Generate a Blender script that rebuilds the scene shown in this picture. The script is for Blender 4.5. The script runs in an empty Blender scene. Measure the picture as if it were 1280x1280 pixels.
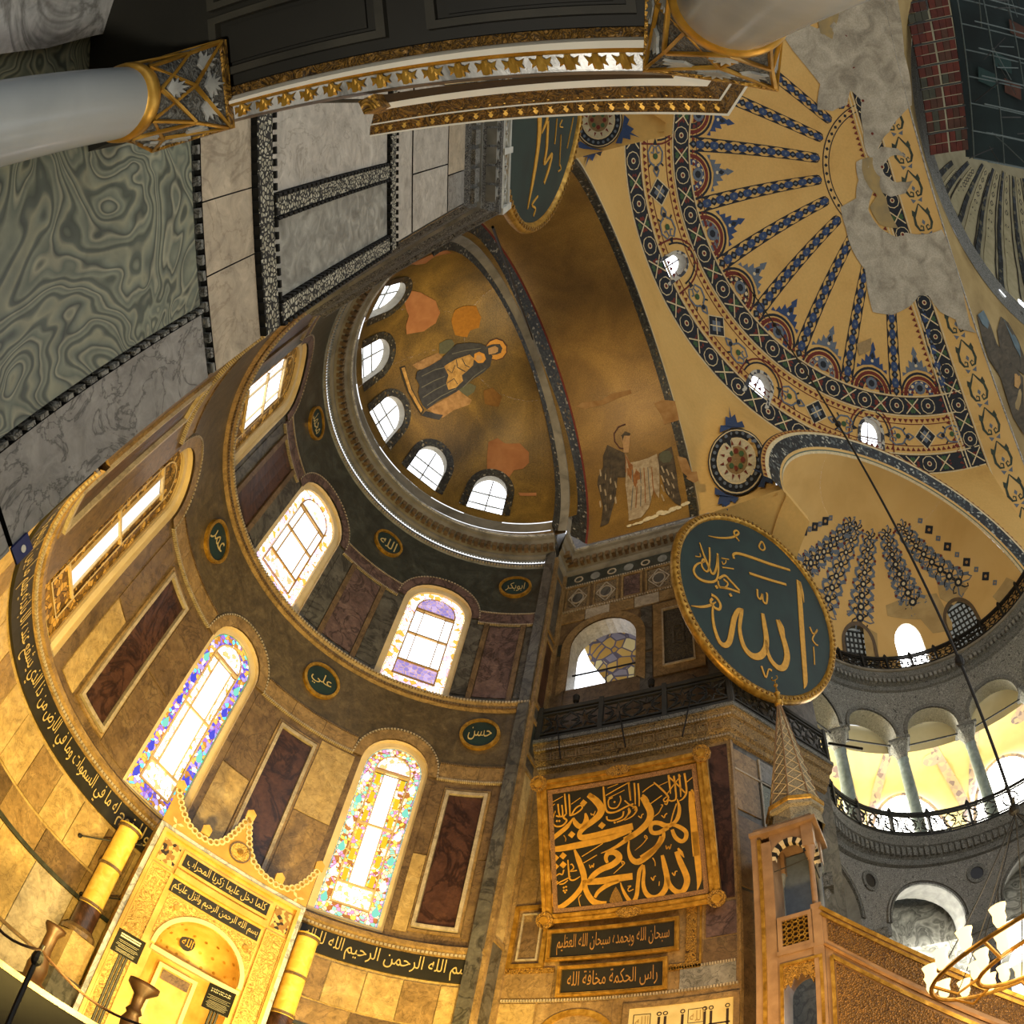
import bpy, math, random
import numpy as np
from mathutils import Vector, Matrix
from mathutils.bvhtree import BVHTree
from mathutils.geometry import tessellate_polygon
random.seed(7)
SC = bpy.context.scene
COL = SC.collection
PI = math.pi
rad = math.radians
# ------------------------------------------------------------------ camera: fisheye lens looking up into the apse
CAMP = np.array([-6.71276, -6.60417, 1.73797])
CAMR = np.array([[0.37427044, -0.91655237, 0.14090202], [-0.82080962, -0.25673257, 0.51025479], [-0.4315011, -0.30662702, -0.84840242]])
K0 = -0.00000; KS = (-0.038219607916, -5.5847166e-05, 9.19775999e-07, -1.9272430613841e-07)
cd = bpy.data.cameras.new('camera'); cam = bpy.data.objects.new('camera', cd); COL.objects.link(cam)
M = Matrix([list(r) for r in CAMR.T]).to_4x4(); M.translation = Vector(CAMP); cam.matrix_world = M
cd.type = 'PANO'; cd.sensor_fit = 'HORIZONTAL'; cd.sensor_width = 36; cd.sensor_height = 36; cd.clip_start = 0.01; cd.clip_end = 500
cc = getattr(cd, 'cycles', cd)
cc.panorama_type = 'FISHEYE_LENS_POLYNOMIAL'
cc.fisheye_fov = rad(170)
cc.fisheye_polynomial_k0 = 0.0
cc.fisheye_polynomial_k1, cc.fisheye_polynomial_k2, cc.fisheye_polynomial_k3, cc.fisheye_polynomial_k4 = KS
SC.camera = cam
# ------------------------------------------------------------------ world, lights, exposure
SC.view_settings.view_transform = 'Standard'; SC.view_settings.look = 'None'; SC.view_settings.gamma = 1
SC.view_settings.use_curve_mapping = False
SC.view_settings.exposure = 0.42
SC.cycles.use_denoising = True
SC.cycles.max_bounces = 6; SC.cycles.diffuse_bounces = 4; SC.cycles.glossy_bounces = 2; SC.cycles.transparent_max_bounces = 6
SC.cycles.sample_clamp_indirect = 6
W = bpy.data.worlds.new('sky'); SC.world = W; W.use_nodes = True
W.node_tree.nodes['Background'].inputs[0].default_value = (0.95, 0.97, 1.0, 1)
W.node_tree.nodes['Background'].inputs[1].default_value = 0.95

def spot(name, loc, to, color, power, size=0.3, angle=100, blend=0.8):
    l = bpy.data.lights.new(name, 'SPOT'); l.color = color; l.energy = power; l.shadow_soft_size = size
    l.spot_size = rad(angle); l.spot_blend = blend
    o = bpy.data.objects.new(name, l); COL.objects.link(o); o.location = loc
    o.rotation_euler = (Vector(to) - Vector(loc)).to_track_quat('-Z', 'Y').to_euler(); return o
def area(name, loc, to, color, power, sx, sy):
    l = bpy.data.lights.new(name, 'AREA'); l.shape = 'RECTANGLE'; l.size = sx; l.size_y = sy; l.color = color; l.energy = power
    o = bpy.data.objects.new(name, l); COL.objects.link(o); o.location = loc
    o.rotation_euler = (Vector(to) - Vector(loc)).to_track_quat('-Z', 'Y').to_euler(); return o
WARM = (1.0, 0.70, 0.20)
# unseen floodlights without fixtures: low in the apse and bema, others added on the cornices
spot('floodlight_apse_left', (-3.6, -2.2, 2.6), (-4.2, 4.0, 6.4), WARM, 2800, 0.25, 120)
spot('floodlight_apse_middle', (-1.0, -2.6, 2.6), (1.2, 5.0, 5.6), WARM, 1900, 0.25, 120)
spot('floodlight_apse_right', (2.4, -2.4, 2.6), (4.9, 2.6, 6.0), WARM, 2600, 0.25, 120)
spot('floodlight_bema_right', (1.2, -5.2, 2.6), (6.6, -3.2, 8.0), (1.0, 0.64, 0.24), 1500, 0.25, 90)
spot('floodlight_minbar', (0.5, -9.5, 3.0), (5.8, -8.0, 6.0), (1.0, 0.62, 0.26), 420, 0.3, 90)
spot('floodlight_mosaic', (3.2, 1.2, 23.2), (-1.2, 2.9, 27.5), (1.0, 0.76, 0.40), 900, 0.2, 75)
spot('fill_lodge', (-6.2, -6.3, 0.3), (-7.1, -6.4, 4.4), (1.0, 0.93, 0.8), 260, 0.15, 80)  # added unseen fill that brightens the lodge's white edges from below
spot('floodlight_vault', (-3.8, -2.6, 23.3), (4.2, -2.6, 26.6), (1.0, 0.76, 0.42), 900, 0.2, 80)

# ------------------------------------------------------------------ the lens turned round: a measured direction to a world ray
_rm = np.linspace(0, 27, 4000)
_th = -(KS[0]*_rm + KS[1]*_rm**2 + KS[2]*_rm**3 + KS[3]*_rm**4)
def ray(x, y):
    dx = (x-640.)*36/1280; dy = (640.-y)*36/1280; r = math.hypot(dx, dy); th = np.interp(r, _rm, _th)
    s = math.sin(th)/max(r, 1e-9)
    return CAMR.T @ np.array([s*dx, s*dy, -math.cos(th)])

# ------------------------------------------------------------------ materials
def lin(h):
    h = h.lstrip('#'); o = []
    for i in (0, 2, 4):
        c = int(h[i:i+2], 16)/255; o.append(c/12.92 if c <= 0.04045 else ((c+0.055)/1.055)**2.4)
    return (*o, 1)
_M = {}
def _new(name):
    m = bpy.data.materials.new(name); m.use_nodes = True; nt = m.node_tree; b = nt.nodes['Principled BSDF']
    return m, nt, b
def _ramp(nt, fac, stops):
    r = nt.nodes.new('ShaderNodeValToRGB'); e = r.color_ramp.elements
    while len(e) < len(stops): e.new(0.5)
    for i, (p, c) in enumerate(stops): e[i].position = p; e[i].color = lin(c) if isinstance(c, str) else c
    nt.links.new(fac, r.inputs[0]); return r.outputs[0]
def _coord(nt, sc=(1, 1, 1), rot=(0, 0, 0)):
    t = nt.nodes.new('ShaderNodeTexCoord'); mp = nt.nodes.new('ShaderNodeMapping')
    mp.inputs['Scale'].default_value = sc; mp.inputs['Rotation'].default_value = rot
    nt.links.new(t.outputs['Object'], mp.inputs[0]); return mp.outputs[0]
def _noise(nt, co, scale, detail=4, dist=0, rough=0.55):
    n = nt.nodes.new('ShaderNodeTexNoise'); n.inputs['Scale'].default_value = scale; n.inputs['Detail'].default_value = detail
    n.inputs['Distortion'].default_value = dist; n.inputs['Roughness'].default_value = rough
    nt.links.new(co, n.inputs['Vector']); return n.outputs['Fac']
def _mul(nt, a, b, fac=1.0, blend='MULTIPLY'):
    m = nt.nodes.new('ShaderNodeMix'); m.data_type = 'RGBA'; m.blend_type = blend; m.inputs[0].default_value = fac
    nt.links.new(a, m.inputs[6]); nt.links.new(b, m.inputs[7]); return m.outputs[2]
def _bump(nt, b, h, strength, dist=0.02):
    n = nt.nodes.new('ShaderNodeBump'); n.inputs['Strength'].default_value = strength; n.inputs['Distance'].default_value = dist
    nt.links.new(h, n.inputs['Height']); nt.links.new(n.outputs[0], b.inputs['Normal'])
def solid(name, c, rough=0.6, metal=0.0, spec=0.4):
    if name in _M: return _M[name]
    m, nt, b = _new(name); b.inputs['Roughness'].default_value = rough; b.inputs['Metallic'].default_value = metal
    b.inputs['Specular IOR Level'].default_value = spec
    co = _coord(nt); n = _noise(nt, co, 9, 3)
    c0 = lin(c); d = tuple(x*0.82 for x in c0[:3])+(1,); e = tuple(min(1, x*1.12) for x in c0[:3])+(1,)
    nt.links.new(_ramp(nt, n, [(0.3, d), (0.7, e)]), b.inputs['Base Color']); _M[name] = m; return m
def noisy(name, stops, scale=3, rough=0.6, metal=0.0, dist=0.3, detail=6, bump=0.0, sc=(1, 1, 1), fine=0.0, fscale=60, spec=0.4):
    if name in _M: return _M[name]
    m, nt, b = _new(name); b.inputs['Roughness'].default_value = rough; b.inputs['Metallic'].default_value = metal
    b.inputs['Specular IOR Level'].default_value = spec
    co = _coord(nt, sc); n = _noise(nt, co, scale, detail, dist); col = _ramp(nt, n, stops)
    if fine:
        f = _noise(nt, co, fscale, 2); col = _mul(nt, col, _ramp(nt, f, [(0.3, (1-fine,)*3+(1,)), (0.7, (1+fine*0.5,)*3+(1,))]))
        if bump: _bump(nt, b, f, bump)
    elif bump: _bump(nt, b, n, bump)
    nt.links.new(col, b.inputs['Base Color']); _M[name] = m; return m
def marble(name, stops, vein='#202018', vscale=1.4, scale=2.0, rough=0.35, vdist=6, vw=0.05, amt=0.7):
    if name in _M: return _M[name]
    m, nt, b = _new(name); b.inputs['Roughness'].default_value = rough
    co = _coord(nt); n = _noise(nt, co, scale, 8, 1.2); col = _ramp(nt, n, stops)
    # veins: where a distorted noise crosses its middle
    v = _noise(nt, co, vscale, 5, 1.6, 0.6)
    vr = _ramp(nt, v, [(0.5-vw, (1, 1, 1, 1)), (0.5, lin(vein)), (0.5+vw, (1, 1, 1, 1))])
    f = _noise(nt, co, scale*5.5, 6, 0.8, 0.7); fr = _ramp(nt, f, [(0.28, (0.62,)*3+(1,)), (0.5, (0.97,)*3+(1,)), (0.72, (1.32,)*3+(1,))])
    nt.links.new(_mul(nt, _mul(nt, col, vr, amt), fr), b.inputs['Base Color']); _bump(nt, b, f, 0.12, 0.02); _M[name] = m; return m
def wavy(name, stops, scale=0.7, dist=9, rough=0.35, sc=(1, 1, 1)):
    if name in _M: return _M[name]
    m, nt, b = _new(name); b.inputs['Roughness'].default_value = rough
    co = _coord(nt, sc)
    n = _noise(nt, co, scale, 3, 0.8, 0.5)
    mt = nt.nodes.new('ShaderNodeMath'); mt.operation = 'MULTIPLY'; mt.inputs[1].default_value = dist; nt.links.new(n, mt.inputs[0])
    fr = nt.nodes.new('ShaderNodeMath'); fr.operation = 'FRACT'; nt.links.new(mt.outputs[0], fr.inputs[0])
    col = _ramp(nt, fr.outputs[0], stops)
    f = _noise(nt, co, 7, 5, 0.5); col = _mul(nt, col, _ramp(nt, f, [(0.3, (0.75,)*3+(1,)), (0.7, (1.1,)*3+(1,))]))
    nt.links.new(col, b.inputs['Base Color']); _M[name] = m; return m
def cells(name, stops, scale=12, rough=0.5, metal=0.0, bump=0.3, edge=None, ew=0.06, emit=0.0, sc=(1, 1, 1)):
    if name in _M: return _M[name]
    m, nt, b = _new(name); b.inputs['Roughness'].default_value = rough; b.inputs['Metallic'].default_value = metal
    co = _coord(nt, sc)
    v = nt.nodes.new('ShaderNodeTexVoronoi'); v.inputs['Scale'].default_value = scale; nt.links.new(co, v.inputs['Vector'])
    sp = nt.nodes.new('ShaderNodeSeparateColor'); nt.links.new(v.outputs['Color'], sp.inputs[0])
    col = _ramp(nt, sp.outputs[0], stops)
    for nd in nt.nodes:
        if nd.bl_idname == 'ShaderNodeValToRGB': nd.color_ramp.interpolation = 'CONSTANT'
    if edge:
        v2 = nt.nodes.new('ShaderNodeTexVoronoi'); v2.feature = 'DISTANCE_TO_EDGE'; v2.inputs['Scale'].default_value = scale
        nt.links.new(co, v2.inputs['Vector'])
        r = _ramp(nt, v2.outputs['Distance'], [(ew*0.8, (1, 1, 1, 1)), (ew, (0, 0, 0, 1))])
        mx = nt.nodes.new('ShaderNodeMix'); mx.data_type = 'RGBA'; nt.links.new(r, mx.inputs[0]); nt.links.new(col, mx.inputs[6])
        mx.inputs[7].default_value = lin(edge); col = mx.outputs[2]
    nt.links.new(col, b.inputs['Base Color'])
    if emit:
        nt.links.new(col, b.inputs['Emission Color']); b.inputs['Emission Strength'].default_value = emit
    if bump: _bump(nt, b, v.outputs['Distance'], bump)
    _M[name] = m; return m
def carved(name, lo, hi, scale=14, rough=0.6, metal=0.0, bump=0.9, sc=(1, 1, 1)):
    """stone, plaster or wood cut in fine relief: scrolling ridges"""
    if name in _M: return _M[name]
    m, nt, b = _new(name); b.inputs['Roughness'].default_value = rough; b.inputs['Metallic'].default_value = metal
    co = _coord(nt, sc); n = _noise(nt, co, scale, 3, 2.2)
    col = _ramp(nt, n, [(0.36, lo), (0.47, hi), (0.53, lo), (0.62, hi)])
    nt.links.new(col, b.inputs['Base Color']); _bump(nt, b, n, bump, 0.05); _M[name] = m; return m
def glow(name, c, s):
    if name in _M: return _M[name]
    m, nt, b = _new(name); b.inputs['Base Color'].default_value = (0.02, 0.02, 0.02, 1)
    b.inputs['Emission Color'].default_value = lin(c); b.inputs['Emission Strength'].default_value = s; _M[name] = m; return m

area('aisle_fill_left', (17.0, -9.3, 9.9), (17.5, -9.1, 13.0), (1.0, 0.97, 0.9), 420, 2.5, 2.0)  # two unseen area fills added in the aisle to brighten its vault
area('aisle_fill_right', (18.2, -14.5, 9.9), (18.5, -14.6, 13.0), (1.0, 0.97, 0.9), 420, 2.5, 2.0)
GOLD = noisy('gold_mosaic', [(0.25, '#4c3d1c'), (0.5, '#745a26'), (0.75, '#9c7a34')], 0.55, 0.42, 0.12, 0.6, 8, 0.35, (1, 1, 1), 0.34, 22)
GOLDL = noisy('gold_mosaic_vault', [(0.25, '#6e5228'), (0.5, '#8c6a32'), (0.75, '#aa8440')], 0.5, 0.42, 0.12, 0.6, 8, 0.3, (1, 1, 1), 0.28, 24)
DARKMOS = cells('dark_mosaic', [(0.0, '#1b1a14'), (0.45, '#2b2a20'), (0.72, '#3a3a30'), (0.9, '#8a8370'), (0.95, '#5d4a24')], 14, 0.5, 0, 0.3)
OCHRE = noisy('ochre_paint', [(0.2, '#c2964c'), (0.45, '#d6ac60'), (0.8, '#dfb86c')], 0.35, 0.75, 0, 0.5, 7, 0.05, (1, 1, 1), 0.06, 8)
OCHRE2 = noisy('ochre_paint_light', [(0.2, '#c69c54'), (0.5, '#d8b068'), (0.8, '#e0bc76')], 0.4, 0.75, 0, 0.5, 7)
GREYPL = noisy('bare_plaster', [(0.25, '#857e6c'), (0.5, '#b3ab96'), (0.75, '#cdc6b0')], 0.9, 0.9, 0, 0.6, 9, 0.4, (1, 1, 1), 0.2, 12)
INK = solid('dark_paint', '#20242a', 0.8)
BLUE = solid('blue_paint', '#33486e', 0.8)
GREYBL = solid('grey_blue_paint', '#66707a', 0.8)
GREEN = solid('green_paint', '#3d5a34', 0.8)
RED = solid('red_paint', '#6e2a1c', 0.8)
CREAM = solid('cream_paint', '#d9c79a', 0.8)
TAN = solid('tan_paint', '#b28a50', 0.8)
PINKPL = noisy('pink_plaster', [(0.3, '#9a6236'), (0.7, '#ae7646')], 2, 0.9)
STONE = noisy('grey_stone', [(0.25, '#5c5648'), (0.5, '#7c7564'), (0.75, '#8f8774')], 1.6, 0.8, 0, 0.5, 7, 0.2)
DSTONE = carved('carved_grey_stone', '#383832', '#86857c', 7, 0.8)
MIDSTONE = noisy('weathered_marble', [(0.25, '#55554e'), (0.5, '#787870'), (0.75, '#93938a')], 2.2, 0.6, 0, 0.6, 8, 0.15)
BROWNM = marble('brown_marble', [(0.2, '#4a3a28'), (0.5, '#6d573c'), (0.8, '#86704e')], '#2a2016', 1.5, 1.6, 0.35, 6, 0.025, 0.5)
BROWNM2 = marble('tan_marble', [(0.2, '#6a5434'), (0.5, '#8c7148'), (0.8, '#a88c5e')], '#4a3820', 1.7, 1.8, 0.35, 6, 0.025, 0.45)
GOLDM = marble('honey_marble', [(0.2, '#8f7646'), (0.5, '#b09560'), (0.8, '#c8b07c')], '#7a6036', 1.8, 1.2, 0.35, 6, 0.02, 0.4)
GREYM = marble('grey_marble', [(0.2, '#3d3b35'), (0.5, '#57544c'), (0.8, '#6e6b61')], '#25231e', 1.0, 1.5)
DARKM = marble('dark_green_marble', [(0.2, '#1f221f'), (0.5, '#343832'), (0.8, '#4d5148')], '#6c6e64', 1.3, 1.7, 0.3, 6, 0.03, 0.0)
PORPH = marble('porphyry', [(0.2, '#33201a'), (0.5, '#4a3026'), (0.8, '#5c3e30')], '#2a1a14', 0.8, 1.4, 0.3)
PURPM = marble('purple_marble', [(0.2, '#4a3a34'), (0.5, '#66504a'), (0.8, '#7d665c')], '#3a2c28', 1.2, 2.0, 0.4)
CIPOL = wavy('cipollino_marble', [(0, '#4a5044'), (0.12, '#7f836f'), (0.3, '#646b5d'), (0.42, '#94937b'), (0.5, '#434940'), (0.62, '#727868'), (0.8, '#8d8d74'), (0.9, '#555b50'), (1, '#4a5044')], 0.9, 15)
GREYV = marble('veined_grey_marble', [(0.2, '#6c6a60'), (0.5, '#85827a'), (0.8, '#9b9890')], '#4c4a44', 2.2, 1.4, 0.4, 6, 0.025)
PALE = marble('pale_marble', [(0.2, '#a09a8e'), (0.5, '#b0aa9d'), (0.8, '#bdb8ab')], '#8d8474', 1.6, 0.9, 0.4, 6, 0.02, 0.4)
TANP = marble('sand_marble', [(0.2, '#9a8c74'), (0.5, '#aa9c84'), (0.8, '#b6a991')], '#85785f', 1.4, 1.0, 0.4, 6, 0.02, 0.35)
WHITEM = marble('white_marble', [(0.2, '#a8a8a4'), (0.5, '#c2c2be'), (0.8, '#d6d6d2')], '#8a8a86', 1.2, 1.2, 0.25)
BLUEM = noisy('column_marble', [(0.2, '#7c8284'), (0.5, '#939898'), (0.8, '#a6aaaa')], 1.2, 0.22, 0, 0.8, 6)
GREENCOL = noisy('green_column_marble', [(0.2, '#5c6964'), (0.5, '#7f8c86'), (0.8, '#a0aaa4')], 3, 0.3, 0, 0.8, 7)
GILT = noisy('gilding', [(0.25, '#7d5a1c'), (0.5, '#b08430'), (0.75, '#d8ac50')], 6, 0.38, 0.55, 0.5, 5, 0.3)
GILTC = carved('carved_gilding', '#4a3210', '#c0913a', 9, 0.45, 0.45)
GILTD = carved('carved_bronze_gilding', '#33240e', '#8a6526', 16, 0.5, 0.4)
LETTER = solid('gold_leaf_lettering', '#d09a34', 0.5, 0.15)
LETTERP = solid('pale_gold_lettering', '#c8b070', 0.5, 0.1)
BOARD = noisy('dark_green_board', [(0.3, '#12231f'), (0.7, '#1d352e')], 1.2, 0.55, 0, 0.4, 6)
BOARDB = noisy('black_board', [(0.3, '#1c1a10'), (0.7, '#29261a')], 2, 0.5)
IRON = solid('dark_iron', '#23221f', 0.55, 0.4)
IRONG = solid('grey_iron', '#3a3a36', 0.6, 0.3)
BLACK = solid('black_fabric', '#14130f', 0.9)
SIGNB = solid('sign_face', '#0b0a07', 0.8, 0, 0.15)
WHITEP = solid('white_print', '#d8d4c0', 0.7)
CREAMF = noisy('cream_plaster_frame', [(0.3, '#c9b487'), (0.7, '#dcc9a0')], 2, 0.7)
SKYW = glow('daylight_pane', '#f4f8ff', 2.6)
SKYB = glow('overcast_pane', '#e4edf4', 1.3)
# ------------------------------------------------------------------ surfaces: (u, v, d) -> world; d is the height above the surface
class Surf:
    def __init__(s, f): s.f = f
    def __call__(s, u, v, d=0.0):
        u, v, d = np.broadcast_arrays(np.asarray(u, float), np.asarray(v, float), np.asarray(d, float))
        return np.stack(s.f(u, v, d), -1)
    def scale(s, u, v):
        e = 1e-3; p = s(u, v); return float(np.linalg.norm(s(u+e, v)-p)/e), float(np.linalg.norm(s(u, v+e)-p)/e)
def cylinder(cx, cy, R):       # u degrees clockwise from +y, v height
    return Surf(lambda u, v, d: (cx+(R-d)*np.sin(np.radians(u)), cy+(R-d)*np.cos(np.radians(u)), v+0*d))
def sphere(cx, cy, cz, R):     # u azimuth degrees, v elevation degrees
    return Surf(lambda u, v, d: (cx+(R-d)*np.sin(np.radians(u))*np.cos(np.radians(v)), cy+(R-d)*np.cos(np.radians(u))*np.cos(np.radians(v)), cz+(R-d)*np.sin(np.radians(v))))
def plane(O, U, V):
    O, U, V = (np.array(a, float) for a in (O, U, V)); U = U/np.linalg.norm(U); V = V/np.linalg.norm(V); N = np.cross(U, V)
    s = Surf(lambda u, v, d: tuple(O[i]+U[i]*u+V[i]*v+N[i]*d for i in range(3))); s.O, s.U, s.V, s.N = O, U, V, N
    def px(x, y):
        r = ray(x, y); t = ((O-CAMP)@N)/(r@N); P = CAMP+t*r-O; return float(P@U), float(P@V)
    s.px = px; return s
def hit_cyl(cx, cy, R):
    def f(x, y):
        d = ray(x, y); ox, oy = CAMP[0]-cx, CAMP[1]-cy; a = d[0]**2+d[1]**2; b = ox*d[0]+oy*d[1]; c = ox*ox+oy*oy-R*R
        t = (-b+math.sqrt(max(0, b*b-a*c)))/a; P = CAMP+t*d
        return math.degrees(math.atan2(P[0]-cx, P[1]-cy)), float(P[2])
    return f
def hit_sph(cx, cy, cz, R):
    c = np.array([cx, cy, cz])
    def f(x, y):
        d = ray(x, y); o = CAMP-c; b = d@o; q = o@o-R*R; P = o+(-b+math.sqrt(max(0, b*b-q)))*d
        return math.degrees(math.atan2(P[0], P[1])), math.degrees(math.asin(max(-1, min(1, P[2]/R))))
    return f

class MB:
    def __init__(s): s.V = []; s.n = 0; s.F = []; s.M = []; s.mats = []
    def mi(s, m):
        if m not in s.mats: s.mats.append(m)
        return s.mats.index(m)
    def add(s, verts, faces, mat):
        verts = np.asarray(verts, float).reshape(-1, 3); b = s.n; k = s.mi(mat); s.V.append(verts); s.n += len(verts)
        for f in faces: s.F.append(tuple(int(i)+b for i in f)); s.M.append(k)
    def quad(s, a, b, c, d, mat): s.add([a, b, c, d], [(0, 1, 2, 3)], mat)
    def grid(s, P, mat, closeu=False):           # P: (nu, nv, 3)
        nu, nv = P.shape[:2]; F = []
        for i in range(nu if closeu else nu-1):
            for j in range(nv-1):
                a = i*nv+j; b = ((i+1) % nu)*nv+j; F.append((a, b, b+1, a+1))
        s.add(P.reshape(-1, 3), F, mat)
    def sgrid(s, S, u0, u1, v0, v1, d, mat, nu=1, nv=1):
        U, V = np.meshgrid(np.linspace(u0, u1, nu+1), np.linspace(v0, v1, nv+1), indexing='ij'); s.grid(S(U, V, d), mat)
    def box(s, S, u0, u1, v0, v1, d0, d1, mat, nu=1, nv=1, mat2=None, back=False):
        """raised slab on a surface: face at d1, sides down to d0"""
        us = np.linspace(u0, u1, nu+1); vs = np.linspace(v0, v1, nv+1)
        s.sgrid(S, u0, u1, v0, v1, d1, mat, nu, nv); m2 = mat2 or mat
        for v in (v0, v1): s.grid(np.stack([S(us, v, d0), S(us, v, d1)], 1), m2)
        for u in (u0, u1): s.grid(np.stack([S(u, vs, d0), S(u, vs, d1)], 1), m2)
        if back: s.sgrid(S, u0, u1, v0, v1, d0, m2, nu, nv)
    def frame(s, S, u0, u1, v0, v1, wu, wv, d0, d1, mat, nu=1):
        s.box(S, u0, u1, v0, v0+wv, d0, d1, mat, nu); s.box(S, u0, u1, v1-wv, v1, d0, d1, mat, nu)
        s.box(S, u0, u0+wu, v0+wv, v1-wv, d0, d1, mat); s.box(S, u1-wu, u1, v0+wv, v1-wv, d0, d1, mat)
    def ring(s, S, A, B, d, mat, close=False):   # flat strip between two outlines of equal length
        A = np.asarray(A, float); B = np.asarray(B, float)
        s.grid(np.stack([S(A[:, 0], A[:, 1], d), S(B[:, 0], B[:, 1], d)], 1), mat, close)
    def wallring(s, S, A, d0, d1, mat, close=False):
        A = np.asarray(A, float); s.grid(np.stack([S(A[:, 0], A[:, 1], d0), S(A[:, 0], A[:, 1], d1)], 1), mat, close)
    def ribbon(s, S, pts, w, d0, d1, mat, close=False, taper=None):
        """stroke of width w metres (or one per point) along (u, v) points"""
        P = np.asarray(pts, float); n = len(P); su, sv = S.scale(*P.mean(0)); Q = P*[su, sv]
        if close: T = np.roll(Q, -1, 0)-np.roll(Q, 1, 0)
        else: T = np.gradient(Q, axis=0) if n > 2 else np.repeat((Q[1]-Q[0])[None], 2, 0)
        T /= np.linalg.norm(T, axis=1)[:, None]+1e-12; N = np.stack([-T[:, 1], T[:, 0]], 1)
        w = np.broadcast_to(np.asarray(w, float), (n,))[:, None]/2
        A = (Q+N*w)/[su, sv]; B = (Q-N*w)/[su, sv]
        s.ring(S, A, B, d1, mat, close)
        if d1-d0 > 0.004: s.wallring(S, A, d0, d1, mat, close); s.wallring(S, B, d0, d1, mat, close)
    def poly(s, S, pts, d0, d1, mat, levels=0):
        P = [tuple(p) for p in pts]; tri = tessellate_polygon([[Vector((a, b, 0)) for a, b in P]])
        V = [np.array(p, float) for p in P]; F = [tuple(t) for t in tri]
        for _ in range(levels):
            cache = {}; G = []
            def mid(a, b):
                k = (min(a, b), max(a, b))
                if k not in cache: cache[k] = len(V); V.append((V[a]+V[b])/2)
                return cache[k]
            for a, b, c in F:
                x, y, z = mid(a, b), mid(b, c), mid(c, a); G += [(a, x, z), (x, b, y), (z, y, c), (x, y, z)]
            F = G
        A = np.array(V); s.add(S(A[:, 0], A[:, 1], d1), F, mat)
        if d1-d0 > 0.004: s.wallring(S, P, d0, d1, mat, True)
    def disc(s, S, u, v, r, d0, d1, mat, n=20, ry=None, r0=0):
        su, sv = S.scale(u, v); t = np.linspace(0, 2*PI, n, endpoint=False); ry = ry or r
        A = np.stack([u+r/su*np.cos(t), v+ry/sv*np.sin(t)], 1)
        if r0:
            B = np.stack([u+r0/su*np.cos(t), v+r0*ry/r/sv*np.sin(t)], 1); s.ring(S, A, B, d1, mat, True)
            s.wallring(S, B, d0, d1, mat, True)
        else: s.add(S(A[:, 0], A[:, 1], d1), [tuple(range(n))], mat)
        if d1-d0 > 0.004: s.wallring(S, A, d0, d1, mat, True)
    def lathe(s, prof, c, mat, n=20, a0=0, a1=360):
        full = abs(a1-a0) >= 360; t = np.radians(np.linspace(a0, a1, n+1)[:-1] if full else np.linspace(a0, a1, n+1))
        P = np.array([[(c[0]+r*math.sin(a), c[1]+r*math.cos(a), c[2]+z) for r, z in prof] for a in t]); s.grid(P, mat, full)
    def tube(s, pts, r, mat, n=6, cap=False):
        P = np.array(pts, float); T = np.gradient(P, axis=0) if len(P) > 2 else np.repeat((P[1]-P[0])[None], 2, 0)
        T /= np.linalg.norm(T, axis=1)[:, None]+1e-12; ref = np.array([0, 0, 1.]) if abs(T[0][2]) < 0.9 else np.array([1., 0, 0])
        rr = np.broadcast_to(np.asarray(r, float), (len(P),)); rows = []
        for p, t, q in zip(P, T, rr):
            a = np.cross(t, ref); a /= np.linalg.norm(a)+1e-12; b = np.cross(t, a)
            rows.append([p+q*(math.cos(k)*a+math.sin(k)*b) for k in np.linspace(0, 2*PI, n, endpoint=False)])
        G = np.array(rows).transpose(1, 0, 2); s.grid(G, mat, True)
        if cap:
            for row in (rows[0], rows[-1]): s.add(row, [tuple(range(n))], mat)
    def block(s, x0, x1, y0, y1, z0, z1, mat):
        v = [(x, y, z) for x in (x0, x1) for y in (y0, y1) for z in (z0, z1)]
        s.add(v, [(0, 1, 3, 2), (4, 6, 7, 5), (0, 4, 5, 1), (2, 3, 7, 6), (0, 2, 6, 4), (1, 5, 7, 3)], mat)
    def ball(s, c, r, mat, n=10, m=6, sz=1.0):
        t = np.linspace(0, 2*PI, n, endpoint=False); f = np.linspace(-PI/2, PI/2, m+1)
        P = np.array([[(c[0]+r*math.cos(b)*math.cos(a), c[1]+r*math.cos(b)*math.sin(a), c[2]+sz*r*math.sin(b)) for b in f] for a in t]); s.grid(P, mat, True)
    def build(s, name, parent=None, smooth=False, kind=None, label=None):
        V = np.concatenate(s.V) if s.V else np.zeros((0, 3)); L = np.array(parent['_at']) if parent is not None and '_at' in parent else np.zeros(3)
        me = bpy.data.meshes.new(name); me.from_pydata((V-L).tolist(), [], s.F)
        for m in s.mats: me.materials.append(m)
        me.polygons.foreach_set('material_index', s.M)
        if smooth: me.polygons.foreach_set('use_smooth', [True]*len(s.F))
        me.update(); o = bpy.data.objects.new(name, me); COL.objects.link(o)
        if parent is not None:
            o.parent = parent
            if '_at' in parent: o['_at'] = list(L)
        if kind: o['kind'] = kind
        if label: o['label'] = label
        return o
def thing(name, label, cat, loc, group=None):
    o = bpy.data.objects.new(name, None); COL.objects.link(o); o.location = loc; o['_at'] = [float(x) for x in loc]
    o['label'] = label; o['category'] = cat; o.empty_display_size = 0.2
    if group: o['group'] = group
    return o
def struct(name, loc, label=None):
    o = bpy.data.objects.new(name, None); COL.objects.link(o); o.location = loc; o['_at'] = [float(x) for x in loc]; o['kind'] = 'structure'
    if label: o['label'] = label
    return o
def tag(o, label, cat, group=None):
    o['label'] = label; o['category'] = cat
    if group: o['group'] = group
    return o
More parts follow.
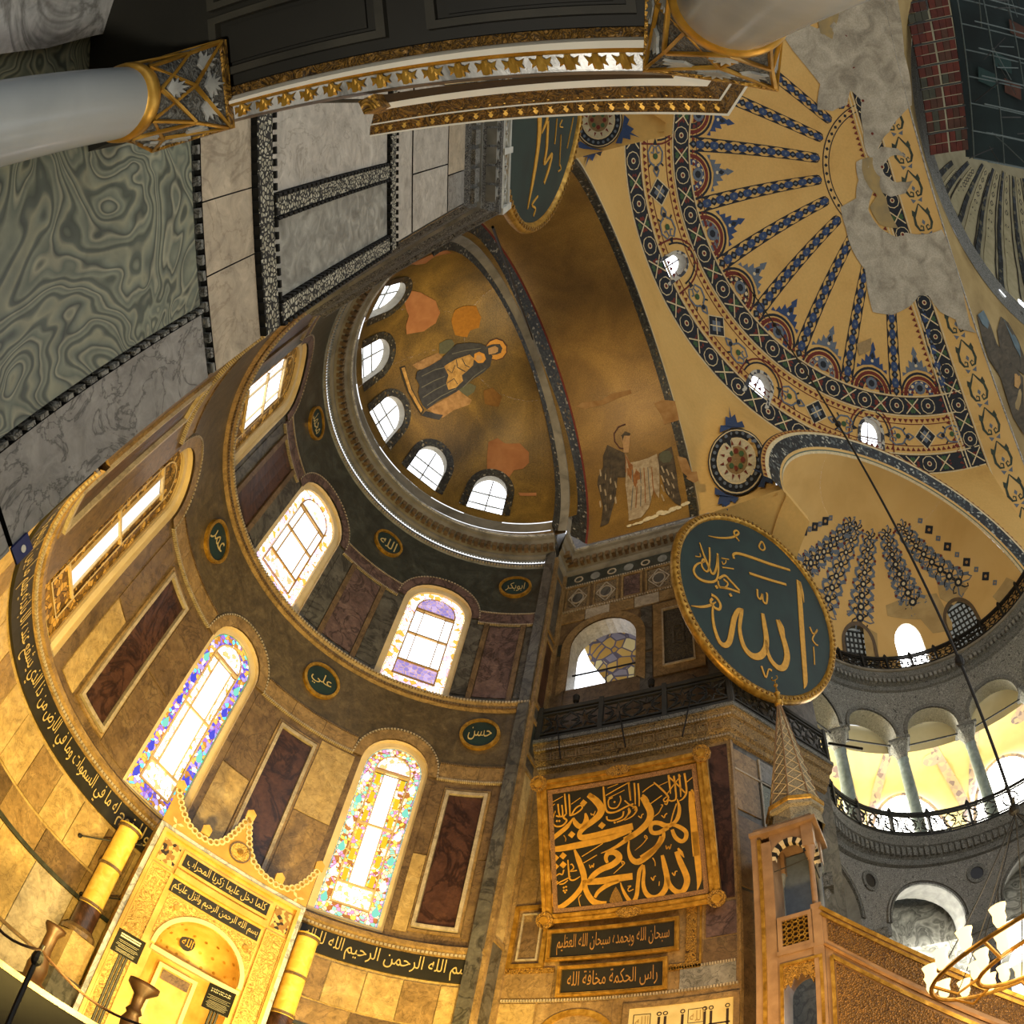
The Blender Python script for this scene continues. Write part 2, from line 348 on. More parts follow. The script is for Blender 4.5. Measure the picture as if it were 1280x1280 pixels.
def arch_pts(uc, hw, v0, vs, rise, n=14):
    """outline of a round-headed opening, from lower left over the top to lower right"""
    t = np.linspace(PI, 0, n+1)
    return [(uc-hw, v0)]+[(uc+hw*math.cos(a), vs+rise*math.sin(a)) for a in t]+[(uc+hw, v0)]
def wall_open(mb, S, u0, u1, v0, v1, ops, mat, depth=0.4, du=4.0, jamb=None, nv=1, jclose=True):
    """wall sheet with round-headed openings (uc, hw, v0, vs, rise); the jambs go back by depth"""
    us = set(np.linspace(u0, u1, max(2, int(abs(u1-u0)/du)+1)))
    for uc, hw, *_ in ops:
        us = {u for u in us if not (uc-hw < u < uc+hw)}
        us |= {uc+hw*math.cos(a) for a in np.linspace(PI, 0, 15)}
    us = sorted(us)
    for a, b in zip(us[:-1], us[1:]):
        m = (a+b)/2; spans = [(v0, v0, v1, v1)]
        for uc, hw, o0, os, ri in ops:
            if uc-hw < m < uc+hw:
                top = lambda u: os+ri*math.sqrt(max(0, 1-((u-uc)/hw)**2))
                spans = [(v0, v0, o0, o0), (top(a), top(b), v1, v1)]
        for p, q, r, t in spans:
            if max(r-p, t-q) > 1e-4:
                k = np.linspace(0, 1, nv+1)
                A = S(a, p+(r-p)*k, 0); B = S(b, q+(t-q)*k, 0); mb.grid(np.stack([A, B], 0), mat)
    for uc, hw, o0, os, ri in ops:
        P = arch_pts(uc, hw, o0, os, ri); mb.wallring(S, P, 0, -depth, jamb or mat, jclose)
# writing: letters shaped by hand, then laid on any surface
_F = dict(zip('اأإآبةتثجحخدذرزسشصضطظعغفقكلمنهويىؤ', [
 (0xFE8D, 2), (0xFE83, 2), (0xFE87, 2), (0xFE81, 2), (0xFE8F, 4), (0xFE93, 2), (0xFE95, 4), (0xFE99, 4), (0xFE9D, 4), (0xFEA1, 4), (0xFEA5, 4), (0xFEA9, 2), (0xFEAB, 2),
 (0xFEAD, 2), (0xFEAF, 2), (0xFEB1, 4), (0xFEB5, 4), (0xFEB9, 4), (0xFEBD, 4), (0xFEC1, 4), (0xFEC5, 4), (0xFEC9, 4), (0xFECD, 4), (0xFED1, 4), (0xFED5, 4), (0xFED9, 4),
 (0xFEDD, 4), (0xFEE1, 4), (0xFEE5, 4), (0xFEE9, 4), (0xFEED, 2), (0xFEF1, 4), (0xFEEF, 2), (0xFE85, 2)]))
def shape(s):
    out = []
    for i, ch in enumerate(s):
        if ch not in _F: out.append(ch); continue
        b, n = _F[ch]; prev = i > 0 and s[i-1] in _F and _F[s[i-1]][1] == 4; nxt = i < len(s)-1 and s[i+1] in _F and n == 4
        out.append(chr(b+(3 if prev and nxt else 2 if nxt else 1 if prev else 0)) if n == 4 else chr(b+(1 if prev else 0)))
    return ''.join(reversed(out))
_TX = {}
def glyphs(s):
    if s not in _TX:
        c = bpy.data.curves.new('t', 'FONT'); c.body = s; c.resolution_u = 2; o = bpy.data.objects.new('t', c); COL.objects.link(o)
        bpy.context.view_layer.update(); m = o.to_mesh()
        V = np.array([v.co[:2] for v in m.vertices]) if len(m.vertices) else np.zeros((0, 2)); F = [tuple(p.vertices) for p in m.polygons]
        o.to_mesh_clear(); bpy.data.objects.remove(o); bpy.data.curves.remove(c); _TX[s] = (V, F)
    return _TX[s]
def write(mb, S, s, u0, u1, v0, v1, d, mat):
    """fit a line of writing into the box u0..u1, v0..v1 of a surface"""
    V, F = glyphs(s)
    if not len(V): return
    lo, hi = V.min(0), V.max(0); P = (V-lo)/(hi-lo+1e-9)
    mb.add(S(u0+P[:, 0]*(u1-u0), v0+P[:, 1]*(v1-v0), d), F, mat)
def bvh(*obs):
    V = []; F = []
    for o in obs:
        b = len(V); at = np.array(o['_at']) if '_at' in o else np.zeros(3)
        V += [tuple(np.array(v.co)+at) for v in o.data.vertices]; F += [tuple(i+b for i in p.vertices) for p in o.data.polygons]
    return BVHTree.FromPolygons(V, F)
def hit(tree, x, y):
    d = ray(x, y); h = tree.ray_cast(Vector(CAMP), Vector(d)); 
    if h[0] is None: return None, None
    n = np.array(h[1]); n = n if n@d < 0 else -n
    return np.array(h[0]), n
def tangent(tree, x, y, up=(0, 0, 1)):
    """flat frame lying on a surface where the measured direction meets it"""
    p, n = hit(tree, x, y); up = np.array(up, float); v = up-n*(up@n); v /= np.linalg.norm(v); u = np.cross(v, n); return plane(p+n*0.03, u, v)
# ================================================================== APSE
AX, AY, AR = 0.0, -0.65, 5.8
AP = cylinder(AX, AY, AR); APX = hit_cyl(AX, AY, AR)
LOWW = [(-42.0, 8.2), (5.6, 8.2), (53.2, 8.3)]           # lower windows: angle, half width
UPW = [(-40.2, 10.6), (3.9, 10.6), (50.3, 10.6)]         # upper windows
MEDU = [-18.2, 28.0, 71.9]
LS = dict(v0=7.95, vs=12.5, rise=0.92); US = dict(v0=15.32, vs=18.75, rise=1.12)
A0, A1 = -83.6, 83.6
random.seed(3)
wall = struct('wall_apse', (0, 5.15, 0), 'curved apse wall faced with marble')
m = MB(); wall_open(m, AP, A0, A1, 7.85, 15.0, [(u, h, LS['v0'], LS['vs'], LS['rise']) for u, h in LOWW], BROWNM, 0.55, 4, CREAMF, 2); m.build('lower_window_zone', wall)
m = MB(); wall_open(m, AP, A0, A1, 15.0, 21.9, [(u, h, US['v0'], US['vs'], US['rise']) for u, h in UPW], GREYM, 0.55, 4, CREAMF, 2); m.build('upper_window_zone', wall)
m = MB(); m.sgrid(AP, A0, A1, 0, 7.85, -0.02, GOLDM, 40, 4); m.build('base_zone', wall)
# sheet panels of the base: each slab its own piece, joints recessed
def slabs(S, parent, u0, u1, v0, v1, n, mats, d=0.03, gap=0.12, name='marble_panel', nu=3):
    us = np.linspace(u0, u1, n+1)
    for k in range(n):
        mm = mats[(k*7+int(v0*3)) % len(mats)]; b = MB(); b.box(S, us[k]+gap, us[k+1]-gap, v0+0.015, v1-0.015, 0, d, mm, nu); b.build(name, parent)
slabs(AP, wall, A0, A1, 5.85, 6.9, 22, [GOLDM, BROWNM2, GOLDM])
slabs(AP, wall, A0, A1, 5.2, 5.82, 14, [BROWNM2, BROWNM])
slabs(AP, wall, A0, A1, 3.66, 5.14, 16, [GOLDM, GOLDM, TANP])
slabs(AP, wall, A0, A1, 2.0, 3.6, 16, [GOLDM, TANP])
m = MB(); m.box(AP, A0, A1, 5.14, 5.22, 0, 0.09, DARKM, 40); m.box(AP, A0, A1, 3.59, 3.66, 0, 0.07, BROWNM, 40); m.build('ledge', wall)
# inscription band
m = MB(); m.box(AP, A0, A1, 6.98, 7.56, 0, 0.06, BOARDB, 48); band = m.build('inscription_band', wall)
TX = ['بسم الله الرحمن الرحيم', 'الله لا اله الا هو الحي القيوم', 'لا تاخذه سنة ولا نوم', 'له ما في السموات وما في الارض', 'من ذا الذي يشفع عنده الا باذنه', 'يعلم ما بين ايديهم وما خلفهم']
m = MB(); us = np.linspace(82.5, -83, 7)
for k, t in enumerate(TX): write(m, AP, shape(t), us[k+1]+0.3, us[k]-0.3, 7.02, 7.53, 0.075, LETTERP)
m.build('inscription', band)
# cornice mouldings, turned round the curve
def beads(S, u0, u1, v, r, n, mat, d=0.06, mb=None):
    b = mb or MB(); du = (u1-u0)/n
    for k in range(n): b.box(S, u0+k*du+du*0.18, u0+k*du+du*0.82, v-r, v+r, 0, d, mat)
    return b
def moulding(n, prof, mat, bead=None, label=None, uu=(A0, A1), c=(AX, AY), dent=None):
    s = struct('trim_%d' % n, (0, 5, prof[0][1]), label)
    b = MB(); t = np.radians(np.linspace(uu[0], uu[1], 61)); b.grid(np.array([[(c[0]+r*math.sin(a), c[1]+r*math.cos(a), z) for r, z in prof] for a in t]), mat); b.build('profile', s)
    return s
t1 = moulding(1, [(5.8, 7.56), (5.72, 7.6), (5.72, 7.68), (5.66, 7.74), (5.66, 7.84), (5.8, 7.9)], BROWNM2, label='moulding over the apse inscription')
m = beads(AP, A0, A1, 7.64, 0.028, 190, TANP, 0.12); o = m.build('bead_row', t1); o['kind'] = 'stuff'
t2 = moulding(2, [(5.8, 14.93), (5.7, 14.98), (5.7, 15.1), (5.64, 15.16), (5.64, 15.24), (5.8, 15.3)], BROWNM2, label='moulding between the two window tiers')
m = beads(AP, A0, A1, 15.2, 0.03, 190, TANP, 0.2); beads(AP, A0, A1, 15.03, 0.03, 190, BROWNM, 0.14, m); o = m.build('bead_row', t2); o['kind'] = 'stuff'
t3 = moulding(3, [(5.8, 21.58), (5.74, 21.62), (5.74, 21.7), (5.8, 21.74)], MIDSTONE, label='beaded moulding under the apse cornice')
m = beads(AP, A0, A1, 21.66, 0.035, 170, TANP, 0.1); beads(AP, A0, A1, 21.98, 0.03, 170, MIDSTONE, 0.08, m); o = m.build('bead_row', t3); o['kind'] = 'stuff'
CORN = [(5.8, 22.0), (5.72, 22.05), (5.66, 22.12), (5.66, 22.22), (5.5, 22.26), (5.5, 22.44), (5.42, 22.48), (5.34, 22.6), (5.26, 22.64), (5.24, 22.71), (5.24, 22.76), (5.8, 22.78)]
t4 = moulding(4, CORN, STONE, label='main apse cornice under the semi-dome')
for k in range(74):
    u = A0+(k+0.5)*(A1-A0)/74; b = MB(); b.box(AP, u-0.72, u+0.72, 22.24, 22.46, 0.2, 0.42, BROWNM, 1); b.build('dentil', t4)
m = MB(); t = np.radians(np.linspace(A0, A1, 61)); m.grid(np.array([[(AX+r*math.sin(a), AY+r*math.cos(a), z) for r, z in ((5.245, 22.70), (5.20, 22.71), (5.20, 22.79), (5.26, 22.80))] for a in t]), WHITEM); m.build('lip', t4)
# low wall over the cornice
SDC = (0.0, -0.45, 23.6); SDR = 5.2
m = MB(); t = np.radians(np.linspace(-92, 90, 61)); m.grid(np.array([[(5.27*math.sin(a), -0.45+5.27*math.cos(a), z) for z in (22.75, 23.1)] for a in t]), BROWNM2)
m.grid(np.array([[(5.24*math.sin(a), -0.45+5.24*math.cos(a), z) for z in (23.1, 23.62)] for a in t]), STONE)
o = m.build('wall_cornice_parapet'); o['kind'] = 'structure'
# ------------------------------------------------------------------ apse semi-dome, gold, with five windows
SD = sphere(*SDC, SDR); SDX = hit_sph(*SDC, SDR)
SDW = [(-52.0, 7.2), (-25.5, 7.2), (0.6, 7.2), (28.2, 7.2), (56.3, 7.2)]
cs = struct('ceiling_apse_semi_dome', (0, 4.7, 23.6), 'gold mosaic semi-dome over the apse')
m = MB(); wall_open(m, SD, -94, 94, 0.2, 62, [(u, h, 5.0, 17.5, 8.0) for u, h in SDW], GOLD, 0.55, 3, STONE, 16)
m.sgrid(SD, -94, 94, 62, 90, 0, GOLD, 48, 8); SDO = m.build('mosaic_shell', cs, True)
for k, (u, h) in enumerate(SDW):
    b = MB(); P = arch_pts(u, h, 4.6, 17.5, 8.0); Q = arch_pts(u, h+3.2, 4.6, 17.5, 11.4); b.ring(SD, P, Q, 0.025, DARKMOS); b.build('dark_window_border', cs)
    w = struct('window_%d' % (k+1), SD(u, 5.0)); b = MB(); P = arch_pts(u, h, 5.0, 17.5, 8.0); b.ring(SD, [(u, v) for _, v in P], P, -0.32, SKYW); b.build('pane', w)
    b = MB(); b.box(SD, u-0.25, u+0.25, 5, 25, -0.32, -0.27, MIDSTONE); b.box(SD, u-h, u+h, 11.5, 12.0, -0.32, -0.27, MIDSTONE); b.box(SD, u-h, u+h, 17.3, 17.7, -0.32, -0.27, MIDSTONE); b.build('glazing_bar', w)
# ------------------------------------------------------------------ archivolt between semi-dome and bema vault
def rows_arch(specs, n=48):
    """specs: (half width, spring, rise, y) profiles swept over the arch, each with straight legs down to 22.75"""
    t = np.linspace(0, PI, n+1); rows = []
    for hw, zs, ri, y in specs:
        L = [(hw, y, 22.75)]+[(hw*math.cos(a), y, zs+ri*math.sin(a)) for a in t]+[(-hw, y, 22.75)]; rows.append(L)
    return np.array(rows).transpose(1, 0, 2)
ar = struct('ceiling_apse_arch', (0, -0.5, 22.7), 'stepped arch ring between apse and bema vault')
m = MB(); m.grid(rows_arch([(5.25, 23.5, 5.4, -0.05), (4.85, 23.2, 5.42, -0.1)]), STONE); m.grid(rows_arch([(4.85, 23.2, 5.42, -0.1), (5.12, 23.25, 5.5, -0.22)]), DARKMOS); m.build('inner_dark_border', ar)
m = MB(); m.grid(rows_arch([(5.12, 23.25, 5.5, -0.22), (5.2, 23.3, 5.5, -0.5), (5.42, 23.32, 5.62, -0.55)]), STONE); m.build('plain_soffit', ar)
m = MB(); m.grid(rows_arch([(5.42, 23.32, 5.62, -0.55), (5.62, 23.36, 5.75, -0.75), (5.88, 23.41, 5.87, -0.93)]), DARKMOS); m.build('outer_dark_border', ar)
m = MB(); m.grid(rows_arch([(5.88, 23.41, 5.87, -0.93), (5.9, 23.41, 5.885, -1.0)]), RED); m.build('red_line', ar)
# ------------------------------------------------------------------ bema barrel vault
cb = struct('ceiling_bema_vault', (0, -2.9, 23.4), 'gold mosaic barrel vault of the bema')
m = MB(); m.grid(rows_arch([(5.93, 23.41, 5.92, y) for y in np.linspace(-0.98, -4.62, 5)]), GOLDL); BVO = m.build('mosaic_shell', cb, True)
m = MB(); m.grid(rows_arch([(5.93, 23.41, 5.92, -4.55), (5.95, 23.41, 5.95, -4.91), (6.22, 23.41, 6.22, -4.93)]), DARKMOS); m.build('dark_edge_border', cb)
m = MB(); m.grid(rows_arch([(6.22, 23.41, 6.22, -4.93), (6.36, 23.41, 6.36, -4.95)]), CREAM); m.build('cream_edge_line', cb)
# ================================================================== BEMA, RIGHT SIDE
RX = 6.6
RW = plane((RX, 0, 0), (0, -1, 0), (0, 0, 1))
wr = struct('wall_right', (6.6, -2.5, 0), 'right bema wall with marble revetment')
m = MB(); wall_open(m, RW, -0.05, 4.95, 14.0, 24.8, [(1.55, 1.02, 16.45, 18.25, 1.05)], BROWNM, 0.6, 0.8, PALE); m.sgrid(RW, -0.05, 4.95, 0, 14.0, 0, BROWNM2, 6, 10); RWO = m.build('wall_face', wr)
# reveal between apse and bema, and the pier face turned to the exedra
P0 = plane((5.76, 0, 0), (1, 0, 0), (0, 0, 1))
m = MB(); m.box(P0, -0.2, 0.9, 0, 24.2, -0.3, 0.0, GREYM, 1, 12)
for z0, z1, mm in ((8.2, 13.2, GOLDM), (13.6, 14.9, DARKM), (15.4, 18.2, PORPH), (18.5, 21.4, GREYM)): m.frame(P0, 0.1, 0.74, z0, z1, 0.09, 0.12, 0, 0.05, BROWNM2); m.box(P0, 0.19, 0.65, z0+0.12, z1-0.12, 0, 0.02, mm)
o = m.build('wall_apse_reveal'); o['kind'] = 'structure'
# the beaded corner strips
m = MB(); m.block(5.66, 5.8, -0.1, 0.06, 0, 22.0, BROWNM2); m.block(6.48, 6.62, -0.12, 0.02, 0, 22.0, BROWNM2); m.build('corner_strip', wr)
PE = plane((6.6, -4.95, 0), (3.1, -2.05, 0), (0, 0, 1))
m = MB(); m.sgrid(PE, 0, 4.2, 0, 22, 0, GREYM, 4, 10); m.sgrid(PE, -0.3, 3.2, 22, 26.5, -0.02, OCHRE, 4, 4); o = m.build('wall_pier_face'); o['kind'] = 'structure'; WP = o
# ================================================================== GREAT SEMI-DOME
GX, GY, GZ, GR = -0.35, -20.77, 22.45, 19.5
G = sphere(GX, GY, GZ, GR); GXY = hit_sph(GX, GY, GZ, GR)
PHA, PHB, PHT = 51.0, 38.75, 77.7
GW = []                                                # windows measured on the sphere
for bl, br, tp in [((831, 356), (822, 330), (857, 323)), ((929, 496), (957, 505), (945, 460)), ((1076, 566), (1102, 567), (1087, 524)), ((806, 160), (801, 134), (835, 144))]:
    a, b, t = GXY(*bl), GXY(*br), GXY(*tp); GW.append((0.5*(a[0]+b[0]), abs(b[0]-a[0])*0.5, 0.5*(a[1]+b[1]), t[1]))
cg = struct('ceiling_great_semi_dome', (0, -10, 40), 'ochre painted semi-dome with rib bands')
m = MB(); ops = [(u, h, v0, v0+(v1-v0)*0.62, (v1-v0)*0.38) for u, h, v0, v1 in GW]
wall_open(m, G, -96, 96, PHB-0.6, 50, ops, OCHRE, 0.9, 2, STONE, 6); m.sgrid(G, -96, 96, 50, 90, 0, OCHRE, 64, 14)
# the shell goes on past its centre to the great arch
ys = np.linspace(GY, -23.1, 5); tt = np.linspace(rad(8), rad(172), 49)
def barrel(y, t, dr=0.0):
    r = np.sqrt(GR**2-(y-GY)**2)-dr; return np.stack([GX+r*np.cos(t), y+0*t, GZ+r*np.sin(t)], -1)
BR = Surf(lambda u, v, d: (GX+(np.sqrt(np.maximum(1, GR**2-(v-GY)**2))-d)*np.sin(np.radians(u)), v+0*d, GZ+(np.sqrt(np.maximum(1, GR**2-(v-GY)**2))-d)*np.cos(np.radians(u))))  # u: degrees to the right of the crown, v: y
m.sgrid(BR, -84, 84, -23.1, GY, 0, OCHRE2, 60, 4)
GO = m.build('painted_shell', cg, True)
for k, (u, h, v0, v1) in enumerate(GW):
    w = struct('window_%d' % (k+10), G(u, v0)); P = arch_pts(u, h, v0, v0+(v1-v0)*0.62, (v1-v0)*0.38)
    b = MB(); b.ring(G, [(u, v) for _, v in P], P, -0.55, SKYW); b.build('pane', w)
    b = MB(); b.box(G, u-0.1, u+0.1, v0, v1, -0.55, -0.48, BROWNM); b.box(G, u-h, u+h, v0+(v1-v0)*0.55, v0+(v1-v0)*0.58, -0.55, -0.48, BROWNM); b.build('glazing_bar', w)
    b = MB(); Q = arch_pts(u, h*1.35, v0-0.2, v0+(v1-v0)*0.62, (v1-v0)*0.38+h*0.2); b.ring(G, P, Q, 0.03, cells('window_reveal', [(0.0, '#23262a'), (0.5, '#b9b4a0')], 5)); b.build('chequered_border', w)
# ------------------------------------------------------------------ spandrels: stretched from the ring down to the arches
EC = np.array([10.05, -13.0]); ER = 6.3
EAX = np.array([0.8, 0.6]); ECH = np.array([-0.6, 0.8])           # exedra axis and chord
def lower(s):
    if s < 0.35:                                      # bema arch, crown to right springing
        a = PI/2*(1-s/0.35); return np.array([6.3*math.cos(a), -4.93, 23.41+6.3*math.sin(a)]), s/0.35*25
    if s < 0.42:
        k = (s-0.35)/0.07; return np.array([6.3+0.3*k, -4.93-2.6*k, 23.41-0.4*k]), 25+6*k
    if s < 0.95:
        a = PI*(1-(s-0.42)/0.53); k = math.cos(a)
        p = EC-ECH*6.6*k; return np.array([p[0], p[1], 22.9+6.75*math.sin(a)]), 31+50*(s-0.42)/0.53
    k = (s-0.95)/0.05; return np.array([14.1+1.3*k, -18.3-2.4*k, 22.9]), 81+9*k
ss = np.concatenate([np.linspace(0, 0.35, 15), np.linspace(0.36, 0.42, 3), np.linspace(0.43, 0.95, 27), np.linspace(0.96, 1, 3)])
def spandrel(sign):
    b = MB(); rows = []
    for s in ss:
        lo, az = lower(s); hi = G(np.array(az), np.array(PHB-0.4))
        if sign < 0: lo = np.array([-lo[0], lo[1], lo[2]]); hi = np.array([2*GX-hi[0], hi[1], hi[2]])
        rows.append([lo+(hi-lo)*k+np.array([0, 0.25*math.sin(PI*k), 0]) for k in np.linspace(0, 1, 7)])
    b.grid(np.array(rows), OCHRE); return b
spr = spandrel(1).build('ceiling_spandrel_right', None, True); spr['kind'] = 'structure'
spl = spandrel(-1).build('ceiling_spandrel_left', None, True); spl['kind'] = 'structure'
# the left exedra's semi-dome, mostly behind the lodge
m = MB(); m.sgrid(sphere(-10.05, -13.0, 22.9, 6.35), -143, 36, -1, 90, 0, OCHRE, 30, 10); o = m.build('ceiling_left_exedra', None, True); o['kind'] = 'structure'; lex = o
exc = []
for sg, nm in ((1, 'ceiling_exedra_corner'), (-1, 'ceiling_exedra_corner')):
    m = MB(); pl = [(6.15, -4.7), (5.95, -7.9), (7.5, -8.6), (11, -6.7), (9.9, -5.4), (6.7, -4.5)]; m.add([(sg*x, y, z) for z in (22.95, 23.3) for x, y in pl], [tuple(range(6)), tuple(range(6, 12))]+[(i, (i+1) % 6, (i+1) % 6+6, i+6) for i in range(6)], OCHRE); o = m.build(nm); o['kind'] = 'structure'; exc.append(o)
# ================================================================== GREAT ARCH, PENDENTIVE AND MAIN DOME
ga = struct('ceiling_great_arch', (0, -23.3, 22), 'outer face of the great arch with tile border')
t = np.linspace(rad(6), rad(174), 81)
def archrow(y, r): return np.stack([GX+r*np.cos(t), np.full_like(t, y), GZ+r*np.sin(t)], -1)
m = MB(); m.grid(np.stack([archrow(-23.1, 19.36), archrow(-23.16, 19.30), archrow(-23.22, 19.36)], 1), WHITEM); m.build('white_edge', ga)
m = MB(); m.grid(np.stack([archrow(-23.22, 19.36), archrow(-23.24, 19.9)], 1), cells('tile_border', [(0.0, '#1c1f1d'), (0.4, '#2c3a30'), (0.65, '#4a2a22'), (0.85, '#6a6654')], 2.2, 0.6)); m.build('tile_border_strip', ga)
DC = (-0.35, -40.4); DZ = 44.2; DR = 15.9
DM = sphere(DC[0], DC[1], DZ-2.0, DR)
cp = MB(); rows = []
for k in np.linspace(-78, 78, 41):
    a = rad(k); lo = np.array([GX+19.85*math.sin(a), -23.25, GZ+19.85*math.cos(a)]); hi = np.array([DC[0]+16.3*math.sin(a*0.62), DC[1]+16.3*math.cos(a*0.62), DZ-0.6])
    rows.append([lo+(hi-lo)*q for q in np.linspace(0, 1, 7)])
cp.grid(np.array(rows), noisy('pendentive_gold', [(0.25, '#7d6638'), (0.5, '#9a8250'), (0.8, '#b29a66')], 0.5, 0.6)); pend = cp.build('ceiling_pendentive', None, True); pend['kind'] = 'structure'
dm = struct('ceiling_main_dome', (DC[0], DC[1], DZ), 'ribbed main dome')
m = MB(); m.sgrid(DM, -180, 180, 10, 88, 0, noisy('dome_plaster', [(0.25, '#8d8468'), (0.5, '#a39a7c'), (0.8, '#b5ac8e')], 0.6, 0.8), 80, 10); DMO = m.build('dome_shell', dm, True)
m = MB(); prof = [(16.35, -0.75), (16.0, -0.6), (15.95, -0.25), (15.7, -0.05), (15.3, 0.1), (15.3, 0.35), (15.9, 0.4)]; m.lathe(prof, (DC[0], DC[1], DZ), DSTONE, 96); m.build('dome_cornice', dm)
# ================================================================== FLOOR
o = MB(); o.sgrid(plane((0, -20, 0), (1, 0, 0), (0, 1, 0)), -30, 30, -40, 27, 0, noisy('floor_marble', [(0.3, '#55534a'), (0.7, '#7a776b')], 0.8, 0.35), 4, 4); f = o.build('floor'); f['kind'] = 'structure'
# ================================================================== APSE REVETMENT
def off(S, k): return Surf(lambda u, v, d: tuple(S(u, v, d+k)[..., i] for i in range(3)))
def pxs(H, pts, ox=0, oy=0, k=1.0): return [H(ox+x*k, oy+y*k) for x, y in pts]
# bands that run level between the windows and rise over each head
def arch_band(S, wins, vs, rise, hw_add, th, z0, z1, mat, parent, name, cuts):
    for u, h in wins:
        P = arch_pts(u, h, vs-0.02, vs, rise)[1:-1]; Q = arch_pts(u, h+hw_add, vs-0.02, vs, rise+th)[1:-1]
        n = len(P); 
        for k in range(0, n-1, 2):                     # the arch stones, one by one
            b = MB(); e = min(k+2, n-1); b.ring(S, P[k:e+1], Q[k:e+1], 0.06, mat); b.wallring(S, Q[k:e+1], 0, 0.06, mat); b.build('arch_stone', parent)
    for a, c in cuts:
        n = max(1, int((c-a)/7)); us = np.linspace(a, c, n+1)
        for k in range(n): b = MB(); b.box(S, us[k]+0.05, us[k+1]-0.05, z0, z1, 0, 0.05, mat, 2); b.build(name, parent)
gaps_lo = [(A0, -52.6), (-31.5, -4.9), (16.1, 42.6), (63.8, A1)]
gaps_up = [(A0, -53.0), (-27.5, -9.0), (16.8, 37.6), (63.2, A1)]
arch_band(AP, LOWW, LS['vs'], LS['rise'], 2.4, 0.3, 12.5, 12.98, BROWNM2, wall, 'level_band_stone', gaps_lo)
arch_band(AP, UPW, US['vs'], US['rise'], 2.4, 0.34, 18.62, 19.12, PURPM, wall, 'level_band_stone', gaps_up)
m = MB()
for a, c in gaps_lo: beads(AP, a, c, 12.5, 0.025, int((c-a)*2.0), TANP, 0.09, m); beads(AP, a, c, 13.0, 0.02, int((c-a)*2.0), BROWNM, 0.08, m)
for a, c in gaps_up: beads(AP, a, c, 18.6, 0.025, int((c-a)*2.0), TANP, 0.09, m); beads(AP, a, c, 19.13, 0.02, int((c-a)*2.0), TANP, 0.08, m)
for wins, q in ((LOWW, LS), (UPW, US)):
    for u, h in wins:
        P = arch_pts(u, h+2.45, q['vs'], q['vs'], q['rise']+0.33, 40)[1:-1]
        for a, b2 in zip(P[::1], P[1::1]): m.ribbon(AP, [(a[0]*0.8+b2[0]*0.2, a[1]*0.8+b2[1]*0.2), (a[0]*0.2+b2[0]*0.8, a[1]*0.2+b2[1]*0.8)], 0.04, 0.02, 0.08, TANP)
o = m.build('beaded_edging', wall); o['kind'] = 'stuff'
# dark marble field under the main cornice, book-matched slabs
m = MB(); AQ = off(AP, 0.02); wall_open(m, AQ, A0, A1, 19.14, 21.56, [(u, h+2.4, 18, US['vs'], US['rise']+0.34) for u, h in UPW], DARKM, 0, 3, DARKM, 2); m.build('dark_marble_field', wall)
m = MB(); wall_open(m, AQ, A0, A1, 13.0, 14.92, [(u, h+2.4, 12, LS['vs'], LS['rise']+0.3) for u, h in LOWW], marble('olive_marble', [(0.2, '#3a3222'), (0.5, '#574a33'), (0.8, '#6f6044')], '#8a7a56', 1.2, 1.8, 0.35, 6, 0.03, 0.3), 0, 3, GREYM, 2); m.build('medallion_field', wall)
# framed porphyry panels between the lower windows
for k, uc in enumerate((-66.0, -17.8, 28.7, 72.0)):
    for uu, w in ((uc, 4.1),):
        b = MB(); b.frame(AP, uu-w-1.5, uu+w+1.5, 8.15, 12.25, 0.55, 0.06, 0, 0.05, BROWNM2, 3); b.frame(AP, uu-w-0.95, uu+w+0.95, 8.25, 12.15, 0.8, 0.09, 0, 0.1, TANP, 3); b.build('panel_frame', wall)
        b = MB(); b.box(AP, uu-w, uu+w, 8.36, 12.04, 0, 0.03, PORPH, 3); b.build('porphyry_panel', wall)
for a, c in ((-30.0, -24.2), (-11.8, -4.0), (15.4, 22.8), (34.6, 43.4), (63.2, 66.2), (77.8, 83.2)):
    for z0, z1 in ((8.1, 10.2), (10.24, 12.4)):
        b = MB(); b.box(AP, a, c, z0, z1, 0, 0.025, [BROWNM2, BROWNM, GOLDM][int(abs(a)+z0) % 3], 2); b.build('marble_panel', wall)
# tall panels between the upper windows: purple slab, two strips, grey slabs
for uc, hw in ((-18.2, 9.2), (27.2, 10.2), (71.6, 9.4), (-62.5, 9)):
    b = MB(); b.box(AP, uc-4.6, uc+4.6, 15.5, 18.5, 0, 0.03, PURPM if uc > 0 else PORPH, 3); b.build('purple_panel', wall)
    for s in (-1, 1):
        b = MB(); b.box(AP, uc+s*5.5-0.75, uc+s*5.5+0.75, 15.32, 18.58, 0, 0.08, BROWNM, 1); b.build('marble_strip', wall)
        lo, hi = sorted((uc+s*6.4, uc+s*(hw+0.9))); b = MB(); b.box(AP, lo, hi, 15.5, 18.5, 0, 0.025, GREYM, 2); b.build('grey_panel', wall)
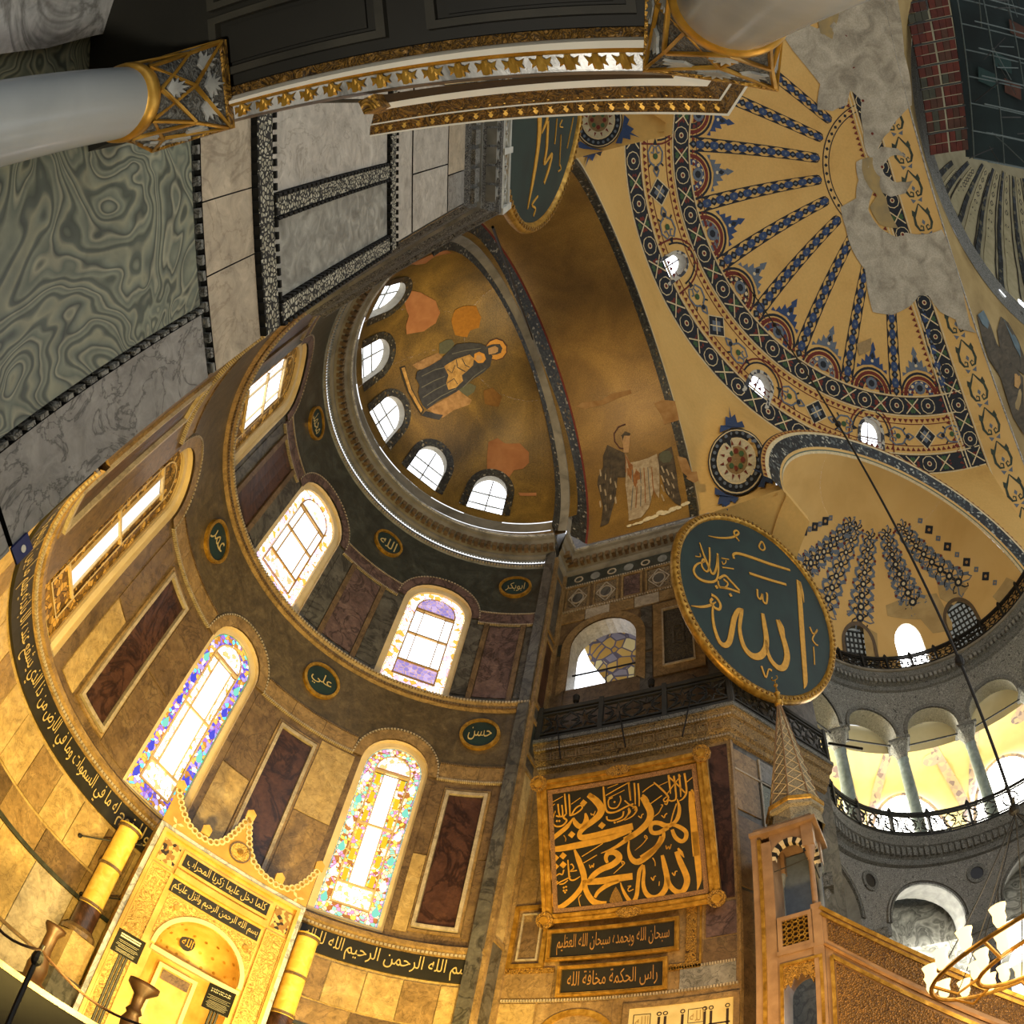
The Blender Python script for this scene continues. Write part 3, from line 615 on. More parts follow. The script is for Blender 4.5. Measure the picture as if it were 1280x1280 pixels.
# ------------------------------------------------------------------ stained-glass windows
GLASS = {
 'gold': cells('glowing_gilt', [(0, '#5a3f14'), (0.3, '#8a6424'), (0.6, '#b98c3c'), (0.85, '#6d4c1c')], 9, 0.4, 0, 0.2, '#3a260c', 0.05, 0.25),  # gilded lattice rather than glass, with a faint glow added to its colour
 'blue': cells('glass_blue', [(0, '#3f3fc0'), (0.16, '#8c84e4'), (0.34, '#c79a4a'), (0.55, '#7a5acc'), (0.68, '#e8dcff'), (0.8, '#9a6a2a'), (0.9, '#57c8d8')], 10.5, 0.4, 0, 0, '#7a5420', 0.05, 0.95),
 'amber': cells('glass_amber', [(0, '#e2c8a0'), (0.2, '#a97ab0'), (0.35, '#e8b84c'), (0.5, '#f6ecd8'), (0.65, '#78c0b0'), (0.78, '#8a5a2a'), (0.9, '#c8a8d8')], 11, 0.4, 0, 0, '#7a4a1c', 0.06, 0.95),
 'white': cells('glass_white', [(0, '#ffffff'), (0.4, '#e8e4ff'), (0.55, '#fff4d8'), (0.75, '#c8b0e0'), (0.9, '#d89a40')], 7, 0.4, 0, 0, '#b07a2c', 0.05, 1.25),
 'lilac': cells('glass_lilac', [(0, '#f4ecff'), (0.35, '#dcc8f4'), (0.6, '#fff2dc'), (0.85, '#c8a070')], 10, 0.4, 0, 0, '#c09058', 0.05, 1.15),
 'sky': cells('glass_sky', [(0, '#d4def2'), (0.5, '#bccaec'), (0.85, '#f0dca0')], 9, 0.4, 0, 0, '#d8c078', 0.04, 1.0),
 'violet': cells('glass_violet', [(0, '#9a8ac8'), (0.5, '#8478bc'), (0.85, '#b0a0d8')], 8, 0.4, 0, 0, '#d8b070', 0.03, 0.8)}
YEL = glow('yellow_glass', '#e8c010', 0.9); CYAN = glow('green_glass', '#7ad8c0', 0.9); BLUG = glow('blue_glass', '#3a40d0', 0.9); PINKG = glow('pale_glass', '#ffffff', 1.6)
def drop(b, S, u, v, su, mat, d=-0.17):
    b.poly(S, [(u-0.9*su, v-0.02), (u-0.6*su, v-0.11), (u, v-0.15), (u+0.6*su, v-0.11), (u+0.9*su, v-0.02), (u, v+0.17)], d, d, mat)
def stained(n, S, u, h, v0, vs, rise, style, label):
    up = style.get('upper'); w = struct('window_%d' % n, S(u, v0), label)
    def out(k, dv=0.0, dr=None): return arch_pts(u, h-k, v0+dv, vs, rise-(k*0.101 if dr is None else dr), 20)
    f = 1.5 if not up else 1.9; bo = f+2.5 if not up else f+2.7
    b = MB(); b.ring(S, out(0), out(f, 0.14), -0.12, CREAMF); b.wallring(S, out(f, 0.14), -0.12, -0.24, CREAMF, True)
    b.ring(S, [(u-h, v0), (u+h, v0)], [(u-h+f, v0+0.14), (u+h-f, v0+0.14)], -0.12, CREAMF); b.build('plaster_frame', w)
    b = MB(); P = out(0); b.ring(S, [(u, v) for _, v in P], P, -0.30, LEAD); b.build('backing', w)
    b = MB(); b.ring(S, out(f, 0.14), out(bo, 0.5), -0.22, GLASS[style['border']]); b.ring(S, [(u-h+f, v0+0.14), (u+h-f, v0+0.14)], [(u-h+bo, v0+0.5), (u+h-bo, v0+0.5)], -0.22, GLASS[style['border']]); b.build('stained_border', w)
    b = MB(); P = out(bo, 0.5); Q = out(bo+0.35, 0.54); b.ring(S, P, Q, -0.17, style['lead'], True); P = out(f+0.12, 0.15); Q = out(f+0.3, 0.17); b.ring(S, P, Q, -0.17, style['edge'], True); b.build('lead_frame', w)
    iw = h-bo-0.35; zt = vs-0.02; zl = v0+1.12; zm = (zl+zt)*0.5; pw = iw*style['pane']
    b = MB(); P = [(u+iw*math.cos(a), zt+0.06+(rise-(bo+0.35)*0.101)*math.sin(a)) for a in np.linspace(PI, 0, 16)]; b.poly(S, P, -0.21, -0.21, GLASS[style['tymp']]); b.build('tympanum', w)
    b = MB(); b.box(S, u-iw, u+iw, v0+0.58, zl-0.06, -0.24, -0.21, GLASS[style['low']]); b.build('lower_light', w)
    for z0, z1 in ((zl, zm-0.03), (zm+0.03, zt-0.12)):
        b = MB(); b.box(S, u-pw, u+pw, z0, z1, -0.24, -0.21, style.get('clear', SKYW)); b.build('clear_pane', w)
        for s in (-1, 1):
            b = MB(); lo, hi = sorted((u+s*(pw+0.28), u+s*iw)); b.box(S, lo, hi, z0, z1, -0.24, -0.22, style['side']); b.build('side_pane', w)
    b = MB()
    for z in (zl-0.03, zm, zt-0.05): b.box(S, u-iw, u+iw, z-0.03, z+0.03, -0.23, -0.16, style['lead'])
    for s in (-1, 1): b.box(S, u+s*(pw+0.14)-0.13, u+s*(pw+0.14)+0.13, zl, zt-0.1, -0.23, -0.16, style['lead'])
    b.build('mullion', w)
    if style.get('drops'):
        for k in range(6):
            for s in (-1, 1): b = MB(); drop(b, S, u+s*(h-(f+bo)/2), v0+0.55+k*(vs-v0-0.2)/6, 0.9, style['drops'][k % len(style['drops'])]); b.build('glass_drop', w)
    if style.get('studs'):
        for k in range(6):
            for s in (-1, 1): z = zl+0.2+k*(zt-zl-0.5)/5; b = MB(); b.box(S, u+s*(iw+pw+0.3)/2-0.55, u+s*(iw+pw+0.3)/2+0.55, z-0.16, z+0.16, -0.21, -0.19, style['studs']); b.build('glass_stud', w)
    return w
LEAD = solid('warm_lead', '#b08c50', 0.6); LEADC = solid('cream_lead', '#d2b988', 0.6); GEDGE = glow('green_edge_glass', '#58c070', 0.6); CEDGE = glow('cyan_edge_glass', '#78c8b8', 0.7); YEDGE = glow('amber_edge_glass', '#e8b848', 0.8)
SU, SL = US, LS
stained(20, AP, *LOWW[0], **LS, style=dict(border='gold', lead=LEADC, edge=LEAD, tymp='gold', low='gold', side=GLASS['gold'], pane=0.5, clear=SKYB), label='leftmost lower apse window with gilded lattice and two clear panes')
stained(21, AP, *LOWW[1], **LS, style=dict(border='blue', lead=LEADC, edge=GEDGE, tymp='lilac', low='lilac', side=GLASS['white'], pane=0.55, drops=[BLUG, BLUG, CYAN]), label='middle lower apse window with blue and violet stained border')
stained(22, AP, *LOWW[2], **LS, style=dict(border='amber', lead=LEADC, edge=CEDGE, tymp='lilac', low='lilac', side=GLASS['amber'], pane=0.42, drops=[CYAN, PINKG], studs=YEL), label='right lower apse window with amber and turquoise glass')
stained(23, AP, *UPW[0], **US, style=dict(border='gold', lead=LEADC, edge=LEAD, tymp='gold', low='gold', side=PINKG, pane=0.55, upper=1), label='leftmost upper apse window with gilded lattice')
stained(24, AP, *UPW[1], **US, style=dict(border='white', lead=LEAD, edge=YEDGE, tymp='sky', low='lilac', side=PINKG, pane=0.62, upper=1), label='middle upper apse window with white glass border')
stained(25, AP, *UPW[2], **US, style=dict(border='white', lead=LEAD, edge=YEDGE, tymp='violet', low='violet', side=PINKG, pane=0.55, upper=1), label='right upper apse window with lilac lunette')
# ------------------------------------------------------------------ calligraphy medallions
MED = [(-18.2, 20.68, 'محمد', 'upper left calligraphy medallion, dark green, beside the leftmost upper window'), (28.0, 20.45, 'الله', 'upper calligraphy medallion between middle and right upper windows'),
       (71.9, 20.5, 'ابوبكر', 'upper right calligraphy medallion beside the corner of the apse'), (-18.2, 14.05, 'عمر', 'lower left calligraphy medallion over the leftmost porphyry panel'),
       (28.1, 14.02, 'علي', 'lower calligraphy medallion between the two stained lower windows'), (71.7, 14.1, 'حسن', 'lower right calligraphy medallion above right porphyry panel')]
for u, v, s, lb in MED:
    g = thing('calligraphy_medallion', lb, 'medallion', tuple(AP(u, v, 0.02)), 'small round medallions on the apse wall')
    b = MB(); b.disc(AP, u, v, 0.46, 0.0, 0.07, BOARD, 28); b.build('board', g)
    b = MB(); b.disc(AP, u, v, 0.53, 0.0, 0.12, GILT, 28, None, 0.45); b.build('rim', g)
    b = MB(); write(b, AP, shape(s), u-3.0, u+3.0, v-0.22, v+0.24, 0.085, LETTERP); b.build('lettering', g)
# ------------------------------------------------------------------ mosaic work in the semi-dome: a seated robed figure, kept plain, and bare patches
def sdp(b, pts, mat, d=0.02, lv=2, o=(480, 400), k=0.140625): b.poly(SD, pxs(SDX, pts, o[0], o[1], k), d, d, mat, lv)
ROBE = noisy('robe_mosaic', [(0.3, '#1f2024'), (0.7, '#3a3a3c')], 5, 0.6); SKIN = solid('face_mosaic', '#b08a5a', 0.7); TUNIC = noisy('tunic_mosaic', [(0.3, '#8f6a30'), (0.7, '#c49a54')], 6, 0.6)
THRONE = noisy('throne_mosaic', [(0.3, '#7c5a2e'), (0.7, '#a98252')], 5, 0.6); HALO = solid('halo_mosaic', '#c48a34', 0.5, 0.2); FOLD = solid('fold_lines', '#6a685c', 0.7); OLIVE = solid('cushion_mosaic', '#55553e', 0.7)
fig = MB()
sdp(fig, [(250, 400), (480, 290), (520, 330), (480, 420), (300, 440)], THRONE, 0.015); sdp(fig, [(380, 790), (560, 690), (660, 620), (780, 710), (760, 750), (620, 800), (520, 870)], THRONE, 0.015)
sdp(fig, [(135, 420), (185, 405), (355, 800), (330, 850)], solid('footstool_mosaic', '#2e2614'), 0.016); sdp(fig, [(152, 428), (180, 418), (340, 800), (325, 825)], TUNIC, 0.02, 1); sdp(fig, [(330, 850), (370, 810), (525, 845), (490, 890)], ROBE, 0.018)
sdp(fig, [(490, 210), (550, 175), (600, 170), (625, 210), (600, 260), (540, 300), (490, 300)], OLIVE, 0.018); sdp(fig, [(660, 620), (760, 560), (820, 590), (800, 640), (740, 680)], OLIVE, 0.018)
sdp(fig, [(905, 225), (940, 180), (1000, 160), (1060, 180), (1095, 230), (1095, 290), (1060, 340), (1000, 360), (950, 350)], solid('halo_outline', '#4a2416'), 0.02); sdp(fig, [(912, 228), (945, 188), (1000, 168), (1054, 187), (1087, 234), (1087, 287), (1054, 333), (1000, 352), (950, 342)], HALO, 0.025)
sdp(fig, [(640, 215), (760, 200), (860, 208), (925, 240), (965, 320), (945, 410), (880, 470), (800, 520), (640, 640), (480, 720), (380, 795), (340, 760), (300, 650), (312, 580), (278, 520), (290, 460), (400, 410), (500, 350), (560, 290)], ROBE, 0.03, 3)
sdp(fig, [(915, 230), (960, 215), (1030, 212), (1052, 250), (1040, 290), (1000, 305), (960, 310)], ROBE, 0.035); sdp(fig, [(925, 250), (985, 228), (1015, 245), (1012, 280), (985, 295), (930, 305)], SKIN, 0.042, 1)
sdp(fig, [(800, 300), (845, 280), (890, 300), (905, 345), (880, 378), (835, 382), (800, 350)], HALO, 0.04, 1); sdp(fig, [(822, 312), (860, 310), (872, 340), (845, 362), (815, 350)], SKIN, 0.046, 1)
sdp(fig, [(530, 410), (640, 345), (760, 305), (800, 340), (790, 400), (740, 450), (690, 490), (700, 540), (640, 600), (570, 620), (550, 560), (570, 490)], TUNIC, 0.038)
for L in ([(600, 300), (720, 270), (860, 250)], [(330, 500), (450, 440), (540, 420)], [(330, 600), (440, 540), (540, 500)], [(340, 690), (450, 620), (550, 570)], [(380, 760), (500, 680), (640, 610)], [(700, 600), (800, 500), (900, 430)]): fig.ribbon(SD, pxs(SDX, L, 480, 400, 0.140625), 0.03, 0.036, 0.036, FOLD)
for L in ([(640, 350), (650, 420), (720, 460)], [(690, 340), (720, 400), (760, 420)], [(560, 440), (600, 470), (630, 400)], [(560, 560), (620, 520), (650, 570)]): fig.ribbon(SD, pxs(SDX, L, 480, 400, 0.140625), 0.03, 0.044, 0.044, ROBE)
fig.build('mosaic_figure', cs, label='dark robed seated figure in mosaic')
for pts, o, mt in (([(590, 440), (670, 455), (770, 510), (800, 590), (770, 660), (690, 715), (575, 735), (570, 680), (590, 610), (560, 520)], (400, 280), PINKPL), ([(960, 545), (1040, 545), (1075, 620), (1060, 690), (1000, 710), (980, 755), (900, 740), (875, 640), (900, 570)], (400, 280), solid('orange_plaster', '#a8701e', 0.85)),
                   ([(270, 280), (330, 255), (380, 290), (480, 290), (540, 350), (540, 420), (500, 460), (440, 470), (400, 525), (330, 480), (260, 460), (260, 380)], (560, 500), PINKPL), ([(1090, 1110), (1150, 1090), (1215, 1150), (1190, 1220), (1100, 1200)], (400, 280), solid('brown_plaster', '#7a5420', 0.85)),
                   ([(605, 265), (760, 195), (830, 165), (880, 190), (760, 215), (700, 262), (640, 270)], (400, 280), PINKPL), ([(470, 620), (590, 620), (590, 640), (480, 640)], (560, 500), PINKPL)):
    b = MB(); b.poly(SD, pxs(SDX, pts, o[0], o[1], 0.1875), 0.022, 0.022, mt, 2); b.build('plaster_patch', cs)
# ------------------------------------------------------------------ vault mosaic: a standing winged figure, kept plain
BV = Surf(lambda u, v, d: ((5.93-d)*np.sin(np.radians(u)), v+0*d, 23.41+(5.93-d)*np.cos(np.radians(u))))
def BVX(x, y):
    d = ray(x, y); a = d[0]**2+d[2]**2; oz = CAMP[2]-23.41; b = CAMP[0]*d[0]+oz*d[2]; c = CAMP[0]**2+oz**2-5.93**2
    t = (-b+math.sqrt(max(0, b*b-a*c)))/a; P = CAMP+t*d; return math.degrees(math.atan2(P[0], P[2]-23.41)), float(P[1])
WINGD = noisy('wing_mosaic', [(0.3, '#30281c'), (0.7, '#5a4c36')], 4, 0.7); WHITER = noisy('white_robe_mosaic', [(0.3, '#8a7350'), (0.7, '#b8a684')], 5, 0.7); RUST = noisy('rust_robe_mosaic', [(0.3, '#7a4a20'), (0.7, '#9a6430')], 5, 0.7)
def bvp(b, pts, mat, d=0.02, lv=1): b.poly(BV, pxs(BVX, pts, 720, 500, 0.140625), d, d, mat, lv)
fig = MB()
bvp(fig, [(240, 500), (280, 400), (360, 440), (430, 470), (450, 620), (440, 690), (370, 690), (350, 880), (320, 990), (290, 1100), (215, 1135), (240, 950), (190, 750), (200, 680), (240, 600)], WINGD, 0.02, 2)
bvp(fig, [(735, 480), (850, 415), (880, 560), (910, 780), (935, 890), (930, 945), (880, 920), (800, 830), (760, 690), (720, 590)], WINGD, 0.02, 2)
bvp(fig, [(440, 470), (480, 560), (560, 545), (640, 520), (720, 480), (740, 590), (740, 880), (690, 800), (650, 960), (580, 1050), (470, 1080), (440, 760)], WHITER, 0.025, 2)
bvp(fig, [(440, 480), (480, 560), (580, 640), (590, 780), (540, 800), (470, 700), (440, 640)], RUST, 0.03)
bvp(fig, [(400, 330), (440, 280), (485, 310), (480, 370), (470, 470), (425, 470), (420, 400)], SKIN, 0.03); bvp(fig, [(405, 320), (440, 280), (485, 300), (480, 320), (430, 320), (415, 370)], WINGD, 0.034)
bvp(fig, [(740, 500), (770, 460), (830, 455), (860, 500), (840, 555), (780, 565), (745, 540)], OLIVE, 0.03)
fig.ribbon(BV, pxs(BVX, [(440, 215), (380, 240), (340, 300), (345, 370), (390, 430), (430, 435)], 720, 500, 0.140625), 0.05, 0.03, 0.03, solid('halo_outline', '#4a2416'))
for k in range(6):
    x = 500+k*35; fig.ribbon(BV, pxs(BVX, [(x, 600), (x+10, 760), (x-10+k*8, 1000-k*25)], 720, 500, 0.140625), 0.03, 0.031, 0.031, RUST if k % 2 else FOLD)
for k in range(10):
    x = 215+(k % 4)*45; y = 620+k*35; fig.ribbon(BV, pxs(BVX, [(x, y), (x+8, y+60)], 720, 500, 0.140625), 0.06, 0.025, 0.025, WHITER)
    x = 760+(k % 3)*45; y = 590+k*28; fig.ribbon(BV, pxs(BVX, [(x, y), (x+25, y+60)], 720, 500, 0.140625), 0.05, 0.025, 0.025, WHITER)
fig.build('mosaic_figure', cb, label='pale robed winged figure in mosaic')
for pts in ([(0, 60), (60, 20), (220, 5), (330, -60), (480, -90), (500, -60), (380, -20), (250, 40), (80, 80)], [(690, 30), (770, 0), (880, 10), (920, 180), (780, 220), (770, 150)], [(900, 500), (980, 520), (1030, 640), (1000, 690), (940, 640)], [(1010, 640), (1075, 640), (1090, 720), (1050, 740), (980, 700)]):
    b = MB(); b.poly(BV, pxs(BVX, pts, 720, 500, 0.140625), 0.018, 0.018, noisy('worn_mosaic', [(0.3, '#8a6232'), (0.7, '#a98452')], 3, 0.9), 2); b.build('plaster_patch', cb)
b = MB()
for k in range(16):
    x, y = 480+k*34+random.uniform(-10, 10), 1120-k*13+random.uniform(-12, 12); u, v = BVX(720+x*0.140625, 500+y*0.140625); b.disc(BV, u, v, random.uniform(0.06, 0.16), 0.02, 0.02, CREAM, 7)
b.build('plaster_patch', cb, label='row of white losses along the foot of the vault')
# ================================================================== BEMA RIGHT WALL: cornices, revetment, gallery rail
N1 = np.array([-1.0, 0.0]); FD = np.array([3.1, -2.05]); FD = FD/np.linalg.norm(FD); N2 = np.array([FD[1], -FD[0]]); MIT = (N1+N2)/(1+N1@N2)
def bema_path(o, y0=-0.02, L=3.9, corner=True):
    c = np.array([6.6, -4.95])+o*MIT; return [np.array([6.6-o, y0]), c, np.array([6.6, -4.95])+FD*L+N2*o]
def sweep(mb, prof, mat, path=bema_path, sub=1):
    rows = []
    for o, z in prof:
        rows.append([np.array([p[0], p[1], z]) for p in path(o)])
    mb.grid(np.array(rows).transpose(1, 0, 2), mat)
def top_path(o):
    return [np.array([5.8-o, -o*0.92]), np.array([6.6-o, -o*0.92]), np.array([6.6, -4.95])+o*MIT, np.array([6.6, -4.95])+FD*3.9+N2*o]
t5 = struct('trim_5', (6.3, -2.5, 22.4), 'main cornice carried along the bema wall')
m = MB(); sweep(m, [(5.8-r, z) for r, z in CORN], STONE, top_path); sweep(m, [(0, 22.78), (0.56, 22.76)], STONE, top_path); m.build('profile', t5)
m = MB(); sweep(m, [(0.56, 22.70), (0.62, 22.71), (0.62, 22.79), (0.5, 22.80)], WHITEM, top_path); m.build('lip', t5)
RQ = plane((6.6, 0, 0), (0, -1, 0), (0, 0, 1))
for k in range(21):
    u = 0.5+k*0.225; b = MB(); b.box(RQ, u-0.065, u+0.065, 22.24, 22.46, 0.2, 0.42, BROWNM); b.build('dentil', t5)
for k in range(4):
    b = MB(); b.box(P0, 0.05+k*0.21, 0.17+k*0.21, 22.24, 22.46, 0.2, 0.42, BROWNM); b.build('dentil', t5)
m = MB(); m.box(RW, 0.02, 4.95, 21.4, 22.0, 0, 0.05, DARKM, 4)
for k in range(8):
    m.disc(RW, 0.55+k*0.58, 21.7, 0.16, 0.05, 0.07, TANP, 16, None, 0.11) if k % 2 == 0 else m.disc(RW, 0.55+k*0.58, 21.7, 0.17, 0.05, 0.06, MIDSTONE, 10, 0.2)
m.build('ring_frieze', wr)
m = beads(RW, 0, 4.95, 21.38, 0.03, 60, TANP, 0.07); beads(RW, 0, 4.95, 20.05, 0.03, 60, TANP, 0.07, m); o = m.build('bead_row', wr); o['kind'] = 'stuff'
BRZ = carved('inlaid_panel', '#3a3022', '#8a7450', 4, 0.7)
for k, (u0, u1) in enumerate(((0.15, 0.98), (1.1, 1.95), (2.05, 2.75), (2.85, 3.75), (3.85, 4.75))):
    b = MB(); b.frame(RW, u0, u1, 20.1, 21.35, 0.07, 0.08, 0, 0.05, BROWNM2)
    b.box(RW, u0+0.08, u1-0.08, 20.19, 21.26, 0, 0.02, PURPM if k == 2 else BRZ)
    if k != 2:
        uc, vc = (u0+u1)/2, 20.72; b.disc(RW, uc, vc, 0.22, 0.02, 0.045, TANP, 20, 0.3, 0.18); b.disc(RW, uc, vc, 0.17, 0.02, 0.03, GREYM, 20, 0.24)
        for a, c in (((u0+0.1, vc), (uc, 21.22)), ((uc, 21.22), (u1-0.1, vc)), ((u1-0.1, vc), (uc, 20.22)), ((uc, 20.22), (u0+0.1, vc))): b.ribbon(RW, [a, c], 0.035, 0.02, 0.04, TANP)
    b.build('inlaid_panel', wr)
for z0, z1 in ((19.5, 20.0),):
    for k in range(6): b = MB(); b.box(RW, 0.1+k*0.8, 0.88+k*0.8, z0, z1, 0, 0.03, [BROWNM2, TANP][k % 2]); b.build('marble_panel', wr)
for u0, u1, z0, z1, mm in ((0.12, 0.42, 18.0, 18.5, DARKM), (0.1, 0.48, 15.4, 17.8, BROWNM), (2.7, 3.05, 17.4, 19.4, GREYM), (2.7, 3.05, 15.3, 17.3, GREYM), (4.6, 4.92, 15.3, 19.4, GREYM)):
    b = MB(); b.box(RW, u0, u1, z0, z1, 0, 0.03, mm); b.build('marble_panel', wr)
b = MB(); b.frame(RW, 3.1, 4.55, 16.2, 19.35, 0.28, 0.34, 0, 0.06, BROWNM2); b.frame(RW, 3.36, 4.29, 16.52, 19.03, 0.05, 0.06, 0.02, 0.1, TANP); b.box(RW, 3.4, 4.26, 16.56, 18.98, 0, 0.03, carved('dark_carved_panel', '#23201a', '#57503f', 5, 0.7)); b.frame(RW, 3.65, 4.0, 17.4, 18.2, 0.06, 0.07, 0.02, 0.05, GREYM); b.build('framed_marble_panel', wr)
m = MB(); P = arch_pts(1.55, 1.02, 16.45, 18.25, 1.05, 20); Q = arch_pts(1.55, 1.3, 16.2, 18.25, 1.33, 20); m.ring(RW, P, Q, 0.05, BROWNM2); m.wallring(RW, Q, 0, 0.05, BROWNM2); m.build('window_surround', wr)
# painted vault seen through the opening
w = struct('window_30', (6.6, -1.55, 16.45), 'arched gallery opening over the balcony rail')
VLT = cells('painted_vault', [(0, '#c9a860'), (0.4, '#b89248'), (0.7, '#8d8aa0'), (0.9, '#ddd0a0')], 2.6, 0.8, 0, 0, '#5f5a70', 0.07)
b = MB(); t = np.linspace(0.1, PI-0.35, 15); b.grid(np.array([[(9.4+x, -1.9-2.9*math.cos(a), 18.0+2.6*math.sin(a)) for x in (-1.4, 2.4)] for a in t]), VLT); b.block(11.8, 11.9, -5, 1.5, 14, 21.5, CREAMF); b.build('gallery_vault', w)
GPN = plane((8.1, 0, 0), (0, -1, 0), (0, 0, 1)); b = MB(); b.poly(GPN, [GPN.px(x, y) for x, y in ((700, 868), (760, 856), (738, 828), (720, 786), (700, 800))], 0, 0.03, SKYW); b.build('gallery_pane', w)
b = MB(); b.tube([(6.9, -0.55, 17.35), (6.9, -2.55, 17.35)], 0.03, IRON); b.tube([(6.9, -1.6, 16.5), (6.9, -1.6, 17.35)], 0.02, IRON); b.build('iron_tie', w)
# ------------------------------------------------------------------ gallery cornice under the rail
GCZ = 14.25
t6 = struct('trim_6', (6.3, -2.5, 13.8), 'deep carved cornice below the balcony rail')
m = MB(); sweep(m, [(0, 13.42), (0.1, 13.46), (0.12, 13.6), (0.2, 13.66), (0.28, 13.92), (0.36, 13.96), (0.40, 14.1), (0.44, 14.12), (0.44, 14.27), (0.0, 14.3)], carved('coffered_cornice', '#4a3a22', '#a5874f', 7, 0.6)); m.build('profile', t6)
m = MB(); sweep(m, [(0.42, 14.14), (0.47, 14.15), (0.47, 14.26), (0.4, 14.28)], DSTONE); m.build('lip', t6)
CP = plane((6.6-0.2, 0, 13.66), (0, -1, 0), (-0.08, 0, 0.26))
for k in range(14):
    u = 0.35+k*0.335; b = MB(); b.frame(CP, u-0.14, u+0.14, 0.03, 0.25, 0.03, 0.03, 0, 0.03, BROWNM2); b.build('coffer', t6)
m = MB()
for z, o in ((13.5, 0.13), (13.94, 0.37)): beads(plane((6.6-o, 0, 0), (0, -1, 0), (0, 0, 1)), 0.1, 4.95+o*0.5, z, 0.025, 70, TANP, 0.03, m)
o = m.build('bead_row', t6); o['kind'] = 'stuff'
# ------------------------------------------------------------------ iron rails with star-work panels
def rail_panel(mb_f, S, u0, u1, v0, v1, r=0.035):
    pass
def star_work(S, u0, u1, v0, v1, n, mat):
    """open ironwork: eight-pointed stars joined by curved bars"""
    b = MB(); du = (u1-u0)/n; h = v1-v0
    for k in range(n):
        uc = u0+(k+0.5)*du; vc = (v0+v1)/2; R = min(du, h)*0.48
        P = [(uc+R*(1 if i % 2 == 0 else 0.42)*math.cos(PI*i/8), vc+R*(1 if i % 2 == 0 else 0.42)*math.sin(PI*i/8)) for i in range(16)]
        b.ribbon(S, P, 0.045, -0.02, 0.02, mat, True)
        for s in (-1, 1):
            b.ribbon(S, [(uc+s*du*0.5, v0+0.03), (uc+s*du*0.25, vc-h*0.2), (uc+s*R*0.4, vc)], 0.04, -0.02, 0.02, mat); b.ribbon(S, [(uc+s*du*0.5, v1-0.03), (uc+s*du*0.25, vc+h*0.2), (uc+s*R*0.4, vc)], 0.04, -0.02, 0.02, mat)
    return b
def rail(name, label, segs, z0, h, mat, group=None, posts=True, nst=3):
    """segs: list of (x0, y0, x1, y1, panels)"""
    x, y = segs[0][:2]; g = thing(name, label, 'railing', (x, y, z0), group)
    for x0, y0, x1, y1, n in segs:
        L = math.hypot(x1-x0, y1-y0); S = plane((x0, y0, z0), (x1-x0, y1-y0, 0), (0, 0, 1))
        b = MB()
        for v, r in ((0.06, 0.05), (h-0.04, 0.06), (0.2, 0.025), (h-0.2, 0.025)): b.box(S, 0, L, v-r, v+r, -0.04, 0.04, mat, 1, 1, None, True)
        b.build('rail_bars', g)
        for k in range(n):
            a, c = L*k/n, L*(k+1)/n; o = star_work(S, a+0.08, c-0.08, 0.22, h-0.22, max(1, round((c-a-0.16)/(h-0.44)/0.9)), mat).build('star_panel', g)
            if posts: b = MB(); b.box(S, a-0.06, a+0.06, 0, h+0.06, -0.06, 0.07, mat, 1, 1, None, True); b.build('post', g)
        b = MB(); b.box(S, L-0.06, L+0.06, 0, h+0.06, -0.06, 0.07, mat, 1, 1, None, True); b.build('post', g)
    return g
cpt = np.array([6.6, -4.95])+0.38*MIT; ept = np.array([6.6, -4.95])+FD*3.75+N2*0.38
rail('balcony_railing', 'dark iron star-work railing on the right balcony under the big roundel', [(6.22, -0.1, cpt[0], cpt[1], 3), (cpt[0], cpt[1], ept[0], ept[1], 2)], 14.28, 1.12, IRONG)
for k, (px_, py_) in enumerate(((724, 872), (817, 853))):
    u, v = RW.px(px_, py_); g = thing('spotlight', ['small black spotlight on the balcony rail below the arched opening', 'small black spotlight on the balcony rail below the framed dark panel'][k], 'lamp', (6.22, -u*0.98-0.1, 15.46))
    b = MB(); b.lathe([(0, 0.0), (0.08, 0.02), (0.1, 0.2), (0.07, 0.26), (0, 0.27)], (6.22, -u*0.98-0.1, 15.5), IRON, 10); b.build('lamp_head', g)
    b = MB(); b.block(6.2, 6.24, -u*0.98-0.12, -u*0.98-0.08, 15.40, 15.52, IRON); b.build('bracket', g)
# ------------------------------------------------------------------ lower wall: strips, panels, doorway
for u0, u1, z0, z1, mm in ((0.05, 0.55, 9.0, 13.3, BROWNM2), (4.45, 4.9, 9.0, 13.3, PORPH), (4.3, 4.92, 8.1, 8.9, PURPM), (4.25, 4.92, 7.5, 8.05, BROWNM), (3.8, 4.9, 6.95, 7.45, GREYV), (0.1, 1.2, 7.0, 7.7, BROWNM2), (0.05, 0.9, 5.4, 6.85, GOLDM), (0.95, 2.5, 6.2, 6.85, BROWNM2)):
    b = MB(); b.box(RW, u0, u1, z0, z1, 0, 0.03, mm); b.build('marble_panel', wr)
b = MB(); b.frame(RW, 0.12, 0.95, 7.75, 9.4, 0.1, 0.1, 0, 0.09, GILT); b.box(RW, 0.22, 0.85, 7.85, 9.3, 0, 0.02, BROWNM); b.frame(RW, 0.3, 0.78, 7.95, 9.2, 0.04, 0.04, 0, 0.06, TANP); b.build('gilt_panel_frame', wr)
b = MB(); b.box(RW, 3.9, 4.12, 7.5, 8.9, 0, 0.05, GILTC); b.box(RW, 4.18, 4.22, 7.5, 8.9, 0, 0.07, GILT); b.box(RW, 3.2, 4.2, 7.42, 7.56, 0, 0.06, GILTC); b.box(RW, 0.1, 1.2, 7.62, 7.74, 0, 0.06, GILTC); b.build('ornament_strip', wr)
m = beads(RW, 0, 4.95, 6.92, 0.03, 80, TANP, 0.06); beads(RW, 3.3, 4.9, 7.46, 0.03, 30, TANP, 0.06, m); o = m.build('bead_row', wr); o['kind'] = 'stuff'
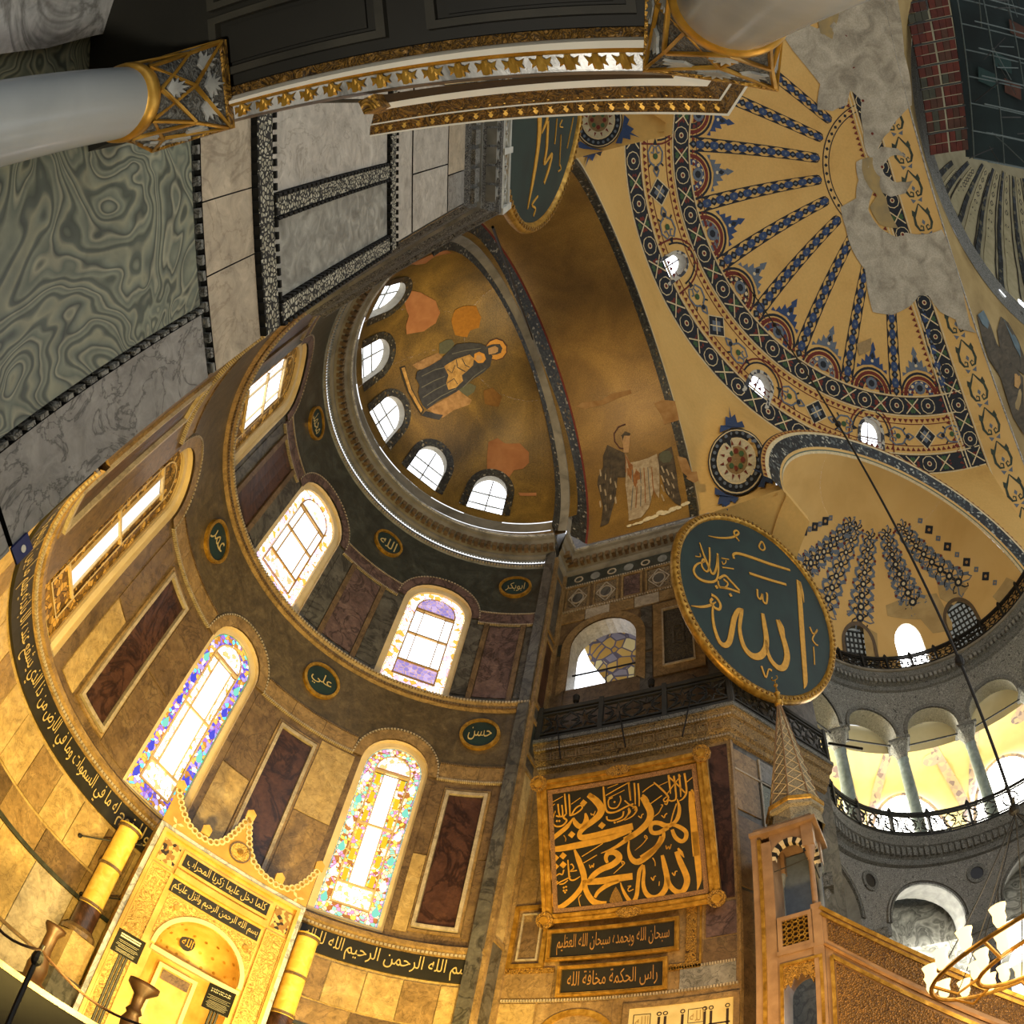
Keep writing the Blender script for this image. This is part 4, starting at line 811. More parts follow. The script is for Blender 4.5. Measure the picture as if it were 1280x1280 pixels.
d = struct('door_1', (6.6, -1.75, 4.0), 'dark arched doorway at the foot of the right wall')
u, v = RW.px(722, 1268); b = MB(); P = arch_pts(u, 0.72, 3.0, v-0.75, 0.72, 16); b.poly(RW, P, 0.02, 0.02, solid('doorway_shade', '#181208', 0.9)); b.build('opening', d)  # flat dark sheet on the wall, painted as the shade inside the doorway
b = MB(); Q = arch_pts(u, 0.86, 3.0, v-0.75, 0.86, 16); b.ring(RW, P, Q, 0.08, GILT); b.wallring(RW, Q, 0, 0.08, GILT); b.wallring(RW, P, 0, 0.08, GILT); b.build('gilt_arch', d)
# pier face: dark and green slabs with beaded edges
for u0, u1, z0, z1, mm in ((0.12, 1.0, 5.0, 9.2, BROWNM), (0.12, 1.0, 9.3, 11.2, BROWNM), (0.12, 0.95, 11.4, 13.2, BROWNM2), (1.1, 3.3, 10.6, 12.5, CIPOL), (1.1, 3.3, 12.65, 13.3, GREYV), (1.1, 3.3, 5.0, 10.4, GREYM), (0.12, 3.5, 14.6, 17.5, GREYM)):
    b = MB(); b.box(PE, u0, u1, z0, z1, 0, 0.03, mm); b.build('marble_panel', WP)
b = MB(); b.box(PE, 0.0, 0.08, 0, 13.4, -0.02, 0.06, BROWNM2); b.box(PE, 1.02, 1.08, 10, 13.3, 0, 0.05, TANP); b.box(PE, 0.1, 3.4, 12.55, 12.6, 0, 0.05, TANP); b.build('edge_strip', WP)
# ================================================================== CALLIGRAPHY
def strokes(S, L, mat, k, ox, oy, wk, d=0.02, d0=0.0, mb=None):
    b = mb or MB()
    for pts, w in L:
        P = np.array([S.px(ox+x*k, oy+y*k) for x, y in pts])
        if len(P) > 2:                                 # round the stroke: Catmull-Rom through the traced points
            Q = np.vstack([2*P[0]-P[1], P, 2*P[-1]-P[-2]]); out = []
            for i in range(1, len(Q)-2):
                for t in np.linspace(0, 1, 5)[:-1]:
                    a, b1, c, e = Q[i-1], Q[i], Q[i+1], Q[i+2]; out.append(0.5*((2*b1)+(-a+c)*t+(2*a-5*b1+4*c-e)*t*t+(-a+3*b1-3*c+e)*t**3))
            out.append(Q[-2]); P = np.array(out)
        ww = np.interp(np.linspace(0, 1, len(P)), np.linspace(0, 1, len(w)), w)*wk if isinstance(w, (list, tuple)) else w*wk
        b.ribbon(S, P, ww, d0, d, mat)
    return b
def diamonds(b, S, L, r, k, ox, oy, mat, d=0.02):
    for x, y in L:
        u, v = S.px(ox+x*k, oy+y*k); b.poly(S, [(u-r, v), (u, v-r), (u+r, v), (u, v+r)], d, d, mat)
def disc_plane(c, az, tl):
    n = np.array([math.sin(az)*math.cos(tl), math.cos(az)*math.cos(tl), math.sin(tl)]); u = np.array([math.cos(az), -math.sin(az), 0]); return plane(c, u, np.cross(n, u))
def roundel(label, c, az, tl, r):
    S = disc_plane(c, az, tl); g = thing('calligraphy_roundel', label, 'roundel', tuple(c), 'great calligraphy roundels')
    b = MB(); b.disc(S, 0, 0, r*0.93, -0.06, 0, BOARD, 72); b.build('board', g)
    b = MB(); n = 72; t = np.linspace(0, 2*PI, n, endpoint=False); prof = [(r*0.915, 0.0), (r*0.925, 0.07), (r*0.95, 0.10), (r*0.975, 0.08), (r*0.99, 0.03), (r, -0.05), (r*0.98, -0.14)]
    b.grid(np.array([[S(q*math.cos(a), q*math.sin(a), h) for q, h in prof] for a in t]), GILT, True); b.build('rim', g, True)
    b = MB()
    for k in range(110):
        a = 2*PI*k/110; b.disc(S, r*0.955*math.cos(a), r*0.955*math.sin(a), 0.05, 0.09, 0.12, GILTC, 6)
    o = b.build('rim_beading', g); o['kind'] = 'stuff'
    b = MB(); b.disc(S, 0, 0, r*0.97, -0.16, -0.1, BROWNM, 48); b.build('backing', g)
    return g, S
g, S = roundel('big green roundel with gold lettering hung over the right balcony corner', (6.2, -6.317, 17.718), -2.463, -0.218, 3.097)
k = 0.171875
L = [([(977, 560), (990, 750), (1003, 950), (1016, 1130), (1026, 1290), (1016, 1345)], [38, 40, 40, 38, 34, 3]), ([(980, 565), (1005, 650), (1015, 720)], [30, 20, 3]),
 ([(825, 845), (850, 930), (880, 1030), (893, 1110), (875, 1180), (835, 1195), (785, 1150), (752, 1080), (738, 990)], [30, 38, 42, 44, 42, 36, 30, 26, 20]), ([(830, 845), (862, 900), (876, 960)], [20, 16, 3]),
 ([(715, 798), (728, 880), (742, 980), (735, 1055), (700, 1105), (645, 1108), (592, 1060), (562, 990), (548, 900), (560, 800), (568, 765)], [24, 34, 38, 40, 42, 38, 32, 28, 24, 26, 14]),
 ([(572, 768), (538, 775), (508, 835), (490, 930), (472, 1005), (440, 1030), (400, 1000), (366, 910), (352, 820), (352, 745)], [10, 26, 34, 36, 34, 30, 24, 20, 16, 10]),
 ([(342, 660), (380, 685), (408, 735), (398, 768), (362, 752), (336, 712), (350, 690)], 16), ([(195, 742), (270, 750), (335, 738), (375, 715)], [3, 14, 16, 6]),
 ([(676, 622), (680, 675), (700, 692), (712, 655)], 13), ([(712, 655), (718, 705), (742, 724), (748, 660), (738, 650)], 13),
 ([(507, 400), (502, 370), (540, 362), (640, 392), (760, 435), (915, 483)], [14, 16, 18, 20, 20, 16]), ([(618, 505), (750, 548), (887, 588)], 17),
 ([(695, 290), (690, 315), (712, 338), (732, 325), (722, 292), (708, 275), (696, 292)], 11), ([(322, 234), (400, 248), (490, 245), (540, 218), (528, 195), (508, 202), (512, 228), (545, 272)], [3, 10, 14, 14, 12, 12, 12, 8]),
 ([(256, 282), (290, 380), (322, 455), (345, 505), (366, 500), (382, 440), (388, 362)], [6, 14, 16, 16, 14, 12, 12]), ([(328, 318), (330, 400), (322, 480), (300, 490), (272, 450), (280, 405), (300, 420)], 12),
 ([(300, 420), (238, 440), (214, 485), (240, 535), (300, 565), (370, 562), (392, 500), (388, 370)], [6, 12, 14, 16, 16, 14, 12, 12]), ([(395, 545), (440, 522), (480, 560), (547, 632)], 14), ([(390, 560), (400, 600), (440, 610), (462, 580), (430, 548)], 11), ([(400, 606), (470, 618), (548, 645)], 13),
 ([(415, 396), (470, 405)], 7), ([(420, 462), (505, 474)], 8), ([(420, 420), (428, 440), (445, 430), (448, 412)], 6), ([(258, 360), (262, 385), (225, 382)], 6),
 ([(1058, 895), (1078, 940), (1100, 940), (1112, 915), (1092, 950), (1078, 985), (1100, 1020), (1118, 1030)], 10), ([(1085, 1040), (1090, 1100), (1093, 1170)], 8), ([(706, 1180), (738, 1262), (758, 1205), (782, 1212)], [12, 10, 8, 12])]
b = strokes(S, L, LETTER, k, 830, 630, 0.0049); diamonds(b, S, [(380, 606), (481, 664)], 0.07, k, 830, 630, LETTER); b.build('lettering', g)
g, S = roundel('great green roundel seen edge on above the left balcony rail', (-7.707, -5.373, 17.749), 2.653, -0.184, 3.078)
L = [([(728, 130), (728, 250), (715, 420), (680, 650), (632, 905)], [60, 56, 48, 40, 8]), ([(745, 300), (790, 180), (800, 60)], [10, 34, 30]), ([(795, 200), (785, 420), (765, 540), (800, 500), (828, 470), (800, 590), (764, 700)], [34, 34, 20, 16, 26, 30, 20]),
 ([(868, 180), (850, 385)], 10), ([(910, 190), (890, 240), (915, 250)], 8), ([(900, 310), (888, 560)], 7), ([(888, 540), (900, 580), (875, 605)], 7), ([(1000, 170), (950, 420)], 8), ([(715, 800), (668, 870), (695, 900), (680, 960)], 12)]
strokes(S, L, LETTER, 0.15625, 560, 120, 0.0042).build('lettering', g)
# ------------------------------------------------------------------ the great framed panel
le = 0.44; UV = np.array([-0.0148, -1, 0.0]); VV = np.array([-math.sin(le), 0, math.cos(le)])
S = plane((6.47, -2.746, 8.85), UV, VV); PW, PH = 3.8, 3.35
g = thing('framed_calligraphy', 'large gilt framed black panel of gold calligraphy below the balcony', 'picture', (6.47, -2.746, 8.85))
b = MB(); b.box(S, -PW/2+0.2, PW/2-0.2, 0.2, PH-0.2, -0.08, 0.0, BOARDB); b.build('board', g)
b = MB(); b.frame(S, -PW/2, PW/2, 0, PH, 0.22, 0.22, -0.1, 0.08, GILT); b.frame(S, -PW/2+0.03, PW/2-0.03, 0.03, PH-0.03, 0.07, 0.07, 0.05, 0.13, GILT); b.frame(S, -PW/2+0.15, PW/2-0.15, 0.15, PH-0.15, 0.05, 0.05, 0.05, 0.1, GILT); b.build('frame', g)
b = MB(); b.frame(S, -PW/2+0.24, PW/2-0.24, 0.24, PH-0.24, 0.1, 0.1, 0, 0.03, carved('pink_gilt_border', '#6e4c30', '#b48858', 20, 0.6)); b.build('inner_border', g)
for a in (-1, 1):
    for z in (0.08, PH-0.08):
        b = MB(); b.disc(S, a*(PW/2-0.08), z, 0.2, 0.05, 0.16, GILTC, 10); b.disc(S, a*(PW/2-0.08), z, 0.1, 0.16, 0.2, GILT, 8); b.build('corner_boss', g)
for a in (0,):
    for z in (0.08, PH-0.08): b = MB(); b.disc(S, a, z, 0.28, 0.05, 0.15, GILTC, 12, 0.12); b.build('centre_boss', g)
k = 0.1015625; W8 = 0.00195
b = MB(); D = 0.012
A = [([(735, 625), (830, 700), (893, 790), (875, 870), (790, 950), (690, 1025), (632, 1095), (650, 1148), (760, 1140), (1000, 1085), (1285, 1015)], [60, 80, 84, 80, 70, 60, 55, 66, 74, 78, 78]), ([(735, 620), (780, 640), (822, 662)], [30, 40, 6]),
 ([(700, 850), (712, 930), (680, 1000), (625, 1012), (575, 965), (553, 905)], [20, 60, 62, 60, 55, 20]), ([(553, 905), (480, 1010), (380, 1095), (300, 1165), (268, 1240), (300, 1285), (420, 1280), (700, 1225), (1000, 1155), (1270, 1075)], [10, 50, 56, 50, 44, 60, 72, 78, 78, 20]),
 ([(443, 610), (455, 740), (466, 860)], [16, 22, 18]), ([(496, 615), (505, 750), (512, 885)], [16, 22, 18]), ([(362, 735), (372, 830), (382, 890), (340, 880)], 18), ([(410, 748), (420, 830), (415, 885), (380, 890)], 18), ([(462, 860), (430, 900), (470, 940), (420, 1000), (340, 1010), (298, 960), (310, 880), (330, 820)], [18, 22, 22, 20, 20, 18, 14, 10]),
 ([(515, 880), (590, 850), (660, 790), (640, 755), (580, 790), (530, 870)], 18), ([(268, 728), (345, 685), (422, 642)], 9), ([(525, 740), (640, 660)], 9), ([(275, 775), (322, 735)], 10), ([(262, 905), (300, 880), (330, 830)], 14), ([(435, 1120), (460, 1160), (455, 1198)], 10),
 ([(918, 525), (932, 680), (950, 800), (990, 845), (1080, 835), (1200, 775), (1290, 740)], [18, 26, 24, 22, 20, 18, 18]), ([(950, 635), (1090, 555), (1225, 480)], 12), ([(1232, 478), (1245, 600), (1256, 700)], [22, 22, 16]), ([(1035, 660), (985, 690), (985, 760), (1020, 792), (1090, 780), (1135, 700), (1125, 640)], 15), ([(962, 890), (975, 935), (1050, 942), (1150, 900), (1172, 830)], 18), ([(1085, 965), (1180, 925), (1232, 850), (1228, 800)], 16), ([(985, 665), (1180, 570)], 9), ([(970, 545), (1100, 495)], 8),
 ([(768, 850), (775, 875), (792, 862), (800, 880), (822, 825)], 10)]
strokes(S, A, LETTER, k, 660, 930, W8, D, D, b); diamonds(b, S, [(677, 726), (904, 1003), (533, 1113)], 0.085, k, 660, 930, LETTER, D); diamonds(b, S, [(1058, 716), (1062, 968), (350, 945), (380, 945)], 0.03, k, 660, 930, LETTER, D)
B_ = [([(812, 490), (828, 660), (850, 860), (868, 1060), (886, 1285)], [40, 70, 74, 74, 72]), ([(825, 470), (860, 560), (895, 670)], [20, 40, 6]),
 ([(212, 555), (270, 640), (318, 740), (305, 840), (230, 935), (120, 1020), (0, 1085)], [50, 74, 76, 74, 70, 66, 60]), ([(220, 530), (260, 570), (300, 605)], [20, 36, 6]),
 ([(648, 585), (675, 690), (662, 800), (610, 880), (520, 915), (430, 880), (350, 880), (322, 935), (345, 995), (430, 995), (540, 930)], [10, 36, 46, 40, 56, 50, 50, 44, 44, 50, 50]), ([(640, 640), (600, 760), (570, 880)], 14),
 ([(560, 895), (660, 920), (755, 985), (755, 1070), (700, 1105), (625, 1050), (588, 960)], [30, 44, 46, 46, 46, 44, 36]), ([(482, 960), (480, 1050), (420, 1150), (330, 1230), (210, 1310)], [20, 44, 54, 64, 66]),
 ([(220, 500), (290, 445), (360, 400)], 12), ([(358, 380), (440, 450), (520, 530), (540, 575), (500, 620), (480, 590), (520, 555)], [14, 20, 20, 16, 14, 14, 10]), ([(318, 642), (460, 540)], 11), ([(345, 812), (420, 755), (450, 700), (470, 660), (445, 655)], [6, 10, 12, 12, 8]),
 ([(538, 290), (556, 430), (566, 520)], [22, 20, 12]), ([(605, 300), (625, 450), (632, 580), (580, 610), (540, 600), (520, 650), (492, 640)], [20, 20, 18, 16, 16, 14, 12]), ([(668, 280), (685, 430), (692, 560)], [22, 20, 12]), ([(735, 270), (755, 400), (760, 510), (720, 580), (670, 610)], [22, 20, 22, 18, 8]), ([(550, 318), (650, 410), (745, 510)], 16), ([(690, 300), (590, 430), (510, 540)], 12), ([(760, 382), (855, 303)], 11), ([(425, 420), (530, 372)], 8),
 ([(50, 375), (66, 500), (75, 590)], [20, 18, 12]), ([(118, 385), (128, 520), (132, 650)], [20, 18, 12]), ([(165, 390), (178, 540), (180, 672)], [20, 20, 12]), ([(0, 600), (60, 650), (130, 690), (150, 720), (100, 790), (0, 845)], [14, 16, 20, 20, 14, 8]), ([(100, 700), (130, 670), (150, 700), (120, 720)], 14), ([(50, 690), (70, 740), (20, 800)], 14),
 ([(170, 790), (205, 815), (212, 780), (235, 765)], 12), ([(455, 785), (490, 812), (500, 780), (525, 760)], 12), ([(130, 1215), (220, 1140), (280, 1060), (255, 1030), (250, 1055), (290, 1070)], [4, 10, 12, 12, 10, 8]), ([(512, 1155), (520, 1195), (545, 1165)], 10), ([(545, 1165), (560, 1200), (578, 1140)], 10)]
strokes(S, B_, LETTER, k, 780, 940, W8, D, D, b)
D_ = [([(1285, 30), (1190, 110), (1060, 195), (895, 262)], [66, 50, 34, 6]), ([(568, 215), (620, 340), (672, 480), (690, 590), (650, 690), (560, 800), (450, 890), (370, 925), (315, 880), (310, 770), (345, 650)], [24, 60, 68, 64, 58, 60, 60, 54, 46, 30, 8]), ([(690, 590), (715, 720), (790, 840), (880, 885), (965, 890)], [50, 60, 66, 76, 76]),
 ([(735, 625), (800, 535), (900, 460), (1040, 400), (1120, 320), (1070, 255), (985, 260), (955, 320), (975, 380)], [50, 62, 66, 72, 74, 66, 54, 44, 30]), ([(725, 612), (900, 600), (1100, 570), (1285, 545)], [70, 78, 80, 76]), ([(822, 805), (870, 730), (980, 650), (1120, 600)], [30, 44, 54, 40]),
 ([(248, 315), (265, 450), (282, 550), (275, 610), (262, 680), (265, 755)], [14, 22, 20, 16, 14, 6]), ([(285, 535), (340, 535), (385, 510), (420, 520), (440, 460)], 16), ([(488, 340), (498, 460), (512, 570), (560, 590), (640, 545)], [14, 20, 20, 18, 10]), ([(365, 600), (340, 630), (310, 670), (380, 620), (500, 560), (520, 540)], 15), ([(520, 400), (540, 395), (560, 440), (520, 480), (600, 470)], 14), ([(385, 640), (440, 630), (490, 590)], 14),
 ([(660, 300), (790, 220), (917, 140)], 11), ([(680, 380), (845, 282)], 11), ([(1050, 515), (1120, 450), (1185, 385), (1150, 360), (1160, 400)], [6, 12, 14, 12, 10]), ([(752, 400), (765, 440), (785, 405)], 11), ([(785, 405), (800, 432), (808, 385)], 11), ([(655, 770), (630, 800), (625, 830), (648, 925)], 10), ([(440, 40), (462, 80), (455, 115)], 10)]
strokes(S, D_, LETTER, k, 660, 1040, W8, D, D, b); diamonds(b, S, [(335, 315), (428, 290), (335, 422), (430, 400)], 0.085, k, 660, 1040, LETTER, D); diamonds(b, S, [(440, 680), (468, 670), (440, 718), (472, 712), (456, 740)], 0.028, k, 660, 1040, LETTER, D)
b.poly(S, [S.px(660+x*k, 1040+y*k) for x, y in [(1080, 670), (1130, 750), (1168, 850), (1140, 890), (1090, 910), (1030, 895), (1000, 850), (1030, 760)]], D, D, carved('gold_tracery', '#4a3a18', '#d09a40', 40, 0.5))
E_ = [([(868, 0), (895, 250), (915, 450), (925, 600), (900, 735)], [70, 70, 64, 52, 4]), ([(640, 245), (690, 370), (765, 540), (772, 640), (720, 735), (640, 735), (565, 660), (532, 560)], [44, 62, 66, 66, 62, 56, 50, 40]), ([(660, 205), (700, 260), (738, 320)], [20, 40, 6]),
 ([(468, 290), (500, 430), (530, 580), (510, 700), (440, 790), (350, 812), (272, 755), (236, 640), (244, 500), (240, 410)], [34, 56, 60, 62, 62, 60, 50, 40, 34, 22]), ([(235, 405), (190, 480), (172, 620), (155, 780), (105, 870), (40, 810), (-20, 700), (-45, 620)], [30, 44, 42, 46, 50, 40, 26, 10]),
 ([(460, 60), (410, 170), (300, 290), (170, 370), (90, 330), (52, 220), (58, 110)], [46, 56, 66, 70, 54, 30, 14]), ([(512, 170), (522, 212), (545, 180)], 12), ([(545, 180), (560, 212), (578, 155)], 12), ([(590, 505), (620, 540), (630, 495), (655, 485)], 13), ([(330, 560), (360, 598), (370, 555), (392, 545)], 13), ([(350, 320), (378, 370), (382, 420)], 11), ([(435, 610), (430, 665)], 10), ([(45, 670), (85, 665), (50, 700), (60, 730), (118, 705)], 11)]
strokes(S, E_, LETTER, k, 780, 1040, W8, D, D, b); b.build('lettering', g)
for lb, u0, u1, z0, z1, s in (('upper of two small framed inscriptions under the large calligraphy panel', 1.0, 3.78, 7.88, 8.66, 'سبحان الله وبحمده سبحان الله العظيم'), ('lower small framed inscription above the dark doorway', 1.33, 3.58, 6.98, 7.72, 'راس الحكمة مخافة الله')):
    lean = plane((6.57, 0, z0), (0, -1, 0), (-0.12, 0, 1)); h = z1-z0
    g = thing('framed_inscription', lb, 'picture', (6.57, -(u0+u1)/2, z0), 'small framed inscriptions')
    b = MB(); b.box(lean, u0+0.06, u1-0.06, 0.06, h-0.06, 0, 0.05, BOARDB); b.build('board', g)
    b = MB(); b.frame(lean, u0, u1, 0, h, 0.09, 0.09, 0, 0.1, GILT); b.frame(lean, u0+0.02, u1-0.02, 0.02, h-0.02, 0.03, 0.03, 0.08, 0.13, GILT); b.build('frame', g)
    b = MB(); write(b, lean, shape(s), u0+0.22, u1-0.2, 0.15, h-0.14, 0.06, solid('dull_gold_lettering', '#a5773a', 0.6)); b.build('lettering', g)
TILE = noisy('cream_tile', [(0.3, '#cdb878'), (0.7, '#e0cd90')], 3, 0.4)
g = thing('tile_inscription', 'cream tile panel with tall dark lettering at the foot of the right wall', 'tilework', (6.55, -3.86, 4.6))
b = MB(); b.box(RW, 2.86, 4.88, 4.7, 6.6, 0.02, 0.06, TILE); b.build('board', g)
b = MB(); b.frame(RW, 2.74, 4.98, 4.6, 6.72, 0.12, 0.12, 0.02, 0.1, BROWNM2); b.build('frame', g)
b = MB(); DKL = solid('dark_lettering', '#33241a', 0.7)
for u in (3.45, 3.57, 3.9, 4.32, 4.44, 4.75): b.box(RW, u-0.025, u+0.025, 5.4, 6.35, 0.06, 0.067, DKL); b.disc(RW, u, 6.42, 0.05, 0.06, 0.067, DKL, 10, None, 0.03)
for u, v in ((3.2, 6.0), (3.75, 6.05), (4.15, 6.0), (4.6, 6.05)): b.box(RW, u-0.2, u+0.2, v-0.02, v+0.015, 0.06, 0.067, DKL)
for u0 in (2.95, 4.0): b.frame(RW, u0, u0+0.34, 6.12, 6.45, 0.015, 0.015, 0.06, 0.066, DKL); write(b, RW, shape('الله'), u0+0.04, u0+0.3, 6.16, 6.4, 0.068, solid('tan_lettering', '#a58a50'))
write(b, RW, shape('محمد'), 3.0, 3.4, 5.5, 5.9, 0.067, DKL); write(b, RW, shape('الله'), 3.95, 4.4, 5.5, 5.9, 0.067, DKL); b.build('lettering', g)
# ================================================================== PAINTED DECORATION OF THE GREAT SEMI-DOME
R0 = math.degrees(-0.9); RS = math.degrees(0.265); DM_ = 180/PI/GR      # degrees of elevation per metre
def az_m(v): return 180/PI/(GR*math.cos(rad(v)))                         # degrees of azimuth per metre
def dia(b, S, u, v, ru, rv, d, mat): b.poly(S, [(u-ru, v), (u, v-rv), (u+ru, v), (u, v+rv)], d, d, mat)
D1, D2, D3 = 0.015, 0.022, 0.03
ribs = [R0+RS*k for k in range(-1, 12)]
for a in ribs:
    if abs(a) > 88: continue
    b = MB(); vs = np.linspace(PHA+0.9, PHT-1.9, 13); w = lambda v: 0.36*(1-0.25*(v-PHA)/(PHT-PHA))
    for s in (-1, 1): b.ribbon(G, [(a+s*w(v)*az_m(v), v) for v in vs], 0.05, D1, D1, INK)
    b.ribbon(G, [(a+s*0.36*0.75*az_m(vs[-1])*1.0, vs[-1]+q) for s, q in ((-1, 0), (-0.6, 0.5), (0, 0.75), (0.6, 0.5), (1, 0))], 0.05, D1, D1, INK)
    n = 18
    for k in range(n):
        v = PHA+1.2+(PHT-PHA-3.4)*k/(n-1); z = az_m(v); q = w(v)
        if k % 2 == 0: dia(b, G, a, v, q*0.66*z, 0.30*DM_, D2, INK); dia(b, G, a, v, q*0.25*z, 0.12*DM_, D3, GREYBL)
        else:
            b.disc(G, a, v, q*0.66, D2, D2, BLUE, 10, 0.34); b.disc(G, a, v, q*0.26, D3, D3, GREYBL, 6)
            for s in (-1, 1): b.poly(G, [(a+s*q*0.95*z, v-0.3*DM_), (a+s*q*0.5*z, v), (a+s*q*0.95*z, v+0.3*DM_)][::s], D2, D2, INK)
    o = b.build('painted_rib', cg)
# arched rosettes at the foot of each field, crowned with leaf points
for k, a in enumerate(ribs[:-1]):
    c = a+RS/2
    if abs(c) > 84: continue
    b = MB(); v0 = PHA+0.55; z = az_m(v0+2); mm = [BLUE, GREYBL, INK][k % 3]
    half = lambda r, ry=None: [(c+r*math.cos(t)*z, v0+(ry or r)*math.sin(t)*DM_) for t in np.linspace(0, PI, 15)]
    P, Q = half(1.25, 1.35), half(1.12, 1.2); b.ring(G, P, Q, D1, INK); b.ring(G, half(1.05, 1.12), half(0.85, 0.92), D1, RED); b.ring(G, half(0.8, 0.86), half(0.5, 0.55), D1, mm)
    b.disc(G, c, v0+0.42*DM_, 0.36, D2, D2, GREYBL, 12); b.disc(G, c, v0+0.42*DM_, 0.2, D3, D3, INK, 8)
    for t in np.linspace(0.3, PI-0.3, 6): b.disc(G, c+0.66*math.cos(t)*z, v0+0.72*math.sin(t)*DM_, 0.11, D2, D2, [RED, CREAM][k % 2], 6)
    crown = [(-1.0, 1.1), (-1.0, 1.35), (-0.75, 1.3), (-0.72, 1.7), (-0.5, 1.6), (-0.5, 2.05), (-0.25, 1.9), (-0.12, 2.3), (-0.22, 2.4), (0, 2.85), (0.22, 2.4), (0.12, 2.3), (0.25, 1.9), (0.5, 2.05), (0.5, 1.6), (0.72, 1.7), (0.75, 1.3), (1.0, 1.35), (1.0, 1.1), (0.6, 1.35), (0, 1.5), (-0.6, 1.35)]
    b.poly(G, [(c+x*z, v0+y*DM_) for x, y in crown], D1, D1, GREYBL if k % 2 else BLUE); dia(b, G, c, v0+2.0*DM_, 0.16*z, 0.22*DM_, D2, INK); b.disc(G, c, v0+1.72*DM_, 0.1, D2, D2, CREAM, 6)
    b.build('painted_rosette', cg)
# crown ring
b = MB(); t = np.linspace(-100, 100, 60); b.ribbon(G, [(x, PHT) for x in t], 0.3, D1, D1, OCHRE2); b.ribbon(G, [(x, PHT+0.55) for x in t], 0.06, D2, D2, INK); b.ribbon(G, [(x, PHT-0.55) for x in t], 0.06, D2, D2, INK)
for k in range(30): dia(b, G, -97+k*6.7, PHT, 1.6, 0.36, D2, INK)
b.build('painted_crown_ring', cg)
def tile_band(b, S, f, n, w, period):
    """f(i, x): centre of tile i shifted x metres along and y across; dark ground, roundels and crossed squares in turn"""
    for i in range(n):
        q = lambda x, y: f(i*period+x, y)
        if i % 2 == 0:
            for r, mt, d in ((0.47, CREAM, D2), (0.42, INK, D2+0.006), (0.30, GREEN if i % 4 == 0 else GREYBL, D3), (0.15, CREAM, D3+0.006), (0.09, RED, D3+0.012)):
                P = [q(r*w*(1+0.0*math.cos(4*t))*math.cos(t), r*w*math.sin(t)) for t in np.linspace(0, 2*PI, 10, endpoint=False)]; b.poly(S, P, d, d, mt)
        else:
            h = w*0.44
            for j, mt in enumerate((RED, GREEN, RED, GREEN)):
                t0 = j*PI/2; c, s = math.cos(t0), math.sin(t0); rot = lambda x, y: q(x*c-y*s, x*s+y*c)
                b.poly(S, [rot(h*0.2, 0), rot(h*0.62, -h*0.42), rot(h*0.95, -h*0.2), rot(h*0.8, 0), rot(h*0.95, h*0.2), rot(h*0.62, h*0.42)], D2, D2, mt)
            for s in (-1, 1): b.ribbon(S, [q(-h, -s*h), q(h, s*h)], 0.07, D2+0.008, D2+0.008, CREAM)
def saw(b, S, f, n, period, r, mat, d=D2):
    for i in range(n): b.poly(S, [f(i*period, -r), f(i*period+period*0.8, -r), f(i*period+period*0.4, r)], d, d, mat)
TB = [(49.75, 'painted_tile_band', 1.0), (40.0, 'painted_tile_band', 1.0)]
for vc, nm, w in TB:
    b = MB(); uu = np.linspace(-90, 90, 90); lo, hi = vc-w*0.5*DM_, vc+w*0.5*DM_
    b.ring(G, [(x, lo) for x in uu], [(x, hi) for x in uu], D1, INK)
    for s in (-0.56, 0.56): b.ribbon(G, [(x, vc+s*DM_) for x in uu], 0.07, D2, D2, CREAM)
    z = az_m(vc); P = 1.02; n = int(176/(P*z)); tile_band(b, G, lambda x, y: (-88+x*z, vc+y*DM_), n, w, P); b.build(nm, cg)
    b = MB()
    for s, q in ((0.85, 1), (-0.85, -1)):
        if vc > 45 and s < 0: pass
        nn = int(176/(0.34*z)); saw(b, G, lambda x, y: (-88+x*z, vc+(s+q*y)*DM_), nn, 0.34, 0.11, RED)
        b.ribbon(G, [(x, vc+(s*1.22)*DM_) for x in uu], 0.05, D1, D1, RED)
    o = b.build('painted_saw_edge', cg); o['kind'] = 'stuff'
# window zone: framed fields with a diamond and two scrolls
GWs = sorted(GW); ctr = [(GWs[i][0]+GWs[i+1][0])/2 for i in range(len(GWs)-1)]; ctr = [2*GWs[0][0]-ctr[0]]+ctr+[2*GWs[-1][0]-ctr[-1]]
for c in ctr:
    v = 44.6; z = az_m(v); b = MB(); q = lambda x, y: (c+x*z, v+y*DM_)
    for r, mt, d in ((0.72, CREAM, D1), (0.64, INK, D2), (0.36, GREYBL, D3)): b.poly(G, [q(-r, 0), q(0, -r*1.05), q(r, 0), q(0, r*1.05)], d, d, mt)
    for s in (-1, 1): b.ribbon(G, [q(-0.3, -0.3*s), q(0.3, 0.3*s)], 0.06, D3+.005, D3+.005, CREAM)
    for s in (-1, 1):
        for ph in (-1, 1):
            L = [q(s*(1.0+0.15*t+0.5*math.sin(t*0.9)*0), 0) for t in (0,)]
            b.ribbon(G, [q(s*0.75, 0), q(s*1.05, ph*0.18), q(s*1.25, ph*0.1), q(s*1.5, ph*0.42), q(s*1.95, ph*0.5), q(s*2.3, ph*0.25), q(s*2.2, ph*0.05), q(s*1.9, ph*0.15), q(s*1.95, ph*0.3)], 0.1, D2, D2, GREYBL)
            b.ribbon(G, [q(s*1.3, ph*0.1), q(s*1.4, ph*0.35), q(s*1.25, ph*0.5)], 0.1, D2, D2, INK)
        b.disc(G, *q(s*1.75, 0), 0.16, D3, D3, GREEN, 8); b.disc(G, *q(s*1.15, 0), 0.14, D3, D3, INK, 6); b.poly(G, [q(s*2.3, -0.15), q(s*2.65, 0), q(s*2.3, 0.15)], D2, D2, INK)
    b.build('painted_diamond_motif', cg)
